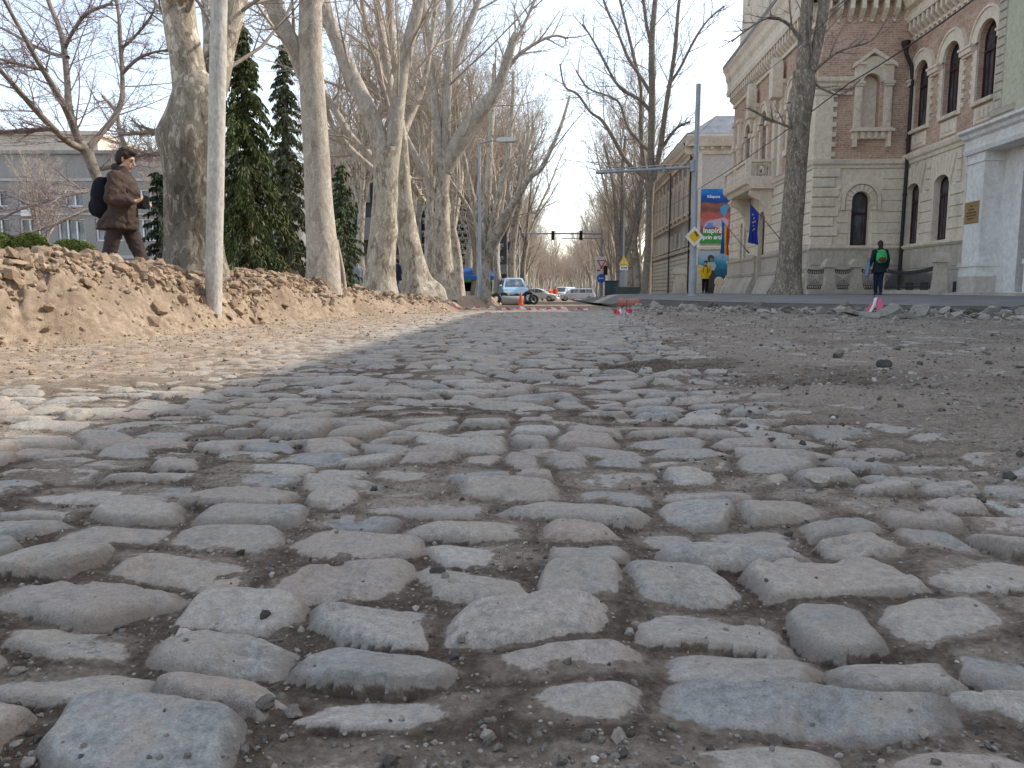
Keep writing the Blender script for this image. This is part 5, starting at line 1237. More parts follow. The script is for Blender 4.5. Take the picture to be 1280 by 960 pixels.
stall(586, 52, 335, 3.4, (.02,.09,.30), (.04,.42,.10), 'market stall with a blue awning over bright green panels, left of the lamp post')
stall(540, 56, 331, 3.2, (.04,.05,.36), (.45,.33,.14), 'market stall with a violet-blue awning between the plane trunks')
stall(498, 54, 330, 3.0, (.03,.07,.40), (.30,.36,.5), 'market stall with a blue awning beside the scarred plane')
stall(330, 48, 330, 2.6, (.5,.5,.5), (.3,.3,.36), 'white-roofed kiosk behind the spruces')
# ================================================================ STREET FURNITURE
M['galv'] = mottled('galvanised_steel', (.30,.32,.35), .15, 3, .5, .15, .004, 40, .4, .25)
M['pole_concrete'] = bark_mat('pole_concrete', (.34,.32,.29), (.42,.40,.37), (.50,.48,.44), .7, .6)
M['black'] = plain('black_plastic', (.015,.015,.016), .5)
M['grey_paint'] = plain('grey_paint', (.25,.28,.30), .5)
M['yellow'] = plain('sign_yellow', (.75,.52,.02), .5); M['red'] = plain('sign_red', (.62,.02,.03), .5); M['blue'] = plain('sign_blue', (.03,.12,.50), .5); M['orange'] = plain('orange', (.80,.12,.03), .6)
def bar(name, pts, rad, mat, parent=None, k=12, O=None):
    T = Tubes(); T.add([Vector(p) for p in pts], rad, k); me = T.mesh(name); me.materials.append(mat); o = link(bpy.data.objects.new(name, me), parent); return o
# leaning concrete pole in the left foreground
def concrete_pole():
    b = at(264, 357, 9.9); t = at(274, 0, 9.9); b.z = gz(b.x, b.y)-.25; d = (t-b); top = b+d*1.9
    R = thing('concrete_pole', b, 'leaning round concrete pole in front of the massive plane trunk', 'pole')
    n = 16; pts = [d*1.9*(i/n) for i in range(n+1)]; rad = [.106-.012*(i/n)+.0015*math.sin(i*2.1) for i in range(n+1)]
    bar('shaft', pts, rad, M['pole_concrete'], R, 24); bar('pole_cap', [pts[-1], pts[-1]+Vector((0,0,.1))], [.10,.02], M['galv'], R)
concrete_pole()
# steel pole on the right with a long outreach arm; the sign on it is a thing of its own
P1 = at(865, 376, 24.3); z1 = gz0(P1)-.08
def mast():
    top = at(868, 105, 24.3); R = thing('signal_mast', (P1.x, P1.y, z1), 'tall grey steel mast with a long horizontal arm, right of the street', 'mast')
    h = top.z-z1; bar('pole', [(0,0,0),(0,0,1.0),(0,0,1.02),(0,0,h*.55),(.02,0,h)], [.125,.120,.098,.088,.075], M['galv'], R, 16)
    bar('base_collar', [(0,0,0),(0,0,.04),(0,0,.12)], [.19,.19,.13], M['galv'], R, 16)
    a0 = at(866, 209, 24.3)-Vector((P1.x,P1.y,z1)); a1 = at(745, 216, 24.3)-Vector((P1.x,P1.y,z1))
    A = bar('arm', [a0, a1], [.045,.045], M['galv'], R, 10)
    bar('stay', [a0+Vector((0,0,.13)), a0.lerp(a1,.5)+Vector((0,0,.1)), a1+Vector((0,0,.06))], [.014,.014,.014], M['galv'], A, 6)
    for k in range(9): p = a0.lerp(a1, (k+.5)/9); bar('brace', [p, p+Vector((.08,0,.12))], [.008,.008], M['galv'], A, 5)
    bar('clamp', [a0+Vector((0,0,-.14)), a0+Vector((0,0,.2))], [.10,.10], M['galv'], R, 14)
    bar('junction_box', [a0.lerp(a1,.3)+Vector((0,0,-.10)), a0.lerp(a1,.3)+Vector((0,0,.03))], [.07,.07], M['grey_paint'], R, 8)
mast()
def diamond():
    c = at(867, 296, 24.1); f = Frame((c.x, c.y-.12, c.z), (.98,.2,0), (.2,-.98,0)); R = thing('priority_sign', (c.x, c.y-.12, c.z), 'worn white and yellow diamond priority road sign on the steel mast', 'road sign')
    s = .31
    def dia(r): return [(0,-r),(r,0),(0,r),(-r,0)]
    b = MB(f); b.poly(dia(s), -.012, 0); b.build('plate', WHITE, R); b = MB(f); b.poly(dia(s*.66), 0, .004); b.build('yellow_field', M['yellow'], R)
    b = MB(f); b.poly([(-.02,.14),(.035,.17),(.14,.04),(.07,-.014)], .004, .007); b.build('rust_stain', plain('rust', (.28,.09,.03), .8), R)
    b = MB(f); b.box(-.05, .05, -.2, -.16, -.1, -.012); b.box(-.05, .05, .16, .2, -.1, -.012); b.build('bracket', M['galv'], R)
diamond()
# lamp posts on the left
def lamp(u, vb, vt, Y, arm, label, twin=False):
    p = at(u, vb, Y); z = float(interp(p.y, ZP))-.05; H = at(u, vt, Y).z-z
    R = thing('street_lamp', (p.x, p.y, z), label, 'street lamp')
    bar('pole', [(0,0,0),(0,0,1.3),(0,0,1.32),(0,0,H)], [.10,.10,.075,.05], M['galv'], R, 12)
    for sg in ((1,) if not twin else (1, -1)):
        bar('arm', [(0,0,H-.02),(sg*arm*.5,0,H+.10),(sg*arm,0,H+.13)], [.035,.03,.03], M['galv'], R, 8)
        f = Frame((p.x+sg*arm, p.y, z+H+.12), (sg,0,0), (0,-1,0)); b = MB(f); b.poly([(-.1,.03),(.0,.10),(.35,.13),(.75,.08),(.85,0),(.75,-.05),(.1,-.08),(-.1,-.03)], -.15, .15); L = b.build('lamp_head', M['lamp_white'], R)
        b = MB(f); b.box(.12, .72, -.085, -.055, -.11, .11); b.build('diffuser', M['white_frame'], L)
M['lamp_white'] = plain('lamp_white', (.62,.62,.58), .4)
lamp(600, 371, 179, 35.5, .85, 'tall grey street lamp with a white head, left of the light van')
lamp(649, 371, 268, 82, 1.2, 'distant twin-headed street lamp behind the light van', True)
lamp(566, 371, 318, 70, 1.0, 'small distant street lamp by the green market stall')
# traffic signals over the crossing
def signal_pole():
    Y = 77; p = at(725, 376, Y); z = -.42; H = at(750, 292, Y).z-z; q = at(751, 376, Y)
    R = thing('traffic_signal_gantry', (q.x, q.y, z), 'far signal post with an arm reaching left over the crossing', 'signal post')
    bar('pole', [(0,0,0),(0,0,H+.4)], [.14,.10], M['galv'], R, 12); a1 = at(640, 293, Y)-Vector((q.x,q.y,z)); bar('arm', [(0,0,H),(a1.x,0,H)], [.09,.06], M['galv'], R, 8); bar('arm', [(0,0,H-.45),(a1.x*.45,0,H-.45)], [.05,.05], M['galv'], R, 8)
    for u, lab in ((691, 'left one of two dark traffic lights hanging over the crossing'), (726, 'right one of two dark traffic lights hanging over the crossing')):
        c = at(u, 295, Y); T = thing('traffic_light', (c.x, c.y-.15, c.z-.5), lab, 'traffic light'); f = Frame((c.x, c.y-.15, c.z-.5), (1,0,0), (0,-1,0)); b = MB(f); b.bbox(-.16, .16, .08, .98, 0, .2, .04); b.build('housing', M['black'], T)
        for k, cc in enumerate(((.02,.06,.03),(.08,.06,.02),(.09,.02,.02))):
            b = MB(f); b.lathe((0,.2+k*.32,.2), [(.12,0),(.12,.01),(.02,.02)], 12, 'd'); b.build('lens', plain('lens_%d_%d' % (u, k), cc, .3), T); b = MB(f); b.ring([(.14*math.cos(a), .2+k*.32+.14*math.sin(a)) for a in [i*PI/8 for i in range(9)]], [(.12*math.cos(a), .2+k*.32+.12*math.sin(a)) for a in [i*PI/8 for i in range(9)]], .2, .34); b.build('visor', M['black'], T)
    # sign board cluster
    f = Frame((q.x, q.y-.2, 0), (1,0,0), (0,-1,0)); x = lambda u: at(u, 365, Y).x-q.x; zz = lambda v: at(750, v, Y).z
    T = thing('direction_board', (q.x, q.y-.2, zz(352)), 'tall white sign board behind the yield and blue round signs', 'sign board'); b = MB(f); b.bbox(x(744), x(755.5), zz(352), zz(321), -.05, 0, .02); b.build('plate', WHITE, T)
    b = MB(f); b.box(x(745.5), x(750), zz(339), zz(337), 0, .01); b.box(x(749), x(752), zz(336), zz(334.5), 0, .01); b.box(x(752), x(752.5), zz(350), zz(340), 0, .01); b.build('arrow', M['red'], T)
    for uu in (746, 753): b = MB(f); b.box(x(uu)-.04, x(uu)+.04, -.4, zz(352), -.05, 0); b.build('post', M['galv'], T)
    T = thing('yield_sign', (q.x, q.y-.3, zz(330)), 'red-bordered white yield triangle on the far signal post', 'road sign'); cx = x(751); cz = zz(330.5); b = MB(f); b.poly([(cx-.46,cz+.4),(cx+.46,cz+.4),(cx,cz-.42)], .04, .06); b.build('border', M['red'], T); b = MB(f); b.poly([(cx-.30,cz+.31),(cx+.30,cz+.31),(cx,cz-.22)], .06, .07); b.build('field', WHITE, T)
    T = thing('round_sign', (q.x, q.y-.3, zz(349)), 'round blue mandatory sign under the yield sign', 'road sign'); cx = x(751); cz = zz(348); b = MB(f); b.lathe((cx,cz,.03), [(.44,0),(.44,.02),(.40,.025)], 20, 'd'); b.build('plate', M['blue'], T); b = MB(f); b.box(cx-.25, cx+.25, cz-.05, cz+.05, .055, .065); b.poly([(cx-.3,cz),(cx-.15,cz+.14),(cx-.15,cz-.14)], .055, .066); b.build('arrow', WHITE, T)
    T = thing('traffic_light', (q.x+.5, q.y-.3, zz(345)), 'dark upright traffic light right beside the yield sign', 'traffic light'); cx = x(756); b = MB(f); b.bbox(cx-.2, cx+.2, zz(344), zz(332.5), .0, .25, .04); b.build('housing', M['black'], T)
    for k in range(3): b = MB(f); b.lathe((cx,zz(342)+k*.3,.25), [(.11,0),(.02,.02)], 12, 'd'); b.build('lens', plain('lens_b%d' % k, (.05,.02,.02), .3), T)
signal_pole()
def warning_post():
    Y = 55; q = at(778.5, 369, Y); z = gz0(q)-.05; H = at(778, 262, Y).z-z; R = thing('lamp_column', (q.x, q.y, z), 'slim grey column with a thick dark base carrying the yellow warning sign', 'column')
    bar('base', [(0,0,0),(0,0,1.75),(0,0,1.9)], [.25,.235,.10], M['grey_paint'], R, 14); bar('pole', [(0,0,1.8),(0,0,H)], [.075,.05], M['galv'], R, 10)
    f = Frame((q.x, q.y-.3, 0), (1,0,0), (0,-1,0)); zz = lambda v: at(778, v, Y).z
    T = thing('warning_sign', (q.x, q.y-.3, zz(332)), 'yellow triangular warning sign with a small white plate below', 'road sign')
    r = .42; zb = zz(331.5); b = MB(f); b.poly([(-.38,zb),(.38,zb),(0,zb+.68)], 0, .02); b.build('border', M['yellow'], T); b = MB(f); b.poly([(-.20,zb+.11),(.20,zb+.11),(0,zb+.45)], .02, .03); b.build('field', plain('pale_yellow', (.8,.7,.35), .5), T)
    b = MB(f); b.box(-.02, .02, zb+.19, zb+.34, .03, .04); b.box(-.02, .02, zb+.14, zb+.17, .03, .04); b.build('pictogram', M['black'], T)
    b = MB(f); b.box(-.28, .28, zb-.34, zb-.04, 0, .02); b.build('plate', WHITE, T)
    b = MB(f); 
    for k in range(5): b.box(-.2+k*.09, -.14+k*.09, zb-.24, zb-.14, .02, .026)
    b.build('lettering', M['black'], T)
    # utility cabinets at the foot
    q2 = at(766, 372, 56); z2 = gz0(q2)-.1; T = thing('utility_cabinet', (q2.x, q2.y, z2), 'dark teal utility cabinet left of the warning sign column', 'cabinet'); f = Frame((q2.x, q2.y, z2), (1,0,0), (0,-1,0)); mt = plain('teal_paint', (.035,.06,.075), .5); b = MB(f); b.bbox(-.55, .35, 0, 1.1, -.6, 0, .04); b.box(-.6, .4, 1.1, 1.16, -.65, .05); b.build('body', mt, T); b = MB(f); b.bbox(-.5, -.1, .1, 1.0, 0, .03, .01); b.bbox(-.06, .3, .1, 1.0, 0, .03, .01); b.build('door', mt, T)
    q2 = at(788, 372, 50); z2 = gz0(q2)-.1; T = thing('concrete_planter', (q2.x, q2.y, z2), 'low dark planter box at the foot of the warning sign column', 'planter'); f = Frame((q2.x, q2.y, z2), (1,0,0), (0,-1,0)); b = MB(f); b.add([(-.75,0,0),(.75,0,0),(.75,0,-.7),(-.75,0,-.7),(-.9,.5,.1),(.9,.5,.1),(.9,.5,-.8),(-.9,.5,-.8)], [(0,1,2,3),(7,6,5,4),(0,4,5,1),(1,5,6,2),(2,6,7,3),(3,7,4,0)]); b.box(-.94, .94, .5, .58, -.84, .14); b.build('box', plain('planter', (.07,.085,.09), .8), T); b = MB(f); b.box(-.85, .85, .58, .60, -.75, .05); b.build('soil', M['far_earth'], T)
warning_post()
# globe lamps further right
def globe():
    q = at(800, 372, 68); z = gz0(q)-.1; zt = at(800, 347, 68).z-z; R = thing('globe_lamp', (q.x, q.y, z), 'small park lamp with two white globes seen past the warning sign', 'lamp')
    bar('pole', [(0,0,0),(0,0,.4),(0,0,zt-.3)], [.14,.05,.04], M['galv'], R, 8)
    for sx in (-.45, .45): bar('arm', [(0,0,zt-.3),(sx,0,zt-.28),(sx,0,zt-.15)], [.03,.025,.025], M['galv'], R, 6); f = Frame((q.x+sx, q.y, z+zt), (1,0,0), (0,-1,0)); b = MB(f); b.lathe((0,0,0), [(.02,-.18),(.13,-.12),(.18,0),(.13,.12),(.02,.18)], 12); b.build('globe', M['lamp_white'], R, True)
globe()
# red drain pipe lying on the edge of the pavement
def pipe():
    Y = 22.5; a = at(784, 377, Y+.3); b = at(808, 379, Y); za = gz(b.x, b.y)+.15
    R = thing('drain_pipe', (b.x, b.y, za), 'short length of reddish plastic drain pipe with a dark open end', 'pipe'); d = Vector((a.x-b.x, a.y-b.y, .0)); d = d.normalized()*.85; L = d; f = Frame((b.x, b.y, za), (1,0,0), (0,-1,0))
    m = mottled('red_pipe', (.42,.17,.14), .15, 5, .6, .2)
    T = Tubes(); r = .125; T.add([L, Vector((0,0,0)), -L*.004, -L*.003, L*.5, L*.99], [r, r, r*.97, r*.90, r*.90, r*.90], 24); me = T.mesh('pipe'); me.materials.append(m); link(bpy.data.objects.new('pipe_wall', me), R)
    bar('socket', [L*.80, L*1.0], [r*1.12, r*1.12], m, R, 24); bar('inner_dark', [L*.6, L*.61], [r*.9, .001], M['black'], R, 20)
pipe()
# overhead cables
def cable(name, pts, r, label, sag=.3):
    P, q = [], [Vector(p) for p in pts]
    for i in range(len(q)-1):
        for j in range(16): t = j/16; p = q[i].lerp(q[i+1], t); p.z -= sag*4*t*(1-t); P.append(p)
    P.append(q[-1]); o = bar(name, P, [r]*len(P), M['black'], None, 5); tag(o, label, 'cable')
cable('overhead_cable', [at(1320, -80, 13), at(1060, 105, 22), at(880, 232, 40), at(810, 270, 62)], .017, 'thick black cable crossing the mansion from upper right down to the left', .12)
cable('overhead_cable', [at(1120, -60, 14), at(930, 108, 30), at(820, 215, 60)], .009, 'thin wire running in front of the mansion cornice', .2)
cable('overhead_cable', [at(1010, -60, 18), at(925, 60, 34), at(880, 118, 50)], .008, 'thin wire crossing the sky at the mansion gable', .15)
# warning tape
def tape():
    m = NT('striped_tape', .5, .3); uv = m.coord('Object'); sep = m.n('ShaderNodeSeparateXYZ'); m.l(uv, sep.inputs[0])
    k = m.math('FRACT', m.math('MULTIPLY', m.math('ADD', sep.outputs['X'], m.math('MULTIPLY', sep.outputs['Z'], .8)), 3.6)); m.col(m.mix(m.math('GREATER_THAN', k, .5), (.72,.70,.72), (.66,.12,.16))); M['tape'] = m.m
    V, F = [], []; rg = random.Random(4); n = 70
    for i in range(n+1):
        t = i/n; u = 556+t*180; Y = 21.2+.5*math.sin(t*5); p = at(u, 388, Y); z = gz(p.x, p.y)+.045+.03*math.sin(i*.9)+.02*math.sin(i*.37); w = .028+.010*math.sin(i*1.7)
        V += [(p.x, p.y+.02*math.sin(i*.8), z-w), (p.x, p.y-.02*math.cos(i*.6), z+w)]
    F = [(2*i, 2*i+2, 2*i+3, 2*i+1) for i in range(n)]; o = mesh_obj('barrier_tape', V, F, M['tape']); tag(o, 'long red and white warning tape sagging low across the end of the cobbles', 'tape')
    # loose ends of tape
    for (u, v, Y, lab, sc) in ((779, 397, 14.8, 'crumpled scrap of pink and white tape on a small stake in the street', .8),):
        p = at(u, v, Y); z = gz(p.x, p.y); R = thing('tape_stake', (p.x, p.y, z), lab, 'stake'); bar('stake', [(.05,0,-.05),(.06,0,.32)], [.006,.006], M['iron'], R, 6)
        V = []; 
        for i in range(13): t = i/12; V += [(-.18+.36*t+.03*math.sin(i*2), .05*math.sin(i*1.3), .02+.05*abs(math.sin(i*1.1))), (-.18+.36*t, .05*math.cos(i*1.9), .10+.07*abs(math.sin(i*1.7+1)))]
        mesh_obj('ribbon', V, [(2*i, 2*i+2, 2*i+3, 2*i+1) for i in range(12)], M['tape'], R)
    p = at(1091, 386, 13.6); z = gz(p.x, p.y); R = thing('tape_stake', (p.x, p.y, z), 'thin stake wrapped in pink and white tape on the rubble in front of the woman', 'stake')
    bar('stake', [(0,0,-.1),(.01,0,.36)], [.007,.007], M['iron'], R, 6); pk = plain('pink_tape', (.75,.16,.28), .5)
    mesh_obj('ribbon', [(0,-.01,.30),(.10,-.04,.31),(.16,-.05,.20),(.13,-.05,.05),(.07,-.02,.10),(.03,0,.2)], [(0,1,2,3,4,5)], pk, R); mesh_obj('ribbon', [(0,-.01,.27),(-.07,-.03,.2),(-.20,-.06,.02),(-.13,-.06,-.02),(-.04,-.03,.12)], [(0,1,2,3,4)], pk, R); mesh_obj('ribbon', [(0,-.02,.31),(.05,-.04,.32),(.03,-.04,.18),(-.09,-.07,.0),(-.13,-.07,.03),(-.02,-.03,.2)], [(0,1,2,3,4,5)], WHITE, R)
tape()

# ================================================================ VEHICLES
def wheel(parent, x, y, z, r, w):
    f = Frame(parent_matrix(parent) @ Vector((x, y, z)), parent_matrix(parent).to_3x3() @ Vector((1,0,0)), parent_matrix(parent).to_3x3() @ Vector((0,1,0)))
    W = None; b = MB(f); b.lathe((0,0,-w/2), [(r*.62,0),(r*.93,.0),(r,w*.2),(r,w*.8),(r*.93,w),(r*.62,w)], 20, 'd'); W = b.build('wheel', M['black'], parent, True)
    b = MB(f); b.lathe((0,0,-w/2-.004), [(r*.62,0),(r*.2,.03),(.02,.03),(.02,w-.03),(r*.2,w-.03),(r*.62,w+.008)], 16, 'd'); b.build('rim', M['galv'], W); return W
def car(loc, rz, paint, label, kind='wagon', L=4.5, W_=1.78, H=1.48, group=None, name='parked_car'):
    R = thing(name, loc, label, 'car', group, rz); hw = W_/2
    if kind == 'wagon': low = [(-L/2,.42),(-L/2+.05,.28),(L/2-.1,.25),(L/2,.38),(L/2-.02,.62),(L/2-.25,.78),(L/2-1.15,.92),(-L/2+.08,.95),(-L/2+.02,.7)]; cab = [(-L/2+.10,.93),(-L/2+.35,H-.06),(-L/2+.7,H),(L/2-2.2,H),(L/2-1.75,H-.08),(L/2-1.02,.90)]
    elif kind == 'van': low = [(-L/2,.5),(-L/2+.05,.35),(L/2-.1,.32),(L/2,.5),(L/2-.02,.8),(L/2-.15,1.0),(L/2-.75,1.12),(-L/2+.03,1.12)]; cab = [(-L/2+.04,1.1),(-L/2+.18,H-.06),(-L/2+.5,H),(L/2-1.7,H),(L/2-1.4,H-.06),(L/2-.72,1.1)]
    else: low = [(-L/2,.42),(-L/2+.05,.28),(L/2-.1,.25),(L/2,.38),(L/2-.02,.62),(L/2-.25,.76),(L/2-1.2,.90),(-L/2+.1,.93),(-L/2+.02,.7)]; cab = [(-L/2+.6,.91),(-L/2+1.15,H-.05),(-L/2+1.6,H),(L/2-2.3,H),(L/2-1.85,H-.08),(L/2-1.1,.89)]
    # body shell by sections across the width, shoulders drawn in
    def shell(pts, ys, ins, zc):
        V = []; n = len(pts)
        for y, k in zip(ys, ins):
            for (x, z) in pts: V.append((x*(1-k*.5/ (L/2)), y, zc+(z-zc)*(1-k*.35)))
        F = [(i*n+j, i*n+(j+1)%n, (i+1)*n+(j+1)%n, (i+1)*n+j) for i in range(len(ys)-1) for j in range(n)]+[tuple(range(n))[::-1], tuple(range((len(ys)-1)*n, len(ys)*n))]
        return V, F
    V, F = shell(low, [-hw,-hw+.06,-hw*.6,hw*.6,hw-.06,hw], [.30,.08,0,0,.08,.30], .6)
    b = MB(Frame((0,0,0),(1,0,0),(0,1,0))); o = mesh_obj('body', V, F, paint, R, False)
    zb = cab[0][1]; V = []; n = len(cab); cw = hw-.06
    for y, k in ((-1, 1), (-.55, 0), (.55, 0), (1, 1)):
        for (x, z) in cab:
            t = (z-zb)/(H-zb); yy = y*(cw-(.20*max(0, t) if abs(y) == 1 else 0)); V.append((x, yy, z-(.03*max(t, 0) if abs(y) == 1 else 0)))
    F = [(i*n+j, i*n+(j+1)%n, (i+1)*n+(j+1)%n, (i+1)*n+j) for i in range(3) for j in range(n)]+[tuple(range(n))[::-1], tuple(range(3*n, 4*n))]
    mesh_obj('cabin', V, F, paint, R)
    gl = M['glass_sky']; x0, x1 = cab[0][0], cab[-1][0]
    def side(t): return cw-.20*t
    for sg in (-1, 1):
        segs = 3 if kind != 'sedan' else 2; xa = cab[1][0]+.05; xb = cab[-2][0]+.1
        for i in range(segs):
            p, q = xa+(xb-xa)*i/segs+.05, xa+(xb-xa)*(i+1)/segs-.05; zt = H-.12; zl = zb+.06
            t0, t1 = (zl-zb)/(H-zb), (zt-zb)/(H-zb); sl_ = .28 if i == segs-1 else 0
            mesh_obj('window', [(p,sg*(side(t0)+.012),zl),(q+sl_,sg*(side(t0)+.012),zl),(q,sg*(side(t1)+.012),zt),(p,sg*(side(t1)+.012),zt)], [(0,1,2,3)], gl, R)
        wheel(R, L/2-.85, sg*(hw-.10), .32, .32, .2); wheel(R, -L/2+.85, sg*(hw-.10), .32, .32, .2)
        mesh_obj('mirror', [(x1-.35,sg*(hw-.02),zb+.05),(x1-.2,sg*(hw+.16),zb+.05),(x1-.2,sg*(hw+.16),zb+.2),(x1-.35,sg*(hw-.02),zb+.2),(x1-.15,sg*(hw-.02),zb+.12)], [(0,1,2,3),(0,1,4),(1,2,4),(2,3,4)], paint, R)
        f = Frame(R.location, parent_matrix(R).to_3x3() @ Vector((0,1,0)), parent_matrix(R).to_3x3() @ Vector((1,0,0)))
        b = MB(f); c = sg*(hw-.30); b.bbox(c-.2, c+.2, low[3][1]+.18, low[3][1]+.34, L/2-.12, L/2-.005, .03); b.build('headlight', M['lamp_white'], R)
        b = MB(f); b.bbox(c-.14+sg*.08, c+.14+sg*.08, zb-.28, zb-.08, -L/2-.01, -L/2+.1, .02); b.build('tail_light', M['red'], R)
    # windscreen and rear window laid on the cabin slopes
    def slope(a, b_, out, nm):
        (xa, za), (xb, zb_) = a, b_; n_ = Vector((zb_-za, 0, xa-xb)).normalized()*out; y0, y1 = cw-.14, cw-.30
        pa = Vector((xa,0,za)).lerp(Vector((xb,0,zb_)), .10)+n_; pb = Vector((xa,0,za)).lerp(Vector((xb,0,zb_)), .92)+n_
        mesh_obj(nm, [(pa.x,-y0,pa.z),(pa.x,y0,pa.z),(pb.x,y1,pb.z),(pb.x,-y1,pb.z)], [(0,1,2,3)], gl, R)
    slope(cab[-1], cab[-2], .015, 'windscreen'); slope(cab[0], cab[1], -.015, 'rear_window')
    f = Frame(R.location, parent_matrix(R).to_3x3() @ Vector((0,1,0)), parent_matrix(R).to_3x3() @ Vector((1,0,0)))
    b = MB(f); b.bbox(-.45, .45, .48, .66, L/2-.1, L/2+.005, .02); b.build('grille', M['black'], R); b = MB(f); b.bbox(-hw+.05, hw-.05, .26, .44, L/2-.2, L/2+.04, .04); b.bbox(-hw+.05, hw-.05, .28, .48, -L/2-.04, -L/2+.1, .04); b.build('bumper', paint, R)
    b = MB(f); b.box(-.26, .26, .36, .46, L/2+.04, L/2+.05); b.build('number_plate', WHITE, R)
    return R
def paint(name, c): m = NT(name, .32, .5); m.b.inputs['Coat Weight'].default_value = .4; n = m.noise(m.coord('Object'), 2, 3); m.col(m.ramp(n, [(.3, tuple(x*.85 for x in c)), (.7, c)])); return m.m
PW = paint('paint_white', (.62,.64,.66)); PB = paint('paint_pale_blue', (.36,.58,.78)); PD = paint('paint_dark', (.03,.03,.035)); PS = paint('paint_silver', (.42,.43,.45))
def zr(Y): return float(interp(Y, ZR))
c = at(641, 378, 51); car((c.x, c.y+2.2, zr(51)+.02), -PI/2+.10, PB, 'pale blue boxy van facing the camera behind scattered tyres', 'van', 4.2, 1.72, 1.78)
c = at(720, 376, 92); car((c.x, c.y, zr(92)), PI+.08, PW, 'white estate car parked side-on across the far end of the street', 'wagon', 4.5, 1.78, 1.5)
c = at(705, 374, 100); car((c.x, c.y, zr(100)), -PI/2-.5, PW, 'white off-roader half hidden behind the white estate car', 'van', 4.4, 1.85, 1.75)
c = at(673, 375, 84); car((c.x, c.y, zr(84)), -.25, PW, 'white saloon parked just right of the pale blue van', 'sedan', 4.4, 1.75, 1.42)
c = at(682, 374, 104); car((c.x, c.y, zr(104)), -PI/2+.2, PD, 'dark hatchback between the saloon and the workers in orange', 'wagon', 4.1, 1.75, 1.5)
c = at(575, 358, 57); car((c.x, c.y, .16), PI/2+.2, PS, 'silver-white car seen from behind near the green market stall', 'sedan', 4.3, 1.72, 1.42)
# tyres, roller and cone in front of the van
def tyre(u, v, Y, r, lab, tilt, az=0.0, rim=True):
    p = at(u, v, Y); z = zr(Y)+.02; R = thing('tyre', (p.x, p.y, z), lab, 'tyre'); ex = Vector((math.cos(az), math.sin(az), 0)); n = Vector((math.sin(az)*math.cos(tilt), -math.cos(az)*math.cos(tilt), math.sin(tilt)))
    o = mesh_obj('tread', *torus(r, r*.28), M['black'], R, True); q = n.to_track_quat('Z', 'Y').to_matrix().to_4x4(); o.data.transform(Matrix.Translation((0,0,r*math.cos(tilt)+.02)) @ q)
    if rim: o2 = mesh_obj('rim', *torus(r*.62, r*.12), M['galv'], R, True); o2.data.transform(Matrix.Translation((0,0,r*math.cos(tilt)+.02)) @ q)
def torus(R0, r, n=24, k=10):
    V = [((R0-r+r*math.cos(2*PI*j/k))*math.cos(2*PI*i/n), (R0-r+r*math.cos(2*PI*j/k))*math.sin(2*PI*i/n), r*.9*math.sin(2*PI*j/k)) for i in range(n) for j in range(k)]
    return V, [(i*k+j, ((i+1)%n)*k+j, ((i+1)%n)*k+(j+1)%k, i*k+(j+1)%k) for i in range(n) for j in range(k)]
tyre(613, 378, 47, .36, 'leftmost tyre standing in the dirt by the pale blue van', .15, .4)
tyre(620, 379, 46, .36, 'second tyre from the left, leaning against the roller', .25, -.3)
tyre(661, 379, 46.5, .42, 'large upright tyre at the right front corner of the van', .1, .2)
tyre(667, 381, 45, .33, 'pale-rimmed tyre standing furthest right beside the cone', .12, .5)
tyre(630, 377, 48, .40, 'tyre propped against the bonnet of the pale blue van', .35, .1)
tyre(646, 377, 48.2, .36, 'tyre leaning against the middle of the van front', .3, -.1)
def roller():
    a = at(627, 379, 45.5); b = at(655, 379, 45.5); z = zr(45.5)+.27; R = thing('concrete_roller', (a.x, a.y, z), 'grey concrete cylinder lying across the street before the van', 'cylinder'); T = Tubes(); d = Vector((b.x-a.x, 0, 0))
    bar('drum', [(0,0,0), d*.001, d*.02, d*.98, d*.999, d], [.05,.26,.285,.285,.26,.05], M['concrete'], R, 24); bar('axle', [(-.12,0,0), d+Vector((.12,0,0))], [.03,.03], M['iron'], R, 8)
roller()
def cone(u, v, Y, lab):
    p = at(u, v, Y); z = zr(Y)+.01; R = thing('traffic_cone', (p.x, p.y, z), lab, 'traffic cone'); f = Frame((p.x, p.y, z), (1,0,0), (0,-1,0)); b = MB(f); b.lathe((0,.03,0), [(.13,0),(.12,.05),(.09,.36),(.06,.52),(.035,.66),(.015,.68)], 16); b.build('body', M['orange'], R, True); b = MB(f); b.bbox(-.16, .16, 0, .04, -.16, .16, .01); b.build('foot', M['orange'], R)
cone(651, 380, 44, 'orange traffic cone in front of the pale blue van')
# leaning log and site bits
def log():
    a = at(432, 352, 27); b = at(421, 300, 27.4); R = thing('leaning_log', (a.x, a.y, .25), 'bare pale trunk pole leaning beside the smooth grey plane', 'log'); o = Vector((a.x,a.y,.25)); bar('stem', [(0,0,0), (b-o)*.5+Vector((.04,0,0)), b-o], [.085,.07,.05], M['twig_pale'], R, 10)
log()

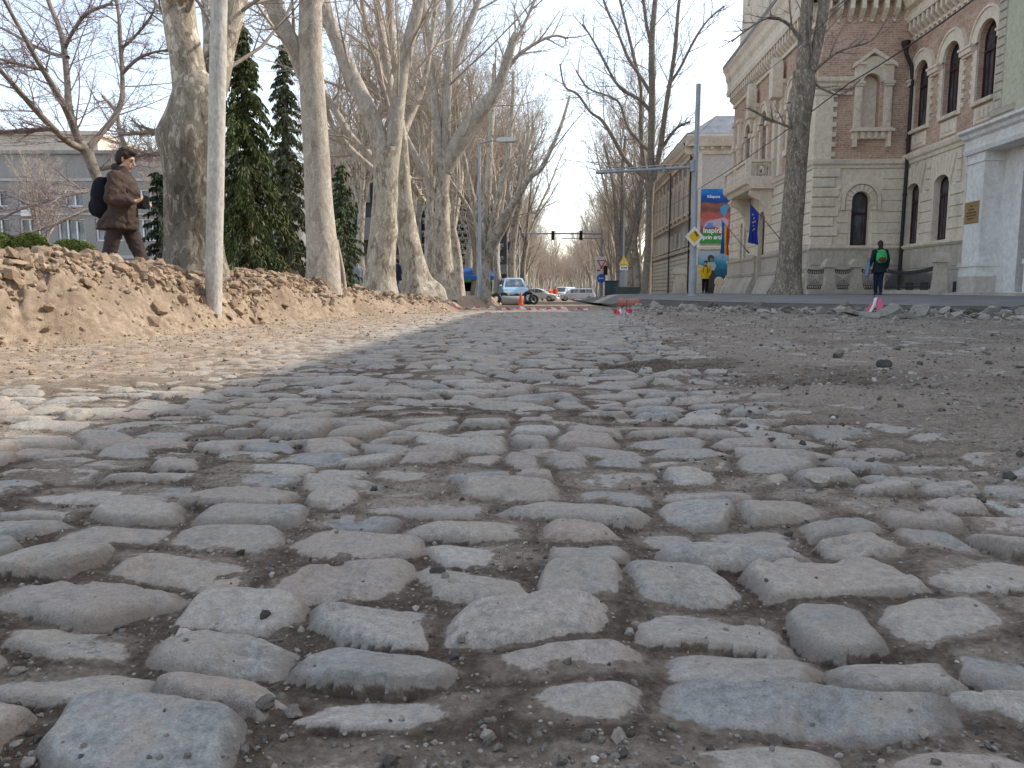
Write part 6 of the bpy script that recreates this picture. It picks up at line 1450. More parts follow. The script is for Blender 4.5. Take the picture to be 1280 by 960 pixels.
# ================================================================ FLAGS ON THE MANSION
def flag(s, z, L, lab, stripes, stars=False):
    f = F_SIDE; a = f.w(s, z, .12); b = f.w(s+.3, z+1.75, 1.55); R = thing('flag', a, lab, 'flag'); A = Vector(a)
    bar('flagpole', [(0,0,0), b-A], [.022,.016], M['bark_dark'], R, 8); bar('socket', [(0,0,0), (b-A)*.09], [.04,.035], M['iron'], R, 8)
    tip = (b-A)*.97; n = 14; m = 9; V = []
    for i in range(n+1):
        for j in range(m+1):
            t = i/n; q = j/m; top = tip-(b-A).normalized()*q*.62
            V.append(top+Vector((.05*math.sin(j*1.7+i*.3)*t, .07*math.sin(j*2.1)*t, 0))-Vector((0,0,t*L*(1-.12*q)))+Vector((0,0,(q*.5)*t*.3)))
    F = [(i*(m+1)+j, i*(m+1)+j+1, (i+1)*(m+1)+j+1, (i+1)*(m+1)+j) for i in range(n) for j in range(m)]
    idx = [min(len(stripes)-1, int(j/m*len(stripes))) for i in range(n) for j in range(m)]
    mesh_obj('cloth', V, F, None, R, True, None, [plain('flag_%d_%d' % (int(s), k), c, .7) for k, c in enumerate(stripes)], idx)
    if stars:
        for k in range(7):
            c = V[(3+k)*(m+1)+3+(k % 3)]; pts = [(c.x+.05*(1 if q % 2 else .45)*math.cos(q*PI/5), c.y-.03, c.z+.05*(1 if q % 2 else .45)*math.sin(q*PI/5)) for q in range(10)]; mesh_obj('star', pts, [tuple(range(10))], M['yellow'], R)
flag(35.6, 2.9, 1.75, 'hanging deep blue flag with small yellow stars beside the mansion door', [(.012,.04,.30)], True)
flag(41.4, 2.65, 1.7, 'hanging blue, yellow and red flag overlapping the colourful banner', [(.01,.10,.50), (.70,.42,.02), (.50,.03,.03)])
# ================================================================ PEOPLE
def prims_mesh(prims, n=14):
    V, F = [], []
    for p in prims:
        if p[0] == 'cap':                       # tapered limb a->b, radii ra, rb, flattening
            _, a, b, ra, rb = p[:5]; fl = p[5] if len(p) > 5 else 1.0
            a = Vector(a); b = Vector(b); d = (b-a); L = d.length or 1e-6; d = d/L
            ref = Vector((0, 1, 0)) if abs(d.y) < .8 else Vector((1, 0, 0))
            x = ref.cross(d).normalized(); y = d.cross(x)
            rings = [(a-d*ra*.98, .12*ra)]+[(a-d*ra*math.cos(t), ra*math.sin(t)) for t in (.5, 1.0)]+[(a, ra), (a.lerp(b, .5), (ra+rb)/2), (b, rb)]+[(b+d*rb*math.cos(t), rb*math.sin(t)) for t in (1.0, .5)]+[(b+d*rb*.98, .12*rb)]
            base = len(V)
            for c, r in rings:
                for i in range(n): t = 2*PI*i/n; V.append(c+x*r*fl*math.cos(t)+y*r*math.sin(t))
            m = len(rings); F += [(base+j*n+i, base+j*n+(i+1)%n, base+(j+1)*n+(i+1)%n, base+(j+1)*n+i) for j in range(m-1) for i in range(n)]+[tuple(base+i for i in range(n))[::-1], tuple(base+(m-1)*n+i for i in range(n))]
        elif p[0] == 'ell':
            _, c, r = p[:3]; rot = p[3] if len(p) > 3 else None; c = Vector(c); base = len(V); m = 10
            for j in range(m+1):
                ph = PI*(j+.02)/(m+.04)
                for i in range(n):
                    t = 2*PI*i/n; v = Vector((r[0]*math.sin(ph)*math.cos(t), r[1]*math.sin(ph)*math.sin(t), -r[2]*math.cos(ph)))
                    if rot is not None: v.rotate(rot)
                    V.append(c+v)
            F += [(base+j*n+i, base+j*n+(i+1)%n, base+(j+1)*n+(i+1)%n, base+(j+1)*n+i) for j in range(m) for i in range(n)]+[tuple(base+i for i in range(n))[::-1], tuple(base+m*n+i for i in range(n))]
        elif p[0] == 'loft':                    # stack of elliptical sections (center, rx, ry)
            secs = p[1]; base = len(V)
            for c, rx, ry in secs:
                for i in range(n): t = 2*PI*i/n; V.append(Vector(c)+Vector((rx*math.cos(t), ry*math.sin(t), 0)))
            m = len(secs); F += [(base+j*n+i, base+j*n+(i+1)%n, base+(j+1)*n+(i+1)%n, base+(j+1)*n+i) for j in range(m-1) for i in range(n)]+[tuple(base+i for i in range(n))[::-1], tuple(base+(m-1)*n+i for i in range(n))]
    return V, F
def blob(name, prims, mat, parent, voxel=.012, smooth=4, crease=0.0):
    """prims fused into one continuous surface"""
    V, F = prims_mesh(prims); me = bpy.data.meshes.new(name); me.from_pydata([tuple(v) for v in V], [], F)
    bm = bmesh.new(); bm.from_mesh(me); bmesh.ops.recalc_face_normals(bm, faces=bm.faces); bm.to_mesh(me); bm.free()
    o = bpy.data.objects.new(name, me); COL.objects.link(o)
    r = o.modifiers.new('r', 'REMESH'); r.mode = 'VOXEL'; r.voxel_size = voxel; r.use_smooth_shade = True
    s = o.modifiers.new('s', 'SMOOTH'); s.iterations = smooth; s.factor = .5
    dg = bpy.context.evaluated_depsgraph_get(); m2 = bpy.data.meshes.new_from_object(o.evaluated_get(dg)); m2.name = name
    bpy.data.objects.remove(o); bpy.data.meshes.remove(me); m2.materials.clear(); m2.materials.append(mat)
    if crease:
        n_ = len(m2.vertices); co = np.empty(n_*3, dtype=np.float32); m2.vertices.foreach_get('co', co); co = co.reshape(-1, 3); no = np.empty(n_*3, dtype=np.float32); m2.vertices.foreach_get('normal', no); no = no.reshape(-1, 3)
        f = fbm(co[:, 0]*9+co[:, 1]*5, co[:, 2]*13+co[:, 0]*6, 3, 5)-.5; co = co+no*(f*crease*2)[:, None]; m2.vertices.foreach_set('co', co.astype(np.float32).ravel()); m2.update()
    m2.polygons.foreach_set('use_smooth', [True]*len(m2.polygons))
    return link(bpy.data.objects.new(name, m2), parent)
def cloth(name, c, var=.2): return mottled(name, c, var, 9, .9, .35, .004, 90, .15)
SKIN = plain('skin', (.52,.33,.24), .55, .35); HAIR = mottled('dark_hair', (.035,.022,.016), .4, 30, .7, .6, .01, 80)
def hand(w, d, side, s=1.0, curl=.7):
    """palm and five curled fingers from the wrist w along d; side = thumb direction"""
    w = Vector(w); d = Vector(d).normalized(); th = Vector(side).normalized(); nrm = d.cross(th).normalized(); P = []
    P.append(('cap', w, w+d*.035*s, .026*s, .03*s, .75)); P.append(('cap', w+d*.03*s+th*.012*s, w+d*.085*s+th*.022*s, .017*s, .012*s)); P.append(('cap', w+d*.03*s-th*.01*s, w+d*.08*s-th*.024*s, .017*s, .011*s))
    for i, (o, L) in enumerate(((.028,.070),(.010,.078),(-.009,.072),(-.026,.056))):
        a = w+d*.085*s+th*o*s; b = a+(d*math.cos(curl)+nrm*math.sin(curl))*L*.5*s; c = b+(d*math.cos(curl*2.1)+nrm*math.sin(curl*2.1))*L*.5*s
        P += [('cap', a, b, .0095*s, .0088*s), ('cap', b, c, .0088*s, .0072*s)]
    a = w+d*.03*s+th*.026*s; b = a+(d*.6+th*.75).normalized()*.036*s; c = b+(d*.85+th*.2+nrm*.4).normalized()*.030*s
    P += [('cap', a, b, .012*s, .0105*s), ('cap', b, c, .0105*s, .008*s)]; return P
def head_prims(c, f, s=1.0, up=None):
    """head centred at c, face towards f"""
    c = Vector(c); f = Vector(f).normalized(); up = (up or Vector((0,0,1))); up = (up-f*up.dot(f)).normalized(); r = f.cross(up)
    q = Matrix((tuple(f), tuple(-r), tuple(up))).transposed().to_quaternion()
    L = lambda a, b, d: c+f*a*s+r*b*s+up*d*s
    P = [('ell', L(-.012,0,.028), (.098*s,.077*s,.098*s), q), ('ell', L(.028,0,-.045), (.062*s,.058*s,.078*s), q), ('ell', L(.052,0,-.098), (.028*s,.03*s,.022*s), q),
         ('cap', L(.088,0,.012), L(.112,0,-.026), .009*s, .015*s), ('cap', L(.078,-.03,.025), L(.078,.03,.025), .014*s, .014*s), ('cap', L(.085,-.018,-.062), L(.085,.018,-.062), .010*s, .010*s),
         ('ell', L(.058,-.038,-.028), (.022*s,.022*s,.02*s)), ('ell', L(.058,.038,-.028), (.022*s,.022*s,.02*s))]
    for sg in (-1, 1): P += [('cap', L(-.005,sg*.079,.012), L(.0,sg*.077,-.028), .015*s, .010*s, .6)]
    return P, L
def face_bits(L, parent, s=1.0):
    for sg in (-1, 1):
        V, F = prims_mesh([('ell', L(.086,sg*.031,.006), (.011*s,.014*s,.0085*s))], 10); mesh_obj('eye', V, F, M['eye'], parent, True)
        V, F = prims_mesh([('cap', L(.094,sg*.018,.030), L(.088,sg*.046,.030), .005*s, .004*s)], 8); mesh_obj('eyebrow', V, F, HAIR, parent, True)
    V, F = prims_mesh([('cap', L(.0945,-.022,-.060), L(.0945,.022,-.060), .0045*s, .0045*s)], 8); mesh_obj('lips', V, F, M['lips'], parent, True)
M['eye'] = plain('eye', (.05,.035,.03), .2, .6); M['lips'] = plain('lips', (.33,.13,.11), .5)

def walker(loc, rz, label, H, J, top, legs, hairmat, shoes, s=1.0, coat_len=.62, voxel=.012, hood=False, skirt=None, hat=None, gloves=False, faceturn=(1,0,-.1), group=None, crease=.006, bulky=1.0, hairlong=False, belt=None):
    """person facing +X in own space; J overrides joints (metres for a 1.75 m figure), scaled to H"""
    k = H/1.75
    j = dict(head=(.03,0,1.64), neck=(0,0,1.50), chest=(0,0,1.28), waist=(0,0,1.06), hipL=(0,.09,.92), hipR=(0,-.09,.92), kneeL=(.02,.10,.50), kneeR=(.02,-.10,.50), ankL=(-.02,.10,.09), ankR=(-.02,-.10,.09),
             shL=(-.01,.18,1.43), shR=(-.01,-.18,1.43), elL=(-.04,.25,1.14), elR=(-.04,-.25,1.14), wrL=(.04,.25,.90), wrR=(.04,-.25,.90), handdirL=(.2,0,-1), handdirR=(.2,0,-1), footL=(1,0,0), footR=(1,0,0))
    j.update(J); j = {a: (Vector(b)*k if not (a.startswith('hand') or a.startswith('foot')) else Vector(b)) for a, b in j.items()}
    R = thing('person', loc, label, 'person', group, rz)
    hp, L = head_prims(j['head'], faceturn, k)
    body = hp+[('cap', j['neck']-Vector((0,0,.04*k)), j['head']+Vector((-.015,0,-.05*k)), .058*k, .052*k), ('cap', j['neck'], j['chest'], .085*k, .125*k), ('cap', j['chest'], j['waist'], .13*k, .115*k), ('cap', j['waist'], (j['hipL']+j['hipR'])/2, .115*k, .135*k)]
    for a in 'LR':
        body += [('cap', j['neck']-Vector((0,0,.05*k)), j['sh'+a], .05*k, .055*k), ('cap', j['sh'+a], j['el'+a], .050*k, .039*k), ('cap', j['el'+a], j['wr'+a], .038*k, .026*k), ('cap', j['hip'+a], j['knee'+a], .085*k, .055*k), ('cap', j['knee'+a], j['ank'+a], .053*k, .036*k),
                 ('cap', j['ank'+a], j['ank'+a]+j['foot'+a]*.12*k+Vector((0,0,-.05*k)), .036*k, .03*k)]
        body += hand(j['wr'+a]-j['handdir'+a].normalized()*.01, j['handdir'+a], (.9,0,.3) if abs(j['handdir'+a].normalized().x) < .7 else (0, 1 if a == 'R' else -1, .5), k)
    blob('body', body, SKIN, R, min(voxel, .009), 3); face_bits(L, R, k)
    # hair
    hc = j['head']; hr = [('ell', L(-.022,0,.042), (.104*k,.088*k,.098*k)), ('ell', L(-.05,0,-.005), (.075*k,.082*k,.085*k)), ('ell', L(.045,0,.098), (.055*k,.06*k,.035*k))]
    if hairlong: hr += [('cap', L(-.06,0,0), L(-.07,0,-.16), .075*k, .06*k)]
    rg = random.Random(int(H*1000)); 
    for i in range(26):
        a = rg.random()*6.28; e = rg.uniform(.1, 1.3); p = L(-.02+.085*math.cos(a)*math.cos(e), .075*math.sin(a)*math.cos(e), .05+.085*math.sin(e))
        if math.cos(a) > .55 and e < .8: continue
        hr.append(('ell', p, (.022*k,.022*k,.018*k)))
    if hat is None:
        b_ = blob('hair', hr, hairmat, R, .009, 2)
    else: blob('hair' if not hood else 'hood', hr, hairmat, R, .009, 3)
    # trousers and shoes
    hm = (j['hipL']+j['hipR'])/2
    tr = [('cap', j['waist']-Vector((0,0,.06*k)), hm, .135*k, .155*k)]
    for a in 'LR':
        tr += [('cap', j['hip'+a], j['knee'+a], .105*k, .078*k), ('cap', j['knee'+a], j['ank'+a].lerp(j['knee'+a], .06), .078*k, .068*k*(1.12 if legs[1] else .85))]
    blob('trousers', tr, legs[0], R, voxel, 3, crease)
    for a in 'LR':
        f_ = j['foot'+a].normalized(); an = j['ank'+a]; V = [('cap', an+Vector((0,0,-.035*k))-f_*.03*k, an+f_*.16*k+Vector((0,0,-.052*k*1))+f_*.0, .042*k, .034*k, 1.0), ('cap', an, an+Vector((0,0,-.04*k)), .045*k, .045*k)]
        blob('shoe', V, shoes, R, .011, 2)
    # coat or jacket: torso loft, skirt of the coat, sleeves
    ct = []; nz = j['neck']; sh = (j['shL']+j['shR'])/2; B = bulky; hem = coat_len*k
    zs = [hem, hem+.02*k, hm.z, j['waist'].z, j['chest'].z, sh.z-.02*k, sh.z+.045*k, nz.z+.03*k]
    def cx(z):
        pts = sorted([(hem, hm.x+(skirt or 0)*k), (hm.z, hm.x), (j['waist'].z, j['waist'].x), (j['chest'].z, j['chest'].x), (sh.z, sh.x), (nz.z, nz.x)]); return float(np.interp(z, [p[0] for p in pts], [p[1] for p in pts]))
    rx = [.20, .20, .175, .155, .155, .135, .10, .07]; ry = [.225, .23, .20, .185, .205, .20, .13, .075]
    ct.append(('loft', [((cx(z), 0, z), a*k*B, b*k*B) for z, a, b in zip(zs, rx, ry)]))
    for a in 'LR': ct += [('cap', j['sh'+a], j['el'+a], .075*k*B, .064*k*B), ('cap', j['el'+a], j['wr'+a].lerp(j['el'+a], .08), .064*k*B, .052*k*B), ('cap', sh+Vector((0,0,.01)), j['sh'+a], .09*k, .078*k)]
    ct.append(('loft', [((cx(nz.z)-.005, 0, nz.z-.02*k), .088*k, .085*k), ((cx(nz.z)-.01, 0, nz.z+.055*k), .082*k, .08*k)]))
    blob('coat', ct, top, R, voxel, 3, crease)
    return R, j, k, L
BROWN = cloth('brown_wool', (.066,.046,.038), .3); DKBROWN = cloth('dark_brown_trousers', (.058,.042,.038), .3); BLK = cloth('black_cloth', (.012,.013,.017)); NAVY = cloth('navy_cloth', (.018,.024,.05)); LEATHER = plain('dark_leather', (.03,.02,.016), .45)
def backpack(R, c, size, mat, name='backpack', label=None, cat=None, bottom=None, strap=None, marks=True):
    """worn pack: a thing of its own, placed where it hangs"""
    mw = parent_matrix(R); B = thing(name, mw @ Vector(c), label, cat, None, R.rotation_euler.z); x, y, z = size
    blob('bag', [('ell', (0,0,0), (x*1.0,y*1.05,z*.98)), ('ell', (0,0,-z*.32), (x*1.12,y*1.08,z*.66)), ('ell', (-x*.1,0,z*.5), (x*.7,y*.85,z*.45))], mat, B, .012, 5, .006)
    blob('front_pocket', [('ell', (-x*.72,0,-z*.42), (x*.5,y*.78,z*.42))], bottom or mat, B, .012, 3)
    for sg in (-1, 1): blob('strap', [('cap', (x*.5,sg*y*.62,z*.82), (x*1.5,sg*y*.7,z*.92), .02, .02), ('cap', (x*1.5,sg*y*.7,z*.92), (x*2.5,sg*y*.8,z*.25), .02, .018), ('cap', (x*2.5,sg*y*.8,z*.25), (x*1.3,sg*y*.95,-z*.5), .018, .014)], strap or mat, B, .011, 2)
    return B
# ---- walking man in brown, left foreground
Y = 9.3; p = at(159, 365, Y); zg = .43
R, j, k, L = walker((p.x, p.y, zg), .03, 'man in a brown jacket with dark backpack walking behind the dirt bank', 1.75,
    dict(head=(.075,0,1.615), neck=(.03,0,1.475), chest=(.02,0,1.27), waist=(0,0,1.05), hipL=(-.02,.09,.92), hipR=(-.02,-.09,.92), kneeR=(-.14,-.10,.50), ankR=(-.24,-.10,.12), footR=(.8,0,-.45), kneeL=(.15,.10,.50), ankL=(.24,.10,.09), footL=(1,0,.1),
         shL=(.02,.18,1.40), shR=(.02,-.18,1.40), elR=(-.02,-.25,1.13), wrR=(.19,-.14,1.12), handdirR=(.9,.42,.12), elL=(.05,.24,1.14), wrL=(.22,.12,1.12), handdirL=(.9,-.4,.1)), BROWN, (DKBROWN, True), HAIR, LEATHER, coat_len=.80, voxel=.010, faceturn=(.93,.0,-.32), skirt=-.05, crease=.018, bulky=1.06)
blob('coat_tail', [('loft', [((-.20,0,.80), .10, .20), ((-.14,0,.90), .12, .20), ((-.06,0,1.02), .10, .18)])], BROWN, R, .011, 4, .012)
blob('collar', [('cap', (-.03,-.06,1.525), (-.03,.06,1.525), .045, .045), ('cap', (-.03,-.06,1.52), (.07,-.06,1.46), .04, .03)], BROWN, R, .010, 3)
backpack(R, (-.21,0,1.17), (.135,.165,.26), BLK, 'backpack', 'bulging black backpack on the man in the brown jacket', 'backpack')
mw = parent_matrix(R); ph = thing('phone', mw @ Vector((.32,-.08,1.12)), 'dark phone held by the man in the brown jacket', 'phone', rz=.03); f = Frame(mw @ Vector((.32,-.08,1.12)), (.55,.3,-.25), (.1,-.9,.3))
b = MB(f); b.bbox(-.035, .035, -.075, .075, -.006, .006, .004); b.build('casing', M['black'], ph); b = MB(f); b.box(-.030, .030, -.066, .066, -.0085, -.0062); b.build('screen', M['glass'], ph)
# ---- woman with the green backpack, right
Y = 24.0; p = at(1097, 372, Y); zg = gz0(p)-.02
TEAL = cloth('dark_teal_coat', (.014,.026,.034)); GREEN = cloth('green_fabric', (.06,.42,.13)); BR2 = cloth('rust_fabric', (.13,.055,.03)); JEANB = cloth('pale_denim', (.17,.23,.31))
R, j, k, L = walker((p.x, p.y, zg), PI/2-.15, 'woman in dark clothes with a green backpack, seen from behind on the right pavement', 1.66,
    dict(ankR=(-.10,-.05,.11), kneeR=(.0,-.06,.50), ankL=(.10,.05,.09), kneeL=(.06,.06,.50), elL=(-.08,.26,1.16), wrL=(.0,.30,.95)), TEAL, (NAVY, False), HAIR, LEATHER, coat_len=.74, voxel=.014, faceturn=(1,0,-.2), hairlong=True)
backpack(R, (-.17,0,1.20), (.10,.15,.22), GREEN, 'backpack', 'bright green backpack with a rust-brown lower pocket on the woman', 'backpack', BR2, GREEN)
mw = parent_matrix(R); J = thing('carried_jacket', mw @ Vector((0,.32,.92)), 'pale blue jacket hanging over the woman\'s left arm', 'jacket', rz=R.rotation_euler.z)
blob('cloth', [('loft', [((.0,.02,-.42), .06, .05), ((.02,.03,-.2), .10, .075), ((.0,.0,.05), .09, .06), ((.0,-.03,.24), .06, .05)]), ('cap', (-.04,.05,-.3), (.02,.02,.0), .05, .06)], JEANB, J, .012, 3, .012)
# ---- person in yellow
Y = 42.0; p = at(881, 369, Y); zg = gz0(p)
YEL = cloth('yellow_jacket', (.62,.40,.02))
R, j, k, L = walker((p.x, p.y, zg), -PI/2-.3, 'person in a bright yellow jacket and black trousers facing the camera by the poster', 1.74, dict(ankR=(.06,-.10,.09), ankL=(-.05,.10,.09), elR=(-.02,-.27,1.17), wrR=(.10,-.22,.98), elL=(-.02,.27,1.17), wrL=(.10,.22,.98)), YEL, (BLK, False), HAIR, BLK, coat_len=.80, voxel=.018)
blob('scarf', [('cap', (.06,-.05,1.47), (.06,.05,1.47), .05, .05)], BLK, R, .014, 2)
for sg in (-1, 1): blob('strap', [('cap', (.14,sg*.10,1.40), (.17,sg*.12,1.12), .016, .016)], BLK, R, .012, 1)
# ---- people between the trunks
GREYC = cloth('grey_coat', (.22,.24,.27)); PINK = cloth('pink_jacket', (.52,.22,.27)); ORG = cloth('orange_overalls', (.72,.13,.04)); JEAN = cloth('blue_jeans', (.10,.15,.25))
Y = 38; p = at(448, 366, Y); walker((p.x, p.y, float(interp(Y, ZP))-.02), -PI/2, 'person in a long pale grey coat between the smooth plane and the scarred plane', 1.68, dict(kneeR=(.06,-.09,.5), ankR=(.08,-.09,.09), ankL=(-.1,.1,.12)), GREYC, (BLK, False), HAIR, BLK, coat_len=.42, voxel=.018, bulky=1.08)
Y = 37; p = at(497.5, 367, Y); walker((p.x, p.y, float(interp(Y, ZP))-.02), PI-.3, 'person in a dark navy jacket and jeans beside the scarred plane trunk', 1.76, dict(kneeR=(.12,-.09,.52), ankR=(.16,-.09,.1), ankL=(-.18,.1,.14)), NAVY, (JEAN, False), HAIR, BLK, coat_len=.76, voxel=.018)
Y = 52; p = at(431, 362, Y); walker((p.x, p.y, float(interp(Y, ZP))), -PI/2, 'distant person in a pink jacket near the leaning log', 1.62, {}, PINK, (NAVY, False), HAIR, BLK, coat_len=.78, voxel=.022)
Y = 53; p = at(437, 362, Y); walker((p.x, p.y, float(interp(Y, ZP))), -PI/2+.4, 'distant person in black standing right of the pink jacket', 1.72, {}, BLK, (BLK, False), HAIR, BLK, coat_len=.78, voxel=.022)
Y = 50; p = at(424, 362, Y); walker((p.x, p.y, float(interp(Y, ZP))), -PI/2-.4, 'distant person in dark blue standing left of the pink jacket', 1.70, {}, NAVY, (JEAN, False), HAIR, BLK, coat_len=.78, voxel=.022)
Y = 94; p = at(688, 374, Y); walker((p.x, p.y, zr(Y)), PI/2+.6, 'left of two roadworkers in orange near the white cars', 1.76, dict(chest=(.12,0,1.25), neck=(.2,0,1.42), head=(.26,0,1.54), shL=(.18,.18,1.36), shR=(.18,-.18,1.36)), ORG, (ORG, False), HAIR, BLK, coat_len=.8, voxel=.03)
Y = 95; p = at(694, 374, Y); walker((p.x, p.y, zr(Y)), -PI/2, 'right of two roadworkers in orange near the white cars', 1.74, {}, ORG, (ORG, False), HAIR, BLK, coat_len=.8, voxel=.03)
# ================================================================ CLODS, RUBBLE, STONES
def rock_shapes(n, seed, flat=.6, sub=2):
    out = []; rn = np.random.RandomState(seed)
    bm = bmesh.new(); bmesh.ops.create_icosphere(bm, subdivisions=sub, radius=1); V0 = np.array([tuple(v.co) for v in bm.verts]); F0 = np.array([[v.index for v in f.verts] for f in bm.faces]); bm.free()
    for i in range(n):
        V = V0.copy()
        for k in range(9):                      # chop with random planes: angular faces
            d = rn.randn(3); d /= np.linalg.norm(d); h = rn.uniform(.45, .9); t = V@d; V = V-np.clip(t-h, 0, None)[:, None]*d
        V += rn.randn(*V.shape)*.035; V *= np.array([rn.uniform(.8, 1.25), rn.uniform(.6, 1.0), rn.uniform(.35, .8)*flat/.6]); out.append(V)
    return out, F0
def scatter(name, pos, size, seed, mat, flat=.6, sub=1, tiltamt=.5, label=None, sink=.25, nsh=14):
    sh, F0 = rock_shapes(nsh, seed, flat, sub); rn = np.random.RandomState(seed+1); n = len(pos); m = len(sh[0])
    S = np.array(sh)[rn.randint(0, nsh, n)]; a = rn.rand(n)*6.28; ti = rn.randn(n)*tiltamt; tb = rn.randn(n)*tiltamt
    def rot(V, ax, ang):
        c, s = np.cos(ang)[:, None], np.sin(ang)[:, None]; i, j = [(1,2),(0,2),(0,1)][ax]; A, B = V[:, :, i].copy(), V[:, :, j].copy(); V[:, :, i] = A*c-B*s; V[:, :, j] = A*s+B*c
    rot(S, 0, ti); rot(S, 1, tb); rot(S, 2, a); S = S*np.asarray(size)[:, None, None]+np.asarray(pos)[:, None, :]; S[:, :, 2] += (np.asarray(size)*(.35-sink))[:, None]
    F = (F0[None]+(np.arange(n)*m)[:, None, None]).reshape(-1, 3); me = np_mesh(name, S.reshape(-1, 3), tris=F, smooth=False)
    np_attr(me, 'tint', np.repeat(rn.rand(n), m)); me.materials.append(mat); o = link(bpy.data.objects.new(name, me)); tag(o, label, kind='stuff'); return o
def rock_mat(name, cols, fine=60):
    m = NT(name, .92, .15); v = m.coord('Object'); k = m.ramp(m.attr('tint'), cols); n = m.noise(v, fine, 4, .65); n1 = m.noise(v, 9, 3)
    k = m.mix(.55, k, m.ramp(n, [(.3, .25), (.7, .75)]), 'OVERLAY'); k = m.mix(.3, k, m.ramp(n1, [(.3, .3), (.7, .7)]), 'OVERLAY'); m.col(k); m.bump(n, .6, .006); return m.m
M['clod'] = rock_mat('dry_soil', [(0, (.17,.122,.086)), (.4, (.29,.212,.15)), (.75, (.39,.30,.22)), (1, (.23,.17,.122))])
M['rubble'] = rock_mat('grey_rubble', [(0, (.11,.10,.09)), (.35, (.22,.20,.175)), (.7, (.32,.29,.25)), (.92, (.36,.33,.29)), (1, (.42,.39,.35))])
M['pebble'] = rock_mat('pebbles', [(0, (.07,.065,.06)), (.4, (.20,.18,.155)), (.85, (.30,.265,.23)), (.97, (.38,.35,.31)), (1, (.58,.55,.50))], 200)
rn = np.random.RandomState(33)
def gp(x, y): return np.stack([x, y, ground(x, y)], -1)
# soil clods over the bank
n = 15000; y = 5.5+rn.rand(n)**1.25*20; xf = interp(y, XF); xc = interp(y, XC); t = rn.beta(2.0, 1.2, n)*1.5; x = xf+(xc-xf)*t
keep = rn.rand(n) < (.26+.74*sstep(.40, .66, t+.25*(fbm(y*1.3, x*1.3, 2, 9)-.5))); x, y, t = x[keep], y[keep], t[keep]; sz = np.exp(rn.randn(len(x))*.62+math.log(.026))*(.75+.6*sstep(.4, .8, t)); sz = np.clip(sz, .008, .125)
scatter('soil_clods', gp(x, y), sz, 1, M['clod'], .62, 1, .5, 'broken clods of dry sandy soil strewn over the left bank')
# upturned slabs of crust on the crest
n = 900; y = 5.8+rn.rand(n)*15; x = interp(y, XC)+rn.randn(n)*.26; sz = np.clip(np.exp(rn.randn(n)*.45+math.log(.052)), .02, .13)
scatter('soil_slabs', gp(x, y), sz, 3, M['clod'], .34, 2, .55, 'flat slabs of soil crust along the crest of the left bank', sink=.1)
# crumbs at the foot of the bank and over the sunlit stones
n = 5000; y = 4+rn.rand(n)**1.2*20; x = interp(y, XF)+rn.rand(n)**1.5*2.4-.1; sz = np.clip(np.exp(rn.randn(n)*.5+math.log(.010)), .004, .035)
scatter('soil_crumbs', gp(x, y), sz, 5, M['clod'], .6, 1, .4, 'crumbs of dry soil lying on the sunlit cobbles')
# rubble on the right
n = 9000; y = 4+rn.rand(n)*17; xe = interp(y, SE); lo = interp(y, LE)+.2; x = lo+(xe-lo)*rn.rand(n)**.55; d = xe-x; keep = (rn.rand(n) < .25+.75*sstep(2.6, .6, d)) & (x < y*1.0); x, y, d = x[keep], y[keep], d[keep]
sz = np.clip(np.exp(rn.randn(len(x))*.6+math.log(.016)), .006, .10)*(1+1.4*sstep(2.2, .3, d)); scatter('rubble', gp(x, y), sz, 7, M['rubble'], .6, 1, .5, 'stone rubble below the broken edge of the right pavement')
n = 360; y = 11.5+rn.rand(n)**1.2*4.6; xe = interp(y, SE); x = xe-.1-rn.rand(n)*1.3; sz = np.clip(np.exp(rn.randn(n)*.45+math.log(.075)), .04, .17); scatter('broken_slabs', gp(x, y), sz, 8, M['rubble'], .42, 2, .5, 'broken stone lumps piled along the pavement edge', sink=.12)
# small stones and crumbs over the dirt on the right
n = 9000; y = 1.6+rn.rand(n)**1.3*16; l = interp(y, LE)-.5+rn.rand(n)**1.1*4.5; x = l+.052*y; keep = x < (y+.5)*1.0; x, y = x[keep], y[keep]; sz = np.clip(np.exp(rn.randn(len(x))*.55+math.log(.0075)), .0025, .045); scatter('gravel', gp(x, y), sz, 9, M['pebble'], .7, 1, .4, 'loose gravel and crumbs over the grey dirt on the right')
# clumps round the pit
n = 260; a = rn.rand(n)*6.28; r = 1+rn.randn(n)*.22; x = 1.62+.46*r*np.cos(a); y = 3.98+.38*r*np.sin(a); sz = np.clip(np.exp(rn.randn(n)*.5+math.log(.010)), .004, .026); scatter('pit_clods', gp(x, y), sz, 10, M['rubble'], .6, 2, .5, 'dark clods round the rim of the pit on the right')
# grit between the near stones
n = 42000; y = .7+rn.rand(n)**1.9*7.5; x = (rn.rand(n)*2-1)*(y+.35)*.82; z, mk, _, _, _, _, _ = ground(x, y, True); s_ = fbm(x*2.2, y*2.2, 3, 12); keep = (mk < .35) & (rn.rand(n) < .25+1.3*sstep(.42, .62, s_)) | (rn.rand(n) < .018); x, y = x[keep], y[keep]
sz = np.clip(np.exp(rn.randn(len(x))*.55+math.log(.0030)), .0012, .014); scatter('grit', gp(x, y), sz, 11, M['pebble'], .75, 1, .5, 'dark grit and pebbles in the joints between the cobbles')
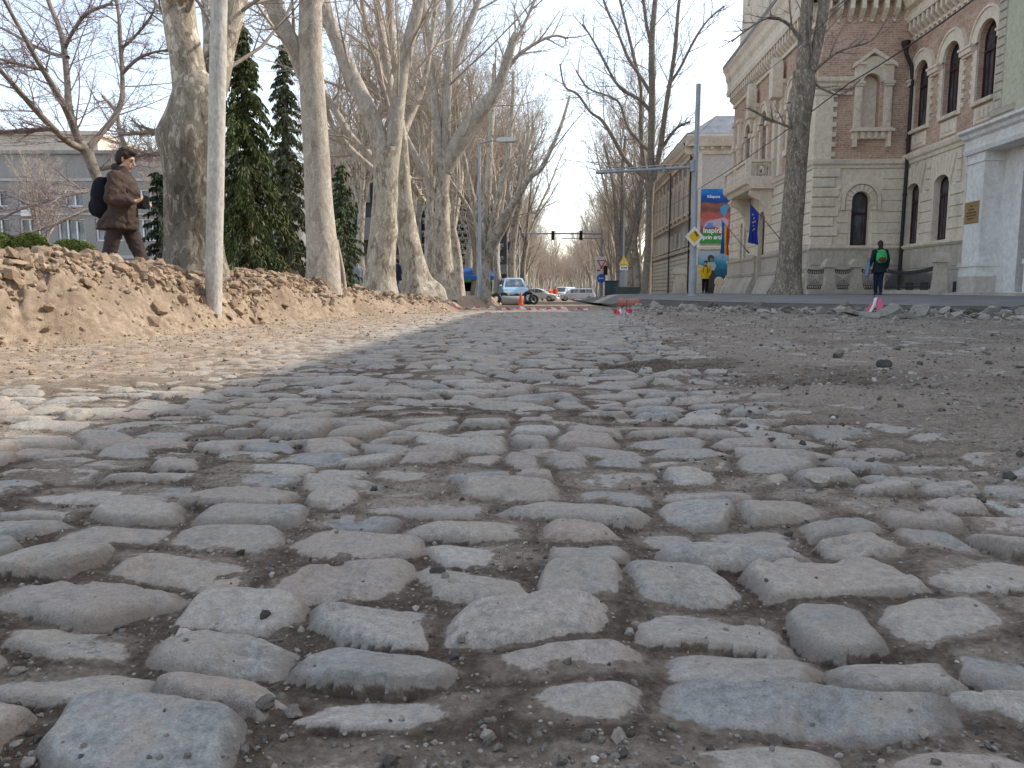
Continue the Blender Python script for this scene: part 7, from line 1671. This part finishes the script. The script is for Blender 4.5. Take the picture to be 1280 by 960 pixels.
# loose stones one can pick out
def stone(u, v, r, lab, seed, c, flat=.6, Y=None):
    ry = ray(u, v); t = -CZ/ry[2]; x, y = ry[0]*t, ry[1]*t
    if Y: x, y = at(u, v, Y).x, Y
    for _ in range(4):
        z = gz(x, y); t = (z-CZ)/ry[2]
        if not Y: x, y = ry[0]*t, ry[1]*t
    sh, F0 = rock_shapes(1, seed, flat, 3); V = sh[0]*r; V[:, 2] += r*.28; me = np_mesh('loose_stone', V, tris=F0, smooth=False); np_attr(me, 'tint', np.full(len(V), c)); me.materials.append(M['pebble']); o = link(bpy.data.objects.new('loose_stone', me)); o.location = (x, y, z); tag(o, lab, 'stone', 'loose stones lying on the cobbles')
stone(1024, 603, .034, 'pale loose stone with a smaller chip beside it on the right cobbles', 1, .97)
stone(1014, 616, .014, 'small pale chip just below the pale loose stone', 2, .96)
stone(330, 884, .016, 'dark brown lump of dirt and stone near the bottom left cobbles', 3, .3)
stone(368, 893, .012, 'small round dark stone beside the dark brown lump', 4, .5)
stone(548, 716, .013, 'dark pebble in the joint left of the small square cobble', 5, .1)
stone(556, 722, .009, 'grey pebble touching the dark pebble in the joint', 6, .6)
stone(344, 552, .022, 'small grey stone on the shaded cobbles at the left', 7, .8)
stone(795, 531, .024, 'grey stone on the cobbles near the middle of the street', 8, .75)
stone(948, 640, .016, 'whitish pebble on the dirt-covered cobbles at the right', 9, .98)
stone(1105, 458, .05, 'black chunk of asphalt on the grey dirt, nearer one', 10, .02)
stone(1048, 446, .05, 'pointed brown clod standing on the grey dirt', 11, .35, 1.0)
def slab(u, v, Y, L, W, T, az, tilt, lab, seed):
    p = at(u, v, Y); z = gz(p.x, p.y)+.03; rr = random.Random(seed); pts = [(-L/2,-W*.3),(-L*.2,-W/2),(L*.35,-W*.45),(L/2,-W*.05),(L*.42,W*.4),(-L*.1,W/2),(-L*.45,W*.3)]; pts = [(a+rr.gauss(0, .02), b+rr.gauss(0, .02)) for a, b in pts]
    m4 = Matrix.Rotation(az, 4, 'Z') @ Matrix.Rotation(tilt, 4, 'Y'); V = [m4 @ Vector((a, b, h+rr.gauss(0, .004))) for h in (0, T) for a, b in pts]; n = len(pts); F = [(i, (i+1)%n, n+(i+1)%n, n+i) for i in range(n)]+[tuple(range(n))[::-1], tuple(range(n, 2*n))]
    o = mesh_obj('asphalt_slab', V, F, M['slab']); o.location = (p.x, p.y, z); tag(o, lab, 'slab', 'broken asphalt slabs on the rubble')
M['slab'] = mottled('old_asphalt', (.25,.235,.21), .25, 12, .95, .6, .008, 90)
slab(1108, 390, 13.3, .62, .34, .06, .5, -.35, 'tilted asphalt slab right under the pink taped stake', 1)
slab(1148, 390, 13.2, .50, .30, .06, .9, -.55, 'narrow asphalt slab tipped up at the right end of the rubble pile', 2)
slab(1066, 389, 13.6, .45, .30, .05, .2, .25, 'flat asphalt slab at the left end of the rubble pile', 3)
slab(1128, 397, 12.6, .40, .26, .05, 2.6, .2, 'small asphalt slab lying lowest in the rubble pile', 4)
slab(1085, 395, 12.9, .42, .28, .05, 1.4, -.2, 'asphalt slab leaning below the taped stake', 5)
slab(955, 388, 16.0, .5, .3, .05, .3, .12, 'dark asphalt slab beneath the big tree on the right', 6)
# ================================================================ LIGHT AND CAMERA
SUN_EL = R_(40.5); SUN_AZ = AL+R_(90-22)                     # azimuth from +Y towards +X
w = bpy.data.worlds.new('World'); SC.world = w; w.use_nodes = True
nt = w.node_tree; bg = nt.nodes['Background']; sky = nt.nodes.new('ShaderNodeTexSky'); sky.sky_type = 'NISHITA'
sky.sun_disc = False; sky.sun_elevation = SUN_EL; sky.sun_rotation = SUN_AZ
sky.air_density = 1.0; sky.dust_density = 1.6; sky.ozone_density = 1.0; sky.altitude = 80
hs = nt.nodes.new('ShaderNodeHueSaturation'); hs.inputs['Saturation'].default_value = .70
nt.links.new(sky.outputs[0], hs.inputs['Color']); wb = nt.nodes.new('ShaderNodeMix'); wb.data_type = 'RGBA'; wb.blend_type = 'MULTIPLY'; wb.inputs[0].default_value = 1; wb.inputs[7].default_value = (1.06, 1.025, .955, 1)
nt.links.new(hs.outputs[0], wb.inputs[6]); nt.links.new(wb.outputs[2], bg.inputs['Color']); bg.inputs['Strength'].default_value = .355
sl = bpy.data.lights.new('sun', 'SUN'); sl.energy = 4.9; sl.angle = R_(.5); sl.color = (1, .92, .80)
so = bpy.data.objects.new('sun', sl); link(so)
sd = Vector((math.sin(SUN_AZ)*math.cos(SUN_EL), math.cos(SUN_AZ)*math.cos(SUN_EL), math.sin(SUN_EL)))
so.rotation_euler = sd.to_track_quat('Z', 'Y').to_euler(); so.location = (20, 0, 40)
cd = bpy.data.cameras.new('camera'); cam = bpy.data.objects.new('camera', cd); link(cam)
cd.sensor_width = 36; cd.lens = 27; cd.clip_start = .02; cd.clip_end = 4000
cam.location = (0, 0, CZ); cam.rotation_euler = (PI/2-TH, 0, 0)
SC.camera = cam
SC.view_settings.view_transform = 'Standard'; SC.view_settings.look = 'None'; SC.view_settings.exposure = 0
